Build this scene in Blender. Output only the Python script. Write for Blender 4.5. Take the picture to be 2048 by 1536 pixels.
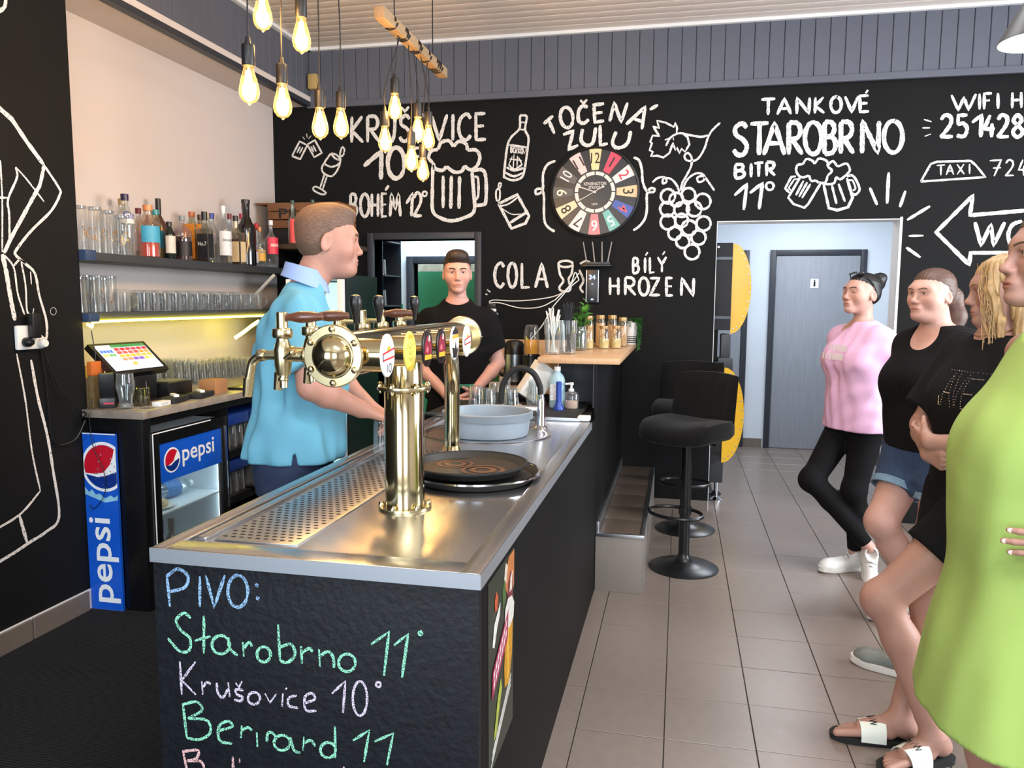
import bpy, bmesh, math, random
import numpy as np
from mathutils import Vector, Matrix
random.seed(7)
rng = np.random.default_rng(7)
for o in list(bpy.data.objects): bpy.data.objects.remove(o)
scene = bpy.context.scene
COL = scene.collection
PI = math.pi

# ------------------------------------------------------------ camera
CAM = Vector((0, 0, 1.48)); FPX = 1545.96
_p, _y, _r = .107103, .211780, .006067
FW = Vector((-math.sin(_y)*math.cos(_p), math.cos(_y)*math.cos(_p), -math.sin(_p)))
_R0 = Vector((math.cos(_y), math.sin(_y), 0)); _U0 = _R0.cross(FW)
RT = _R0*math.cos(_r) + _U0*math.sin(_r); UP = _U0*math.cos(_r) - _R0*math.sin(_r)
cam = bpy.data.cameras.new('camera'); cam.sensor_width = 36; cam.sensor_fit = 'HORIZONTAL'
cam.lens = FPX/2048*36; cam.clip_start = .05
camo = bpy.data.objects.new('camera', cam); COL.objects.link(camo)
M3 = Matrix((RT, UP, -FW)).transposed()
camo.matrix_world = Matrix.Translation(CAM) @ M3.to_4x4()
scene.camera = camo

# ------------------------------------------------------------ world, lights, exposure
scene.view_settings.view_transform = 'Standard'; scene.view_settings.look = 'None'
scene.view_settings.gamma = 1; scene.view_settings.use_curve_mapping = False
scene.view_settings.exposure = 0.45
w = bpy.data.worlds.new('world'); scene.world = w; w.use_nodes = True
w.node_tree.nodes['Background'].inputs[0].default_value = (.80, .90, 1, 1)
w.node_tree.nodes['Background'].inputs[1].default_value = .8

def area(name, loc, target, sx, sy, power, color=(1, 1, 1), spread=180):
    l = bpy.data.lights.new(name, 'AREA'); l.shape = 'RECTANGLE'; l.size = sx; l.size_y = sy
    l.energy = power; l.color = color; l.spread = math.radians(spread)
    o = bpy.data.objects.new(name, l); COL.objects.link(o); o.location = loc
    o.rotation_euler = (Vector(target)-Vector(loc)).to_track_quat('-Z', 'Y').to_euler()
    return o
# daylight entering by the shop windows behind the camera and on the right
area('window_daylight_front_a', (-1.5, -2.72, 1.75), (-1.5, 5, 1.4), 1.7, 2.0, 100, (.80, .90, 1))
area('window_daylight_front_b', (1.6, -2.72, 1.75), (1.6, 5, 1.4), 1.7, 2.0, 75, (.80, .90, 1))
area('window_daylight_right', (3.78, 2.9, 1.85), (-2, 2.9, .6), 2.6, 1.6, 175, (.90, .95, 1))
area('corridor_fill', (1.2, 7.0, 2.55), (1.2, 7.0, 0), .9, .9, 36, (.86, .93, 1))  # added overhead light, stands in for the corridor's daylight
area('kitchen_ceiling_lamp', (-1.9, 7.2, 2.6), (-1.9, 7.2, 0), 1.0, 1.0, 55, (.88, .95, 1))
area('kitchen_ceiling_lamp_near', (-1.9, 6.05, 2.65), (-1.9, 6.2, 0), .8, .4, 32, (.80, .95, 1))
area('shop_fill_a', (.7, .2, 3.28), (.7, .2, 0), 1.4, .5, 75, (.97, .98, 1))  # unseen overhead light added to even out the room and lift the floor
area('shop_fill_b', (.9, 3.4, 3.28), (.9, 3.4, 0), 1.4, .5, 25, (.97, .98, 1))  # second unseen overhead light, also added to brighten the floor

# ------------------------------------------------------------ helpers
def px(u, v, ax, val):
    d = FW + RT*((u-1024)/FPX) - UP*((v-768)/FPX)
    i = 'xyz'.index(ax); t = (val-CAM[i])/d[i]
    return CAM + d*t
def at(u, v, depth):
    d = FW + RT*((u-1024)/FPX) - UP*((v-768)/FPX)
    return CAM + d*depth
def lin(c):
    c /= 255
    return c/12.92 if c <= .04045 else ((c+.055)/1.055)**2.4
def rgb(*a):
    if len(a) == 1:
        h = a[0].lstrip('#'); a = [int(h[i:i+2], 16) for i in (0, 2, 4)]
    return tuple(lin(x) for x in a) + (1,)

MATS = {}
def mat(name, color=(.5, .5, .5, 1), rough=.5, metal=0, spec=.5, var=.06, vscale=6, bump=0, bscale=60,
        emit=None, estr=0, coat=0, sheen=0, stretch=None, rvar=0, sss=0):
    if name in MATS: return MATS[name]
    m = bpy.data.materials.new(name); m.use_nodes = True; MATS[name] = m
    if isinstance(color, str): color = rgb(color)
    nt = m.node_tree; N = nt.nodes; L = nt.links; b = N['Principled BSDF']
    b.inputs['Roughness'].default_value = rough; b.inputs['Metallic'].default_value = metal
    b.inputs['Specular IOR Level'].default_value = spec
    if coat: b.inputs['Coat Weight'].default_value = coat; b.inputs['Coat Roughness'].default_value = .08
    if sheen: b.inputs['Sheen Weight'].default_value = sheen; b.inputs['Sheen Roughness'].default_value = .5
    if sss:
        b.inputs['Subsurface Weight'].default_value = sss
        b.inputs['Subsurface Radius'].default_value = (.012, .005, .003); b.inputs['Subsurface Scale'].default_value = 1
    tc = N.new('ShaderNodeTexCoord'); src = tc.outputs['Object']
    if stretch:
        mp = N.new('ShaderNodeMapping'); mp.inputs['Scale'].default_value = stretch; L.new(src, mp.inputs[0]); src = mp.outputs[0]
    nz = N.new('ShaderNodeTexNoise'); nz.inputs['Scale'].default_value = vscale; nz.inputs['Detail'].default_value = 5
    L.new(src, nz.inputs['Vector'])
    mx = N.new('ShaderNodeMix'); mx.data_type = 'RGBA'
    c = color
    mx.inputs['A'].default_value = (c[0]*(1-var*2), c[1]*(1-var*2), c[2]*(1-var*2), 1)
    mx.inputs['B'].default_value = (min(1, c[0]*(1+var*2)), min(1, c[1]*(1+var*2)), min(1, c[2]*(1+var*2)), 1)
    L.new(nz.outputs['Fac'], mx.inputs['Factor']); L.new(mx.outputs['Result'], b.inputs['Base Color'])
    if rvar:
        mr = N.new('ShaderNodeMapRange'); mr.inputs[3].default_value = max(0, rough-rvar); mr.inputs[4].default_value = min(1, rough+rvar)
        L.new(nz.outputs['Fac'], mr.inputs[0]); L.new(mr.outputs[0], b.inputs['Roughness'])
    if bump:
        n2 = N.new('ShaderNodeTexNoise'); n2.inputs['Scale'].default_value = bscale; n2.inputs['Detail'].default_value = 4
        L.new(src, n2.inputs['Vector'])
        bp = N.new('ShaderNodeBump'); bp.inputs['Strength'].default_value = bump; bp.inputs['Distance'].default_value = .01
        L.new(n2.outputs['Fac'], bp.inputs['Height']); L.new(bp.outputs[0], b.inputs['Normal'])
    if emit is not None:
        if isinstance(emit, str): emit = rgb(emit)
        b.inputs['Emission Color'].default_value = emit; b.inputs['Emission Strength'].default_value = estr
    return m
def glass(name, tint=(1, 1, 1, 1), refl=.12, rough=.03, edge=.75, painted_rim=.25):
    """thin clear glass: straight transmission with a fresnel-like gloss"""
    if name in MATS: return MATS[name]
    m = bpy.data.materials.new(name); m.use_nodes = True; MATS[name] = m
    nt = m.node_tree; N = nt.nodes; L = nt.links; N.remove(N['Principled BSDF']); out = N['Material Output']
    if isinstance(tint, str): tint = rgb(tint)
    tr = N.new('ShaderNodeBsdfTransparent'); gl = N.new('ShaderNodeBsdfGlossy'); gl.inputs['Roughness'].default_value = rough
    lw = N.new('ShaderNodeLayerWeight'); lw.inputs['Blend'].default_value = .35
    ml = N.new('ShaderNodeMapRange'); ml.inputs[3].default_value = refl; ml.inputs[4].default_value = edge
    L.new(lw.outputs['Facing'], ml.inputs[0])
    nz = N.new('ShaderNodeTexNoise'); nz.inputs['Scale'].default_value = 30
    mc = N.new('ShaderNodeMix'); mc.data_type = 'RGBA'
    mc.inputs['A'].default_value = tint; mc.inputs['B'].default_value = (tint[0]*.92, tint[1]*.93, tint[2]*.93, 1)
    L.new(nz.outputs['Fac'], mc.inputs['Factor']); L.new(mc.outputs['Result'], tr.inputs['Color'])
    df = N.new('ShaderNodeBsdfDiffuse'); df.inputs['Color'].default_value = (.75*tint[0], .78*tint[1], .8*tint[2], 1)
    me = N.new('ShaderNodeMixShader'); me.inputs[0].default_value = painted_rim; L.new(gl.outputs[0], me.inputs[1]); L.new(df.outputs[0], me.inputs[2])  # white diffuse painted in for the bright refraction at glass rims
    ms = N.new('ShaderNodeMixShader'); L.new(ml.outputs[0], ms.inputs[0]); L.new(tr.outputs[0], ms.inputs[1]); L.new(me.outputs[0], ms.inputs[2])
    L.new(ms.outputs[0], out.inputs['Surface'])
    return m
def chalkmat(name, color, thr=.42, scale=190):
    if name in MATS: return MATS[name]
    m = bpy.data.materials.new(name); m.use_nodes = True; MATS[name] = m
    nt = m.node_tree; N = nt.nodes; L = nt.links; b = N['Principled BSDF']; out = N['Material Output']
    b.inputs['Base Color'].default_value = rgb(color) if isinstance(color, str) else color
    b.inputs['Roughness'].default_value = .95; b.inputs['Specular IOR Level'].default_value = .1
    tc = N.new('ShaderNodeTexCoord'); nz = N.new('ShaderNodeTexNoise'); nz.inputs['Scale'].default_value = scale; nz.inputs['Detail'].default_value = 3
    L.new(tc.outputs['Object'], nz.inputs['Vector'])
    mr = N.new('ShaderNodeMapRange'); mr.inputs[1].default_value = thr-.06; mr.inputs[2].default_value = thr+.06; mr.inputs[3].default_value = .12; mr.inputs[4].default_value = 1
    L.new(nz.outputs['Fac'], mr.inputs[0])
    tr = N.new('ShaderNodeBsdfTransparent'); ms = N.new('ShaderNodeMixShader')
    L.new(mr.outputs[0], ms.inputs[0]); L.new(tr.outputs[0], ms.inputs[1]); L.new(b.outputs[0], ms.inputs[2]); L.new(ms.outputs[0], out.inputs['Surface'])
    return m

class MB:
    """collects geometry, builds one mesh object"""
    def __init__(s): s.v = []; s.f = []; s.m = []; s.mi = 0
    def add(s, vs, fs):
        o = len(s.v); s.v += [tuple(p) for p in vs]; s.f += [tuple(i+o for i in f) for f in fs]; s.m += [s.mi]*len(fs); return s
    def use(s, i): s.mi = i; return s
    def box(s, x0, x1, y0, y1, z0, z1, bev=0, seg=2):
        if bev <= 0:
            vs = [(x, y, z) for x in (x0, x1) for y in (y0, y1) for z in (z0, z1)]
            return s.add(vs, [(0, 1, 3, 2), (4, 6, 7, 5), (0, 4, 5, 1), (2, 3, 7, 6), (0, 2, 6, 4), (1, 5, 7, 3)])
        bm = bmesh.new(); bmesh.ops.create_cube(bm, size=1)
        for v in bm.verts: v.co = Vector(((x0+x1)/2+v.co.x*(x1-x0), (y0+y1)/2+v.co.y*(y1-y0), (z0+z1)/2+v.co.z*(z1-z0)))
        bmesh.ops.bevel(bm, geom=bm.edges[:], offset=min(bev, .49*min(abs(x1-x0), abs(y1-y0), abs(z1-z0))), segments=seg, profile=.6, affect='EDGES')
        return s.bm(bm)
    def bm(s, bm):
        bm.verts.index_update()
        s.add([v.co[:] for v in bm.verts], [[v.index for v in f.verts] for f in bm.faces]); bm.free(); return s
    def lathe(s, prof, c=(0, 0, 0), axis=(0, 0, 1), n=24, cap=True, sx=1, sy=1, xdir=None):
        """prof: list of (r, h) along axis from c"""
        ax = Vector(axis).normalized(); c = Vector(c)
        t = Vector(xdir) if xdir else (Vector((1, 0, 0)) if abs(ax.x) < .9 else Vector((0, 1, 0)))
        e1 = (t-ax*t.dot(ax)).normalized(); e2 = ax.cross(e1)
        vs = []; fs = []
        for r, h in prof:
            for k in range(n):
                a = 2*PI*k/n
                vs.append(c+ax*h+e1*(r*math.cos(a)*sx)+e2*(r*math.sin(a)*sy))
        for i in range(len(prof)-1):
            for k in range(n):
                k2 = (k+1) % n
                fs.append((i*n+k, i*n+k2, (i+1)*n+k2, (i+1)*n+k))
        if cap:
            if prof[0][0] > 1e-6: fs.append(tuple(range(n))[::-1])
            if prof[-1][0] > 1e-6: fs.append(tuple((len(prof)-1)*n+k for k in range(n)))
        return s.add(vs, fs)
    def cyl(s, a, b, r, r2=None, n=16):
        a = Vector(a); b = Vector(b); return s.lathe([(r, 0), (r if r2 is None else r2, (b-a).length)], a, b-a, n)
    def tube(s, pts, r, n=8, cap=True, closed=False, flat=1):
        pts = [Vector(p) for p in pts]; m = len(pts); vs = []; fs = []
        rs = r if isinstance(r, (list, tuple)) else [r]*m
        prev = None
        for i, p in enumerate(pts):
            if closed: d = pts[(i+1) % m]-pts[i-1]
            else: d = pts[min(i+1, m-1)]-pts[max(i-1, 0)]
            d.normalize()
            if prev is None:
                t = Vector((0, 0, 1)) if abs(d.z) < .9 else Vector((1, 0, 0))
                e1 = (t-d*t.dot(d)).normalized()
            else: e1 = (prev-d*prev.dot(d)).normalized()
            prev = e1; e2 = d.cross(e1)
            for k in range(n):
                a = 2*PI*k/n; vs.append(p+(e1*math.cos(a)+e2*math.sin(a)*flat)*rs[i])
        for i in range(m if closed else m-1):
            j = (i+1) % m
            for k in range(n):
                k2 = (k+1) % n; fs.append((i*n+k, i*n+k2, j*n+k2, j*n+k))
        if cap and not closed: fs.append(tuple(range(n))[::-1]); fs.append(tuple((m-1)*n+k for k in range(n)))
        return s.add(vs, fs)
    def sph(s, c, r, n=12, m=8, sc=(1, 1, 1)):
        c = Vector(c); vs = []; fs = []
        for i in range(m+1):
            th = PI*i/m
            for k in range(n):
                a = 2*PI*k/n
                vs.append((c.x+r*sc[0]*math.sin(th)*math.cos(a), c.y+r*sc[1]*math.sin(th)*math.sin(a), c.z+r*sc[2]*math.cos(th)))
        for i in range(m):
            for k in range(n): fs.append((i*n+k, (i+1)*n+k, (i+1)*n+(k+1) % n, i*n+(k+1) % n))
        return s.add(vs, fs)
    def poly(s, pts, nrm, th):
        """extruded flat polygon"""
        n = len(pts); nv = Vector(nrm)*th; a = [Vector(p) for p in pts]; b = [p+nv for p in a]
        return s.add(a+b, [tuple(range(n))[::-1], tuple(range(n, 2*n))]+[(i, (i+1) % n, n+(i+1) % n, n+i) for i in range(n)])
    def xf(s, M, start=0):
        s.v = s.v[:start]+[tuple(M @ Vector(p)) for p in s.v[start:]]; return s
    def build(s, name, mats, parent=None, label=None, smooth=35, loc=None, rotz=0, kind=None):
        me = bpy.data.meshes.new(name); me.from_pydata(s.v, [], s.f); me.update()
        bm = bmesh.new(); bm.from_mesh(me); bmesh.ops.recalc_face_normals(bm, faces=bm.faces[:]); 
        if any(s.m):
            pass
        bm.to_mesh(me); bm.free()
        if not isinstance(mats, (list, tuple)): mats = [mats]
        for m in mats: me.materials.append(m)
        if any(s.m): me.polygons.foreach_set('material_index', s.m)
        if smooth:
            me.polygons.foreach_set('use_smooth', [True]*len(me.polygons)); me.set_sharp_from_angle(angle=math.radians(smooth))
        o = bpy.data.objects.new(name, me); COL.objects.link(o)
        if parent is not None: o.parent = parent
        if loc is not None: o.location = loc
        if rotz: o.rotation_euler = (0, 0, rotz)
        if label: o['label'] = label
        if kind: o['kind'] = kind
        return o
def tag(o, label=None, cat=None, group=None, kind=None):
    if label: o['label'] = label
    if cat: o['category'] = cat
    if group: o['group'] = group
    if kind: o['kind'] = kind
    return o
def thing(name, label, cat, loc=(0, 0, 0), rotz=0, group=None):
    o = bpy.data.objects.new(name, None); COL.objects.link(o); o.empty_display_size = .1
    o.location = loc; o.rotation_euler = (0, 0, rotz)
    return tag(o, label, cat, group)
def struct(name, mb, m, smooth=0):
    return tag(mb.build(name, m, smooth=smooth), kind='structure')
def copy_tree(o, parent=None, label=None, loc=None, rotz=None):
    c = o.copy(); COL.objects.link(c); c.parent = parent
    if label: c['label'] = label
    if loc is not None: c.location = loc
    if rotz is not None: c.rotation_euler = (0, 0, rotz)
    for ch in o.children: copy_tree(ch, c)
    return c
def box1(name, x0, x1, y0, y1, z0, z1, m, parent=None, bev=0, label=None):
    return MB().box(x0, x1, y0, y1, z0, z1, bev).build(name, m, parent, label)
def spline(pts, k=6, closed=False):
    P = [Vector(p) for p in pts]; n = len(P); out = []
    for i in range(n if closed else n-1):
        p0 = P[i-1] if (closed or i > 0) else P[0]*2-P[1]
        p1 = P[i]; p2 = P[(i+1) % n]
        p3 = P[(i+2) % n] if (closed or i+2 < n) else P[-1]*2-P[-2]
        for j in range(k):
            t = j/k
            out.append(.5*((2*p1)+(p2-p0)*t+(2*p0-5*p1+4*p2-p3)*t*t+(3*p1-p0-3*p2+p3)*t*t*t))
    if not closed: out.append(P[-1])
    return out
# ------------------------------------------------------------ materials of the room
m_black = mat('black_chalk_paint', '#0e0f10', .75, var=.15, vscale=3, bump=.05, bscale=25, spec=.22)
m_cream = mat('cream_plaster', '#cfc7c3', .85, var=.02, vscale=2, bump=.03, bscale=80)
m_white = mat('white_paint', '#e4e6e8', .6, var=.02)
m_greyboard = mat('grey_painted_board', '#565a66', .55, var=.05, vscale=4, stretch=(1, 1, .2))
m_ceil = mat('white_ceiling_lamella', '#e4dad3', .4, var=.02)
m_tile = mat('beige_stone_tile', '#7c7068', .33, var=.07, vscale=26, bump=.02, bscale=140, rvar=.06)
m_grout = mat('dark_grout', '#2a2523', .9)
m_carpet = mat('black_ribbed_carpet', '#131416', .95, var=.3, vscale=120, bump=.6, bscale=220)
m_skirt = mat('brown_skirting_tile', '#6f655d', .55, var=.08, vscale=12)
m_blueblack = mat('blue_black_paint', '#2b303a', .55, var=.05)
m_wallblue = mat('pale_blue_white_plaster', '#d5dde6', .8, var=.02)
m_frame = mat('anthracite_door_frame', '#2c3039', .45, var=.04)
m_door = mat('grey_oak_veneer', '#8d9199', .5, var=.09, vscale=10, stretch=(6, 6, .5))
m_green = mat('green_board', '#1f7a4c', .6, var=.06)
YB = 5.55; XL = -2.71; XA = -3.07; ZC = 3.33; ZS = 2.925

def wall_holes(x0, x1, z0, z1, y0, y1, holes):
    """slab in the xz plane with rectangular openings (x0,x1,z0,z1)"""
    mb = MB(); xs = sorted({x0, x1} | {h[0] for h in holes} | {h[1] for h in holes}); zs = sorted({z0, z1} | {h[2] for h in holes} | {h[3] for h in holes})
    for i in range(len(xs)-1):
        for j in range(len(zs)-1):
            cx = (xs[i]+xs[i+1])/2; cz = (zs[j]+zs[j+1])/2
            if any(h[0] < cx < h[1] and h[2] < cz < h[3] for h in holes): continue
            mb.box(xs[i], xs[i+1], y0, y1, zs[j], zs[j+1])
    return mb
# ---- floor with its tiles
floor = struct('floor', MB().box(-3.3, 4.0, -2.9, 8.4, -.06, -.004), m_grout)
T = .3015; GX = -.3119; GY = 4.0493; tile_me = None; nt_ = 0; stuff = MB()
tb = MB().box(.0018, T-.0018, .0018, T-.0018, -.006, 0, .0012, 1)
for i in range(-1, 15):
    for j in range(-24, 14):
        x = GX+i*T; y = GY+j*T
        if x+T < -.45 or y+T < -2.9 or y > 8.3 or x > 3.9: continue
        if y > YB+.2 and (x < .1 or x > 1.6) : continue
        uu = Vector((x+T/2, y+T/2, 0))-CAM; dz = uu.dot(FW)
        vis = False
        if dz > .3:
            U_ = 1024+FPX*uu.dot(RT)/dz; V_ = 768-FPX*uu.dot(UP)/dz
            vis = -150 < U_ < 2250 and V_ < 1800
        if not vis:
            stuff.add([(a+x, b+y, c) for a, b, c in tb.v], tb.f); continue
        if tile_me is None:
            o = tb.build('tile', m_tile, floor, smooth=0); tile_me = o.data
        else:
            o = bpy.data.objects.new('tile', tile_me); COL.objects.link(o); o.parent = floor
        o.location = (x, y, random.uniform(-.0006, .0006)); nt_ += 1
tag(stuff.build('tile_field', m_tile, floor, smooth=0), kind='stuff')
carp = MB().box(XL, -.42, -2.9, YB, -.004, .006)
carpet = struct('floor_carpet', carp, m_carpet)
rb = MB()
for k in range(int((3.4-1.2)/.011)):
    y = 1.2+k*.011
    rb.box(XL+.004, -1.02, y, y+.006, .006, .0095)
tag(rb.build('carpet_rib', m_carpet, carpet, smooth=0), kind='stuff')

# ---- back wall with kitchen doorway and passage to the toilets
KX0, KX1, KZ = -2.26, -1.475, 1.93
PX0, PX1, PZ = .235, 1.395, 2.03
wall_back = struct('wall_back', wall_holes(-3.2, 4.0, 0, ZC+.05, YB, YB+.16, [(KX0, KX1, 0, KZ), (PX0, PX1, 0, PZ)]), m_black)
jm = MB(); jm.box(PX1-.004, PX1, YB-.003, YB+.17, 0, PZ); jm.box(PX0, PX0+.004, YB+.004, YB+.17, 0, PZ); jm.box(PX0, PX1, YB-.003, YB+.17, PZ-.006, PZ)
jm.box(PX1-.004, PX1+.012, YB-.006, YB, 0, PZ+.01)
jm.build('plaster_reveal', m_white, wall_back, label='white plaster reveal of the passage', smooth=0)
sk = MB().box(-.41, PX0, YB-.012, YB, 0, .075).build('skirting_tile', m_skirt, wall_back, smooth=0)
# raised panel edges of kitchen door frame
kf = tag(MB().box(KX0-.05, KX0, YB-.025, YB+.17, 0, KZ+.05, .006).box(KX1, KX1+.05, YB-.025, YB+.17, 0, KZ+.05, .006).box(KX0, KX1, YB-.025, YB+.17, KZ, KZ+.05, .006).build('door_1', m_frame), kind='structure')
# ---- left wall and alcove
wall_left = struct('wall_left', MB().box(XL-.12, XL, -2.9, 3.1, 0, ZC+.05), m_black)
wall_alcove = struct('wall_alcove', MB().box(XA-.12, XA, 3.0, YB+.1, 0, ZC).box(XA-.12, XL-.12, 3.0, 3.1, 0, ZC), m_cream)
trim_s = struct('trim_1', MB().box(XA-.02, -2.74, 3.0, YB+.02, ZS, ZS+.06), m_cream)
bl = struct('wall_bulkhead_left', MB().box(-2.78, -2.765, -2.9, YB, ZS-.005, ZC), m_frame)
k = 0; y = -.1
bmL = None
while y < YB:
    if bmL is None:
        o = MB().box(-2.765, -2.753, 0, .0905, ZS-.004, ZC, .003, 1).build('board', m_greyboard, bl, smooth=0); bmL = o.data
    else:
        o = bpy.data.objects.new('board', bmL); COL.objects.link(o); o.parent = bl
    o.location = (0, y, 0); y += .0937
struct('trim_2', MB().box(-2.79, -2.735, -2.9, YB, ZS-.012, ZS+.022, .003), m_frame)
bb = struct('wall_bulkhead_back', MB().box(-2.765, 4.0, YB-.02, YB, ZS, ZC), m_frame)
x = -2.75; bmB = None
while x < 2.75:
    if bmB is None:
        o = MB().box(0, .0905, YB-.032, YB-.018, ZS, ZC, .003, 1).build('board', m_greyboard, bb, smooth=0); bmB = o.data
    else:
        o = bpy.data.objects.new('board', bmB); COL.objects.link(o); o.parent = bb
    o.location = (x, 0, 0); x += .0937
struct('trim_3', MB().box(-2.765, 4.0, YB-.045, YB-.015, ZS-.022, ZS+.022, .004), m_greyboard)
struct('trim_4', MB().box(-2.765, 4.0, YB-.06, YB-.02, ZC-.02, ZC+.012, .004), m_white)
struct('trim_5', MB().box(-2.77, -2.72, -2.9, YB-.02, ZC-.02, ZC+.012, .004), m_white)
# ---- ceiling lamellas
ceil = struct('ceiling', MB().box(-2.77, 4.0, -2.9, YB, ZC+.012, ZC+.06), m_ceil)
y = 2.2; lme = None
while y < YB-.05:
    if lme is None:
        o = MB().box(-2.74, 4.0, 0, .094, ZC, ZC+.014, .006, 2).build('lamella', m_ceil, ceil, smooth=40); lme = o.data
    else:
        o = bpy.data.objects.new('lamella', lme); COL.objects.link(o); o.parent = ceil
    o.location = (0, y, 0); y += .1
# ---- skirting of the left wall: brown tiles
bs = struct('baseboard_left', MB().box(XL, XL+.006, -2.9, 3.06, 0, .105), m_white)
y = 3.04-.0; 
for k in range(9):
    MB().box(XL+.004, XL+.016, y-.328, y-.004, 0, .1, .002, 1).build('skirting_tile', m_skirt, bs, smooth=0); y -= .332
# ---- unseen shop front behind the camera and right wall, with window openings
wf = struct('wall_front', wall_holes(-2.9, 4.0, 0, ZC, -2.9, -2.78, [(-2.35, -.65, .75, 2.75), (.75, 2.45, .75, 2.75)]), m_cream)
def window(n, x0, x1, z0, z1, y):
    mb = MB()
    for a, b in ((x0, x0+.06), (x1-.06, x1), ((x0+x1)/2-.04, (x0+x1)/2+.04)): mb.box(a, b, y-.05, y+.03, z0, z1)
    for a, b in ((z0, z0+.06), (z1-.06, z1), (z0+1.35, z0+1.41)): mb.box(x0+.06, x1-.06, y-.04, y+.02, a, b)
    o = struct('window_%d' % n, mb, m_white)
    return o
window(1, -2.35, -.65, .75, 2.75, -2.85); window(2, .75, 2.45, .75, 2.75, -2.85)
wr = wall_holes(-2.9, YB, 0, ZC, 0, .12, [(1.55, 4.25, .75, 2.65)])
wr.v = [(3.88+b, a, c) for a, b, c in wr.v]; struct('wall_right', wr, m_cream)
# ---- passage to the toilets
YW = 8.2
struct('wall_passage_back', MB().box(.0, 2.6, YW, YW+.1, 0, 2.8), m_wallblue)
struct('wall_passage_left', MB().box(-.06, .06, YB+.16, YW, 0, 2.8), m_wallblue)
struct('wall_passage_right', MB().box(2.5, 2.6, YB+.16, YW, 0, 2.8), m_wallblue)
struct('ceiling_passage', MB().box(-.06, 2.6, YB+.16, YW+.1, 2.7, 2.8), m_white)
struct('baseboard_passage', MB().box(.06, .86, YW-.012, YW, 0, .09).box(1.83, 2.5, YW-.012, YW, 0, .09), m_skirt)
def toilet_door(n, x0, x1, zt):
    root = tag(bpy.data.objects.new('door_%d' % n, None), kind='structure'); COL.objects.link(root)
    MB().box(x0-.055, x0, YW-.035, YW, 0, zt+.055, .005).box(x1, x1+.055, YW-.035, YW, 0, zt+.055, .005).box(x0, x1, YW-.035, YW, zt, zt+.055, .005).build('door_frame', m_frame, root)
    MB().box(x0+.006, x1-.006, YW-.022, YW-.001, .008, zt-.006, .002).build('door_leaf', m_door, root)
    h = MB(); h.lathe([(.022, 0), (.022, .008)], (x0+.075, YW-.022, 1.03), (0, -1, 0)); h.cyl((x0+.075, YW-.03, 1.03), (x0+.075, YW-.07, 1.03), .009); h.cyl((x0+.07, YW-.07, 1.03), (x0+.19, YW-.07, 1.03), .009)
    return root
d2 = toilet_door(2, .93, 1.72, 1.945)
MB().box(1.262, 1.338, YW-.0245, YW-.022, 1.625, 1.715).build('pictogram_plate', mat('white_plastic', '#e9e9e6', .4), d2, smooth=0)
pg = MB(); pg.box(1.291, 1.309, YW-.0252, YW-.0245, 1.64, 1.69); pg.lathe([(.007, 0), (.007, .0007)], (1.3, YW-.0245, 1.699), (0, -1, 0), 12)
pg.build('pictogram_figure', mat('black_print', '#101010', .6), d2, smooth=0)
d3 = toilet_door(3, .02, .62, 1.945)
# ---- kitchen behind the doorway
struct('wall_kitchen_back', MB().box(-3.2, -.2, 8.0, 8.1, 0, 2.8), m_wallblue)
struct('wall_kitchen_left', MB().box(-3.3, -3.2, YB+.16, 8.1, 0, 2.8), m_wallblue)
struct('wall_kitchen_right', MB().box(-.2, -.1, YB+.16, 8.1, 0, 2.8), m_wallblue)
struct('ceiling_kitchen', MB().box(-3.3, -.1, YB+.16, 8.1, 2.72, 2.8), m_white)
struct('floor_kitchen', MB().box(-3.3, -.1, YB, 8.1, -.004, .004), m_skirt)
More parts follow.
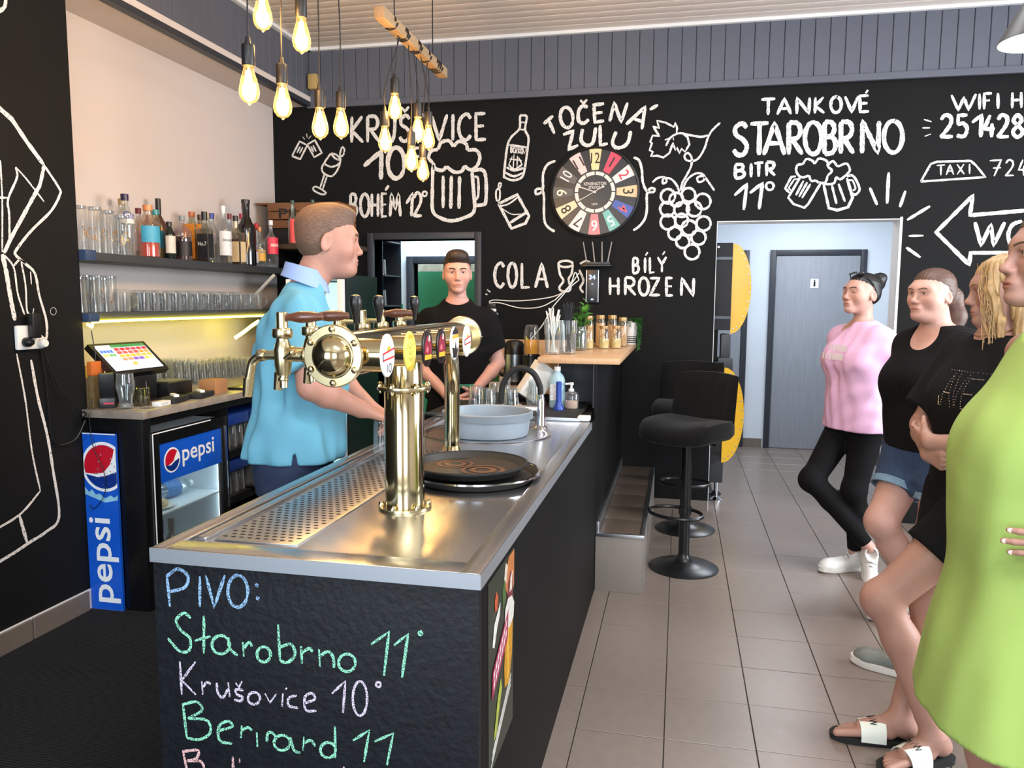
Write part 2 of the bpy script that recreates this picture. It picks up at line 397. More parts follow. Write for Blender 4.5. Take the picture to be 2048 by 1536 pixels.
# ------------------------------------------------------------ chalk: strokes lying on the walls
m_chalk = chalkmat('white_chalk', '#e2e0dd', .38, 120)
GL = {
 'A': ('l', [(0, 0), (.42, 1), (.8, 0)], 'l', [(.16, .36), (.66, .36)]),
 'B': ('l', [(.04, 0), (.04, 1)], 's', [(.04, 1), (.4, .98), (.52, .78), (.38, .57), (.05, .53)], 's', [(.05, .53), (.45, .5), (.6, .27), (.42, .04), (.04, 0)]),
 'C': ('s', [(.62, .82), (.42, 1), (.13, .82), (.03, .45), (.14, .12), (.4, 0), (.63, .18)]),
 'E': ('l', [(.52, 1), (.02, 1), (.03, 0), (.54, .01)], 'l', [(.03, .52), (.45, .53)]),
 'F': ('l', [(.55, 1), (.04, 1), (.04, 0)], 'l', [(.04, .54), (.42, .56)]),
 'H': ('l', [(.03, 0), (.03, 1)], 'l', [(.6, 0), (.6, 1)], 'l', [(.03, .5), (.6, .52)]),
 'I': ('l', [(.08, 0), (.08, 1)],),
 'K': ('l', [(.04, 0), (.06, 1)], 'l', [(.58, 1), (.06, .46), (.62, 0)]),
 'L': ('l', [(.05, 1), (.04, 0), (.52, .02)],),
 'M': ('l', [(.02, 0), (.12, 1), (.42, .3), (.7, 1), (.84, 0)],),
 'N': ('l', [(.04, 0), (.06, 1), (.62, 0), (.66, 1)],),
 'O': ('c', [(.36, .5), (.34, .5)],),
 'P': ('l', [(.04, 0), (.04, 1)], 's', [(.04, 1), (.42, .97), (.54, .74), (.4, .5), (.05, .46)]),
 'R': ('l', [(.04, 0), (.04, 1)], 's', [(.04, 1), (.42, .97), (.54, .74), (.4, .52), (.05, .48)], 'l', [(.18, .48), (.62, 0)]),
 'S': ('s', [(.6, .86), (.38, 1), (.1, .86), (.14, .64), (.42, .5), (.6, .28), (.46, .04), (.2, .02), (.02, .18)]),
 'T': ('l', [(0, .98), (.7, 1)], 'l', [(.36, 1), (.34, 0)]),
 'U': ('s', [(.04, 1), (.03, .4), (.14, .06), (.32, 0), (.5, .08), (.6, .4), (.62, 1)],),
 'V': ('l', [(0, 1), (.36, 0), (.7, 1)],),
 'W': ('l', [(0, 1), (.28, 0), (.5, .8), (.7, 0), (1, 1)],),
 'X': ('l', [(0, 1), (.6, 0)], 'l', [(.58, 1), (.02, 0)]),
 'Y': ('l', [(0, 1), (.3, .5), (.62, 1)], 'l', [(.3, .5), (.3, 0)]),
 'Z': ('l', [(.02, .97), (.6, 1), (.02, 0), (.64, .03)],),
 '0': ('c', [(.32, .5), (.3, .5)],), '1': ('l', [(0, .66), (.3, 1), (.27, 0)],),
 '2': ('s', [(.04, .78), (.24, 1), (.5, .9), (.5, .6), (.2, .2), (.02, 0)], 'l', [(.02, .01), (.6, .03)]),
 '4': ('l', [(.36, 1), (.02, .36), (.62, .38)], 'l', [(.46, .62), (.44, 0)]),
 '5': ('l', [(.56, 1), (.12, .98), (.08, .56)], 's', [(.08, .56), (.36, .62), (.54, .36), (.38, .04), (.02, .08)]),
 '7': ('l', [(0, .97), (.56, 1), (.22, 0)], 'l', [(.16, .5), (.55, .52)]),
 '8': ('s', [(.3, .54), (.08, .74), (.28, 1), (.5, .78), (.3, .54), (.04, .24), (.28, 0), (.56, .24), (.32, .54)]),
}
WID = {'I': .16, 'W': 1.0, 'M': .86, '1': .32, 'A': .8, ' ': .35}
ACC = {'Š': 'S', 'Č': 'C', 'É': 'E', 'Á': 'A', 'Í': 'I', 'Ý': 'Y'}
class Chalk:
    """strokes given in photo pixels, laid on a wall plane (ax = value)"""
    def __init__(s, ax, val, nrm, wpx=8, org=(0, 0), sc=1):
        s.ax = ax; s.val = val; s.n = Vector(nrm); s.w = wpx; s.o = org; s.s = sc; s.mb = MB(); s.k = 0
    def P(s, p): return px(s.o[0]+p[0]*s.s, s.o[1]+p[1]*s.s, s.ax, s.val)
    def ribbon(s, pts, w=None, closed=False):
        w = (s.w if w is None else w)
        P = [s.P(p) for p in pts]
        if closed and (P[0]-P[-1]).length > 1e-5: P.append(P[0].copy())
        # resample
        Q = [P[0]]
        for a, b in zip(P, P[1:]):
            L = (b-a).length; n = max(1, int(L/.02))
            for i in range(1, n+1): Q.append(a.lerp(b, i/n))
        d = (sum(((q-CAM).dot(FW) for q in Q))/len(Q))/FPX
        s.k += 1; off = s.n*(.0006+.00012*(s.k % 9))
        vs = []; fs = []; m = len(Q)
        for i, q in enumerate(Q):
            t = Q[min(i+1, m-1)]-Q[max(i-1, 0)]
            if t.length < 1e-7: t = Vector((1, 0, 0))
            sd = s.n.cross(t.normalized()); hw = w*d*.42*random.uniform(.84, 1.12)
            if not closed and i in (0, m-1): hw *= .6
            vs += [q+sd*hw+off, q-sd*hw+off]
        for i in range(m-1): fs.append((2*i, 2*i+1, 2*i+3, 2*i+2))
        s.mb.add(vs, fs)
    def line(s, *pts, w=None, closed=False): s.ribbon([Vector((p[0], p[1])) for p in pts], w, closed); return s
    def curve(s, *pts, w=None, closed=False, k=7): s.ribbon(spline([Vector((p[0], p[1], 0)) for p in pts], k, closed), w, closed); return s
    def circ(s, cx, cy, rx, ry=None, w=None, rot=0):
        ry = ry or rx
        c, q = math.cos(rot), math.sin(rot)
        s.ribbon([(cx+rx*math.cos(a)*c-ry*math.sin(a)*q, cy+rx*math.cos(a)*q+ry*math.sin(a)*c) for a in [2*PI*i/22+.4 for i in range(23)]], w); return s
    def glyph(s, ch, x0, x1, b0, b1, h, w=None):
        """glyph between baseline points (x0,b0),(x1,b1), cap height h (pixels of this frame)"""
        acc = ch; ch = ACC.get(ch, ch); W = WID.get(ch, .66)
        def F(p): 
            u = p[0]/W; return (x0+(x1-x0)*u+random.uniform(-.6, .6)/max(s.s, .2)*.5, b0+(b1-b0)*u-h*p[1])
        g = GL[ch]
        for i in range(0, len(g), 2):
            md, pts = g[i], g[i+1]
            if md == 'l': s.line(*[F(p) for p in pts], w=w)
            elif md == 's': s.curve(*[F(p) for p in pts], w=w)
            else:
                (cx, cy), (rx, ry) = pts
                s.ribbon([F((cx+rx*math.cos(a), cy+ry*math.sin(a))) for a in [2*PI*i/22+1.2 for i in range(24)]], w)
        xm = (x0+x1)/2; yt = (b0+b1)/2-h
        if acc in 'ŠČ': s.line((xm-h*.13, yt-h*.3), (xm, yt-h*.15), (xm+h*.15, yt-h*.34), w=w)
        elif acc in 'ÉÁÍÝ': s.line((xm+h*.02, yt-h*.14), (xm+h*.17, yt-h*.36), w=w)
        return s
    def text(s, items, b0, b1, h, w=None):
        """items: (char, x0, x1); baseline runs from y=b0 at first x0 to b1 at last x1"""
        X0 = items[0][1]; X1 = items[-1][2]
        bl = lambda x: b0+(b1-b0)*(x-X0)/max(1e-6, X1-X0)
        for c, a, b in items: s.glyph(c, a, b, bl(a), bl(b), h, w)
        return s
    def done(s, name, parent, label, m=None):
        return s.mb.build(name, m or m_chalk, parent, label, smooth=0)
def cw(org, sc, w): return Chalk('y', YB, (0, -1, 0), w, org, sc)
def A(w=8): return cw((560, 180), .25391, w)
def Bc(w=8): return cw((960, 180), .28653, w)
def Cc(w=8): return cw((1420, 150), .30664, w)
# -- left third of the back wall
c = A(4.5); c.line((95, 520), (155, 405), (215, 435), (160, 545), closed=True).line((160, 445), (135, 495)).line((180, 450), (155, 500)).line((215, 430), (275, 395), (330, 495), (270, 530), closed=True)
c.line((245, 445), (265, 490)).line((260, 435), (285, 485)).line((210, 345), (215, 375), w=3).line((180, 370), (195, 390), w=3).line((245, 360), (225, 385), w=3)
c.done('chalk_drawing', wall_back, 'two small clinking glasses drawn in chalk')
c = A(4.5); c.curve((400, 500), (345, 580), (330, 620), (345, 655), (400, 680), (440, 650), (470, 590), (478, 545)).curve((400, 500), (440, 508), (478, 545), (440, 542), (400, 500)).curve((345, 580), (400, 605), (450, 592), (475, 568))
c.line((352, 660), (315, 775)).line((372, 675), (337, 780)).curve((260, 775), (285, 762), (340, 790), (362, 815), (330, 822), (275, 797), closed=True).curve((490, 450), (508, 470), (500, 510), (480, 522), (474, 500), closed=True)
c.done('chalk_drawing', wall_back, 'tilted wine glass with a drop drawn in chalk')
c = A(8.5); c.text([('K', 558, 660), ('R', 685, 790), ('U', 825, 910), ('Š', 940, 1030), ('O', 1065, 1175), ('V', 1190, 1310), ('I', 1350, 1375), ('C', 1402, 1510), ('E', 1540, 1640)], 415, 390, 205)
c.done('chalk_lettering', wall_back, 'chalk word KRUŠOVICE')
c = A(11); c.line((660, 600), (800, 480), (795, 705)).circ(915, 575, 66, 122).circ(1085, 490, 30, 34, w=6); c.done('chalk_lettering', wall_back, 'large chalk figure 10°')
c = A(7.5); c.text([('B', 552, 612), ('O', 632, 698), ('H', 722, 778), ('É', 800, 852), ('M', 866, 950)], 1000, 995, 180).line((995, 895), (1045, 815), (1035, 995)).glyph('2', 1050, 1125, 995, 995, 185).circ(1140, 818, 17, 19, w=5)
c.done('chalk_lettering', wall_back, 'chalk words BOHÉM 12°')
c = A(8.5); c.curve((1205, 590), (1200, 800), (1205, 955), (1270, 1010), (1350, 1030), (1440, 1010), (1528, 955), (1525, 800), (1512, 640))
c.line((1285, 675), (1285, 930)).line((1350, 675), (1345, 935)).line((1415, 680), (1410, 935))
for q in [((1205, 575), (1172, 535), (1190, 482), (1245, 468)), ((1245, 468), (1270, 415), (1330, 400), (1368, 445)), ((1368, 445), (1410, 405), (1465, 425), (1478, 475)), ((1478, 475), (1545, 475), (1575, 530), (1550, 600), (1500, 628), (1452, 598)), ((1452, 598), (1430, 640), (1370, 645), (1312, 602)), ((1312, 602), (1280, 632), (1225, 620), (1205, 575))]: c.curve(*q)
c.curve((1515, 635), (1595, 630), (1622, 700), (1622, 870), (1600, 903), (1525, 910)).curve((1530, 680), (1560, 700), (1560, 835), (1530, 870), w=6)
c.done('chalk_drawing', wall_back, 'large foaming beer mug drawn in chalk')
# -- middle
c = Bc(5.5); c.curve((300, 175), (280, 188), (275, 270), (218, 330), (190, 400), (168, 590), (178, 612), (230, 630), (288, 612), (310, 560), (334, 400), (338, 330), (315, 275), (326, 190), (300, 175))
c.line((205, 385), (250, 390), (328, 402)).curve((185, 540), (240, 562), (303, 545)).curve((175, 575), (235, 602), (298, 580)).line((276, 275), (315, 278), w=4).line((280, 225), (322, 228), w=4)
c.text([('B', 212, 226), ('O', 230, 246), ('Z', 249, 264), ('K', 267, 282), ('O', 284, 298), ('V', 300, 318)], 435, 448, 36, w=3)
c.line((238, 450), (232, 545), w=3).line((262, 460), (258, 545), w=3).line((205, 482), (292, 492), w=3).curve((198, 520), (240, 552), (292, 522), w=4).line((270, 470), (296, 525), w=3).line((225, 465), (202, 520), w=3)
c.done('chalk_drawing', wall_back, 'rum bottle with a ship label marked BOZKOV drawn in chalk')
c = Bc(6); c.curve((135, 650), (148, 656), (140, 682), (129, 672), closed=True, w=4).curve((125, 690), (139, 705), (136, 765), (116, 768), (112, 712), closed=True, w=4.5)
c.line((130, 795), (260, 730), (342, 880), (318, 930), (220, 967), (200, 930), closed=True, w=7).curve((138, 812), (200, 795), (265, 748), w=4).curve((145, 822), (220, 866), (290, 866), w=2.5).line((208, 928), (328, 852), w=6.5)
c.done('chalk_drawing', wall_back, 'tilted tumbler with two drops drawn in chalk')
c = Bc(8.5); c.line((445, 237), (510, 180)).line((478, 207), (520, 305)).circ(605, 192, 44, 72, rot=-.12).curve((752, 120), (715, 112), (688, 150), (690, 215), (725, 232), (760, 205)).line((700, 70), (724, 96), (746, 66)).line((866, 95), (795, 105), (802, 225), (866, 215)).line((800, 162), (855, 156)).line((905, 220), (937, 90), (985, 225), (1030, 88)).line((1020, 240), (1152, 118), (1130, 275)).line((1070, 200), (1138, 222)).line((1185, 137), (1242, 104))
c.done('chalk_lettering', wall_back, 'arched chalk word TOČENÁ')
c = Bc(8.5); c.line((580, 312), (652, 285), (618, 416), (686, 385)).curve((716, 272), (706, 350), (742, 386), (788, 366), (808, 262)).line((838, 245), (840, 386), (892, 374)).curve((950, 290), (925, 365), (950, 402), (1000, 395), (1035, 360), (1052, 286))
c.done('chalk_lettering', wall_back, 'chalk word ZULU')
c = Bc(6); c.curve((527, 494), (470, 522), (440, 590), (440, 680), (425, 716), (392, 726), (390, 697), (428, 692), (446, 740), (446, 830), (452, 920), (480, 962), (522, 988)); c.done('chalk_drawing', wall_back, 'curly chalk bracket left of the clock')
c = Bc(6); c.curve((1072, 470), (1110, 492), (1130, 560), (1136, 640), (1165, 706), (1210, 712), (1217, 690), (1188, 688), (1165, 730), (1165, 830), (1150, 900), (1110, 952), (1070, 980)); c.done('chalk_drawing', wall_back, 'curly chalk bracket right of the clock')
c = Bc(5); c.line((1372, 300), (1376, 268), (1365, 228), (1352, 258), (1300, 230), (1236, 214), (1250, 266), (1208, 254), (1252, 322), (1205, 318), (1188, 362), (1200, 372), (1184, 420), (1206, 432), (1194, 462), (1236, 458), (1280, 472), (1322, 440), (1340, 388), (1345, 370), (1365, 420), (1376, 402), (1390, 442), (1408, 410), (1430, 432), (1462, 380), (1448, 328), (1418, 308))
c.curve((1298, 390), (1330, 332), (1390, 302), (1450, 312), (1540, 327), (1590, 316)).line((1330, 332), (1290, 350), w=3.5).line((1345, 322), (1352, 350), w=3.5)
c.curve((1677, 228), (1622, 280), (1590, 335), (1570, 400), (1530, 470), (1490, 495), (1442, 490), (1427, 460), (1450, 440), (1476, 470), (1474, 530), (1440, 600), (1412, 650), (1400, 702))
c.curve((1203, 646), (1240, 615), (1290, 610), (1302, 640), (1276, 652), (1282, 618), (1330, 620), (1370, 660), (1392, 712)).curve((1410, 702), (1450, 622), (1510, 582), (1560, 592), (1562, 630), (1526, 642), (1518, 612), (1560, 602), (1600, 650), (1636, 702))
for a, b, r in [(1312, 742, 50), (1370, 765, 48), (1455, 732, 48), (1555, 778, 54), (1307, 832, 50), (1407, 835, 52), (1495, 830, 52), (1312, 922, 52), (1407, 910, 46), (1560, 932, 50), (1460, 962, 52), (1360, 1000, 46), (1525, 1030, 50), (1415, 1058, 46), (1480, 1130, 52)]: c.circ(a, b, r, w=6)
c.done('chalk_drawing', wall_back, 'bunch of grapes with vine leaf drawn in chalk')
c = Bc(7.5); c.text([('C', 100, 172), ('O', 193, 252), ('L', 288, 362), ('A', 385, 472)], 1375, 1382, 170); c.done('chalk_lettering', wall_back, 'chalk word COLA')
c = Bc(5.5); c.circ(597, 1214, 50, 22).curve((546, 1222), (560, 1290), (582, 1332), (554, 1378), (570, 1402), (620, 1402), (632, 1372), (618, 1322), (640, 1280), (648, 1218)).curve((697, 1214), (740, 1194), (788, 1216)).curve((693, 1255), (722, 1330), (700, 1380), (722, 1416)).line((50, 1394), (72, 1410), w=5).line((38, 1424), (52, 1428), w=5)
c.done('chalk_drawing', wall_back, 'two curved cola glasses drawn in chalk')
c = Bc(6.5); c.text([('B', 1066, 1112), ('Í', 1148, 1158), ('L', 1183, 1226), ('Ý', 1240, 1305)], 1280, 1270, 106); c.text([('H', 905, 972), ('R', 1010, 1090), ('O', 1108, 1172), ('Z', 1184, 1258), ('E', 1300, 1356), ('N', 1400, 1492)], 1430, 1436, 122, w=7)
c.done('chalk_lettering', wall_back, 'chalk words BÍLÝ HROZEN')
# -- right third
c = Cc(7.5); c.text([('T', 335, 420), ('A', 438, 528), ('N', 560, 650), ('K', 680, 748), ('O', 785, 852), ('V', 880, 962), ('É', 975, 1050)], 262, 238, 104); c.done('chalk_lettering', wall_back, 'chalk word TANKOVÉ')
c = Cc(11); c.text([('S', 150, 250), ('T', 262, 375), ('A', 350, 487), ('R', 508, 608), ('O', 615, 722), ('B', 742, 828), ('R', 848, 942), ('N', 985, 1102), ('O', 1130, 1248)], 525, 506, 208); c.done('chalk_lettering', wall_back, 'large chalk word STAROBRNO')
c = Cc(8); c.text([('B', 160, 232), ('I', 258, 278), ('T', 288, 345), ('R', 365, 428)], 675, 655, 90).line((160, 785), (240, 712), (220, 880)).line((260, 770), (342, 705), (320, 876)).circ(390, 725, 25, w=6); c.done('chalk_lettering', wall_back, 'chalk words BITR 11°')
c = Cc(5.5)
for q in [((560, 622), (570, 588), (605, 582)), ((605, 582), (630, 548), (668, 560), (682, 580)), ((682, 580), (712, 545), (762, 562), (768, 598)), ((768, 598), (795, 625), (768, 655)), ((768, 655), (752, 700), (712, 702), (690, 688)), ((690, 688), (660, 690), (645, 655)), ((645, 655), (605, 668), (575, 652), (560, 622)), ((768, 590), (800, 562), (832, 598)), ((832, 598), (890, 578), (912, 620), (888, 652)), ((888, 652), (850, 680), (822, 664)), ((822, 664), (808, 705), (760, 712), (738, 700))]: c.curve(*q)
c.line((592, 660), (510, 800), (545, 842), (615, 866), (640, 842), (722, 706)).line((560, 660), (530, 665), (490, 740), (520, 770)).line((575, 675), (548, 682), (512, 738), (530, 755), w=4).line((610, 690), (560, 785)).line((655, 710), (600, 802)).line((634, 700), (580, 795))
c.line((740, 710), (775, 868), (830, 882), (900, 862), (930, 800), (893, 672), w=6.5).curve((890, 660), (935, 660), (975, 740), (950, 780), (925, 772)).curve((905, 685), (930, 690), (948, 738), (932, 755), w=4).line((795, 720), (825, 840)).line((838, 710), (880, 826))
c.done('chalk_drawing', wall_back, 'two clinking beer mugs drawn in chalk')
c = Cc(7); c.line((1042, 735), (1090, 848)).line((1165, 635), (1155, 838), w=8).line((1275, 755), (1238, 862)).line((1435, 855), (1285, 946)).line((1295, 1050), (1392, 1048), w=5).line((1280, 1125), (1372, 1190)); c.done('chalk_drawing', wall_back, 'chalk rays round the passage corner')
c = Cc(7); c.text([('W', 1575, 1735), ('I', 1748, 1768), ('F', 1785, 1848), ('I', 1868, 1888), ('H', 1968, 2036)], 232, 214, 102).line((1395, 290), (1445, 305), w=4).line((1385, 345), (1435, 345), w=4).line((1400, 400), (1440, 385), w=4)
c.text([('2', 1500, 1592), ('5', 1605, 1692), ('1', 1708, 1775), ('4', 1785, 1862), ('2', 1872, 1955), ('8', 1970, 2052)], 406, 406, 145, w=9); c.done('chalk_lettering', wall_back, 'chalk words WIFI H and figures 251428')
c = Cc(4.5); c.line((1375, 695), (1440, 580), (1480, 566), (1700, 560), (1735, 590), (1796, 666), closed=True, w=5).text([('T', 1478, 1530), ('A', 1540, 1588), ('X', 1610, 1662), ('I', 1686, 1698)], 655, 645, 66, w=4)
c.text([('7', 1825, 1912), ('2', 1925, 1988), ('4', 2010, 2065)], 660, 656, 104); c.done('chalk_lettering', wall_back, 'chalk taxi roof sign and figures 724')
c = Cc(9); c.line((2100, 880), (1695, 915), (1715, 785), (1475, 1025), (1690, 1238), (1700, 1160), (2100, 1158)).line((1728, 960), (1768, 1112), (1832, 975), (1850, 1112), (1922, 960)).curve((2035, 952), (1972, 978), (1945, 1045), (1970, 1110), (2045, 1104)); c.done('chalk_drawing', wall_back, 'chalk arrow pointing left with letters WC')
# -- drawing on the left wall
def Lw(org, sc, w): return Chalk('x', XL, (1, 0, 0), w, org, sc)
c = Lw((0, 180), .390625, 6)
c.line((-30, 70), (60, 150), (140, 270), (225, 385), w=12).curve((225, 385), (300, 500), (306, 535), (260, 620), (160, 720), (85, 815), (80, 845), (130, 890), (178, 940), (200, 1050), (236, 1180), (235, 1272), (195, 1242), (175, 1190), w=7)
c.curve((225, 385), (205, 480), (185, 520), (120, 640), (60, 750), (20, 835), w=10).line((80, 395), (130, 450), (185, 520), (225, 572), w=4.5).curve((80, 395), (85, 450), (40, 560), (46, 640), (48, 790), w=6).curve((0, 360), (10, 560), (10, 830), w=5).line((-30, 550), (36, 552), w=5)
c.curve((10, 840), (30, 930), (50, 1050), (75, 1180), w=12).curve((22, 845), (70, 910), (90, 1040), (125, 1150), w=5).curve((108, 880), (130, 1000), (138, 1130), (162, 1152), w=5).curve((70, 900), (100, 870), (132, 888), w=5).line((155, 930), (160, 995), w=4).line((172, 1118), (165, 1160), w=4)
c.circ(272, 1133, 15, 19, w=1.2)
c.o = (0, 640); c.s = .4557
c.curve((72, 148), (110, 350), (140, 580), (176, 750), w=5).curve((176, 750), (90, 850), (-20, 920), w=6).curve((135, 175), (165, 340), (205, 500), (230, 650), (258, 862), (200, 930), (130, 975), (60, 1022), (-20, 1070), w=8).line((85, 858), (105, 930), (120, 982), w=9)
c.o = (0, 0); c.s = .26; c.curve((45, -20), (35, 50), (-10, 92), w=9)
c.done('chalk_drawing', wall_left, 'large angular chalk figure of a standing body')
# ------------------------------------------------------------ bar counter
m_steel = mat('brushed_steel', '#c6c6c8', .27, 1, var=.015, vscale=3)
m_steel2 = mat('steel_edge', '#b4bac2', .3, 1, var=.03, vscale=20)
m_hole = mat('dark_hole', '#141312', .8)
m_osb = mat('black_painted_chipboard', '#0d1118', .55, var=.35, vscale=45, bump=.25, bscale=60, spec=.3)
m_blackwood = mat('black_painted_panel', '#0a0a0b', .6, var=.15, vscale=8, stretch=(1, 1, .3), bump=.05, bscale=30, spec=.2)
m_brass = mat('polished_brass', '#c8ba92', .12, 1, var=.03, vscale=30)
m_brass2 = mat('dull_brass', '#cbbd95', .24, 1, var=.05, vscale=40)
m_chrome = mat('chrome', '#d8dade', .08, 1, var=.01)
m_black = MATS['black_chalk_paint']
m_bplast = mat('black_plastic', '#141416', .35, var=.05)
m_brub = mat('black_rubber', '#17181a', .7, var=.08)
m_wplast = mat('white_plastic', '#e6e6e3', .35, var=.02)
m_handle = mat('dark_turned_wood', '#5b3322', .35, var=.2, vscale=30, stretch=(1, 1, 4), coat=.4)
m_clear = glass('clear_glass', (.96, .98, .98, 1), .07, .02, .62)
ZT = .93
bc = thing('bar_counter', 'long black bar counter with stainless steel top and chalk beer list', 'bar counter', (-.765, 1.5, 0))
def loc_(mb, o): mb.v = [(a-o.location.x, b-o.location.y, c-o.location.z) for a, b, c in mb.v]; return mb
def part(mb, name, m, root, **k): return loc_(mb, root).build(name, m, root, **k)
wt = MB()
wt.box(-1.137, -.378, 1.467, 3.5, ZT-.033, ZT-.012, .002)
wt.box(-1.137, -1.098, 1.467, 3.5, ZT-.02, ZT, .004).box(-1.088, -1.062, 1.56, 3.5, ZT-.02, ZT-.001, .006, 3)
wt.box(-.425, -.378, 1.467, 3.5, ZT-.02, ZT, .004).box(-1.1, -.42, 1.467, 1.53, ZT-.02, ZT, .004).box(-1.1, -.42, 3.46, 3.5, ZT-.02, ZT, .003)
wto = part(wt, 'worktop', m_steel, bc, label='brushed stainless steel worktop')
part(MB().box(-1.138, -.377, 1.4635, 1.4665, ZT-.033, ZT-.001).box(-.3775, -.3765, 1.467, 3.5, ZT-.033, ZT-.001), 'edge_band', mat('satin_steel_edge', '#b9c0c8', .5, 1, var=.02), bc)
dt = MB().box(-1.05, -.84, 1.575, 2.75, ZT-.013, ZT-.008, .002)
dto = part(dt, 'drip_tray', m_steel2, bc, label='perforated steel drip tray')
ho = MB(); r_ = 0
y = 1.6
while y < 2.73:
    x = -1.036+(.0105 if r_ % 2 else 0)
    while x < -.852:
        ho.lathe([(.0052, 0), (.0052, .0006)], (x, y, ZT-.0082), n=8, sx=1.3, sy=.8); x += .021
    y += .0215; r_ += 1
loc_(ho, bc); tag(ho.build('perforation', m_hole, dto, smooth=0), kind='stuff')
fp = part(MB().box(-1.147, -.386, 1.485, 1.503, .02, ZT-.034, .002), 'front_panel', m_osb, bc, label='black chipboard front with chalked beer list')
sp = part(MB().box(-.405, -.388, 1.504, 3.815, 0, ZT-.034, .002), 'side_panel', m_blackwood, bc, label='black painted side panel')
part(MB().box(-1.137, -1.12, 1.504, 3.5, 0, ZT-.034).box(-1.119, -.406, 3.48, 3.5, 0, ZT-.034), 'inner_panel', m_blackwood, bc)
part(MB().box(-1.19, -.41, 3.502, 4.05, .0, ZT, .002), 'rear_cabinet', m_blackwood, bc)
# chalked beer list on the front panel
def fpc(w): return Chalk('y', 1.485, (0, -1, 0), w, (280, 1080), .4004)
def pdone(c, name, label, m): loc_(c.mb, bc); return c.mb.build(name, m, fp, label, smooth=0)
ck_b = chalkmat('blue_chalk', '#8fb6dd', .46, 300); ck_g = chalkmat('green_chalk', '#8fd9b9', .46, 300); ck_l = chalkmat('lilac_chalk', '#d3c8de', .46, 300); ck_p = chalkmat('pink_chalk', '#e0b6b6', .46, 300)
c = fpc(8.5); c.line((150, 332), (135, 175)).curve((135, 180), (190, 145), (240, 180), (225, 235), (150, 258)).line((300, 180), (300, 332)).line((330, 175), (372, 335), (425, 175)).circ(490, 255, 50, 80).circ(585, 225, 4, w=6).circ(590, 290, 4, w=6); pdone(c, 'chalk_lettering', 'PIVO: in blue chalk', ck_b)
c = fpc(7.5); c.curve((255, 390), (220, 365), (182, 400), (205, 450), (250, 490), (248, 548), (200, 555), (140, 490)).line((320, 378), (320, 566)).line((275, 502), (355, 480)).circ(405, 522, 44, 46).curve((442, 485), (450, 540), (490, 576)).line((515, 508), (520, 582)).curve((520, 540), (545, 510), (562, 530)).circ(620, 570, 34, 38).line((690, 422), (700, 602)).curve((700, 535), (755, 520), (775, 570), (740, 610), (700, 604)).line((805, 528), (810, 616)).curve((810, 562), (848, 540), (862, 560)).line((895, 545), (900, 632)).curve((900, 578), (940, 556), (966, 585), (970, 638)).circ(1035, 612, 42, 44)
c.line((1155, 520), (1245, 458), (1220, 676)).line((1270, 525), (1340, 468), (1310, 686)).circ(1402, 465, 9, w=6); pdone(c, 'chalk_lettering', 'Starobrno 11° in green chalk', ck_g)
c = fpc(6.5); c.line((200, 605), (210, 772)).line((280, 605), (210, 700), (280, 772)).line((310, 705), (315, 772)).curve((315, 735), (335, 710), (356, 720)).curve((385, 712), (390, 760), (415, 785), (442, 742)).line((442, 710), (450, 782)).curve((518, 748), (482, 746), (486, 770), (512, 782), (505, 802), (472, 796)).line((480, 712), (496, 735), (512, 704)).circ(570, 790, 30, 30).line((625, 765), (650, 812), (682, 768)).line((715, 765), (710, 832)).line((735, 738), (728, 745)).curve((785, 775), (745, 788), (745, 826), (792, 838)).curve((822, 815), (875, 792), (858, 764), (825, 785), (830, 848), (882, 852)).line((960, 766), (1027, 703), (1015, 862)).circ(1100, 790, 36, 86).circ(1192, 720, 12, w=6); pdone(c, 'chalk_lettering', 'Krušovice 10° in lilac chalk', ck_l)
c = fpc(7); c.line((215, 815), (235, 988)).curve((215, 820), (285, 808), (310, 850), (240, 890)).curve((240, 890), (335, 900), (352, 960), (300, 995), (235, 988)).curve((392, 952), (462, 930), (440, 904), (396, 930), (400, 1000), (462, 1016)).line((510, 925), (505, 988)).curve((510, 950), (540, 935), (562, 950)).line((585, 960), (588, 1032)).curve((635, 1005), (640, 965), (660, 960), (685, 985)).circ(710, 1012, 40, 38).curve((752, 985), (770, 1048), (802, 1062)).line((820, 982), (815, 1052)).curve((820, 1012), (855, 1000), (876, 1030)).circ(940, 1048, 38, 38).line((975, 930), (977, 1088)).line((1065, 1000), (1147, 948), (1120, 1108)).line((1172, 1005), (1266, 964), (1235, 1122)); pdone(c, 'chalk_lettering', 'Bernard 11 in green chalk', ck_g)
c = fpc(7); c.line((215, 1050), (242, 1180)).curve((215, 1055), (290, 1050), (282, 1090), (235, 1102)).curve((235, 1102), (305, 1105), (315, 1150), (245, 1180)).line((465, 1080), (468, 1180)).line((1020, 1130), (1015, 1180)).line((500, 1090), (498, 1112)); pdone(c, 'chalk_lettering', 'next line beginning with B in pink chalk', ck_p)
# poster on the side
po = thing('poster', 'dark green beer poster with yellow glass and pink banner on the counter side', 'poster', (-.388, 1.6, .4))
m_pg = mat('poster_green', '#262f22', .35, var=.08, spec=.3)
def flat(name, m, pts, root, x=-.3855, lab=None):
    mb = MB().poly([(x, a, b) for a, b in pts], (1, 0, 0), .0006); return part(mb, name, m, root, smooth=0, label=lab)
y0, y1, z0, z1 = 1.567, 1.832, .43, .87
F = lambda a, b: (y0+(y1-y0)*a, z0+(z1-z0)*b)
sheet = flat('sheet', m_pg, [F(.04, -.03), F(1, -.02), F(1, 1), F(0, 1)], po, -.3875)
def pr(name, c, pts, k): return flat(name, mat('poster_'+c, c, .4, var=.2, vscale=60, spec=.3), [F(*p) for p in pts], po, -.3862+.0003*k)
pr('fruit_print', '#c47a45', [(.62, .84), (.66, .93), (.78, .985), (1, .99), (1, .78), (.82, .74)], 0)
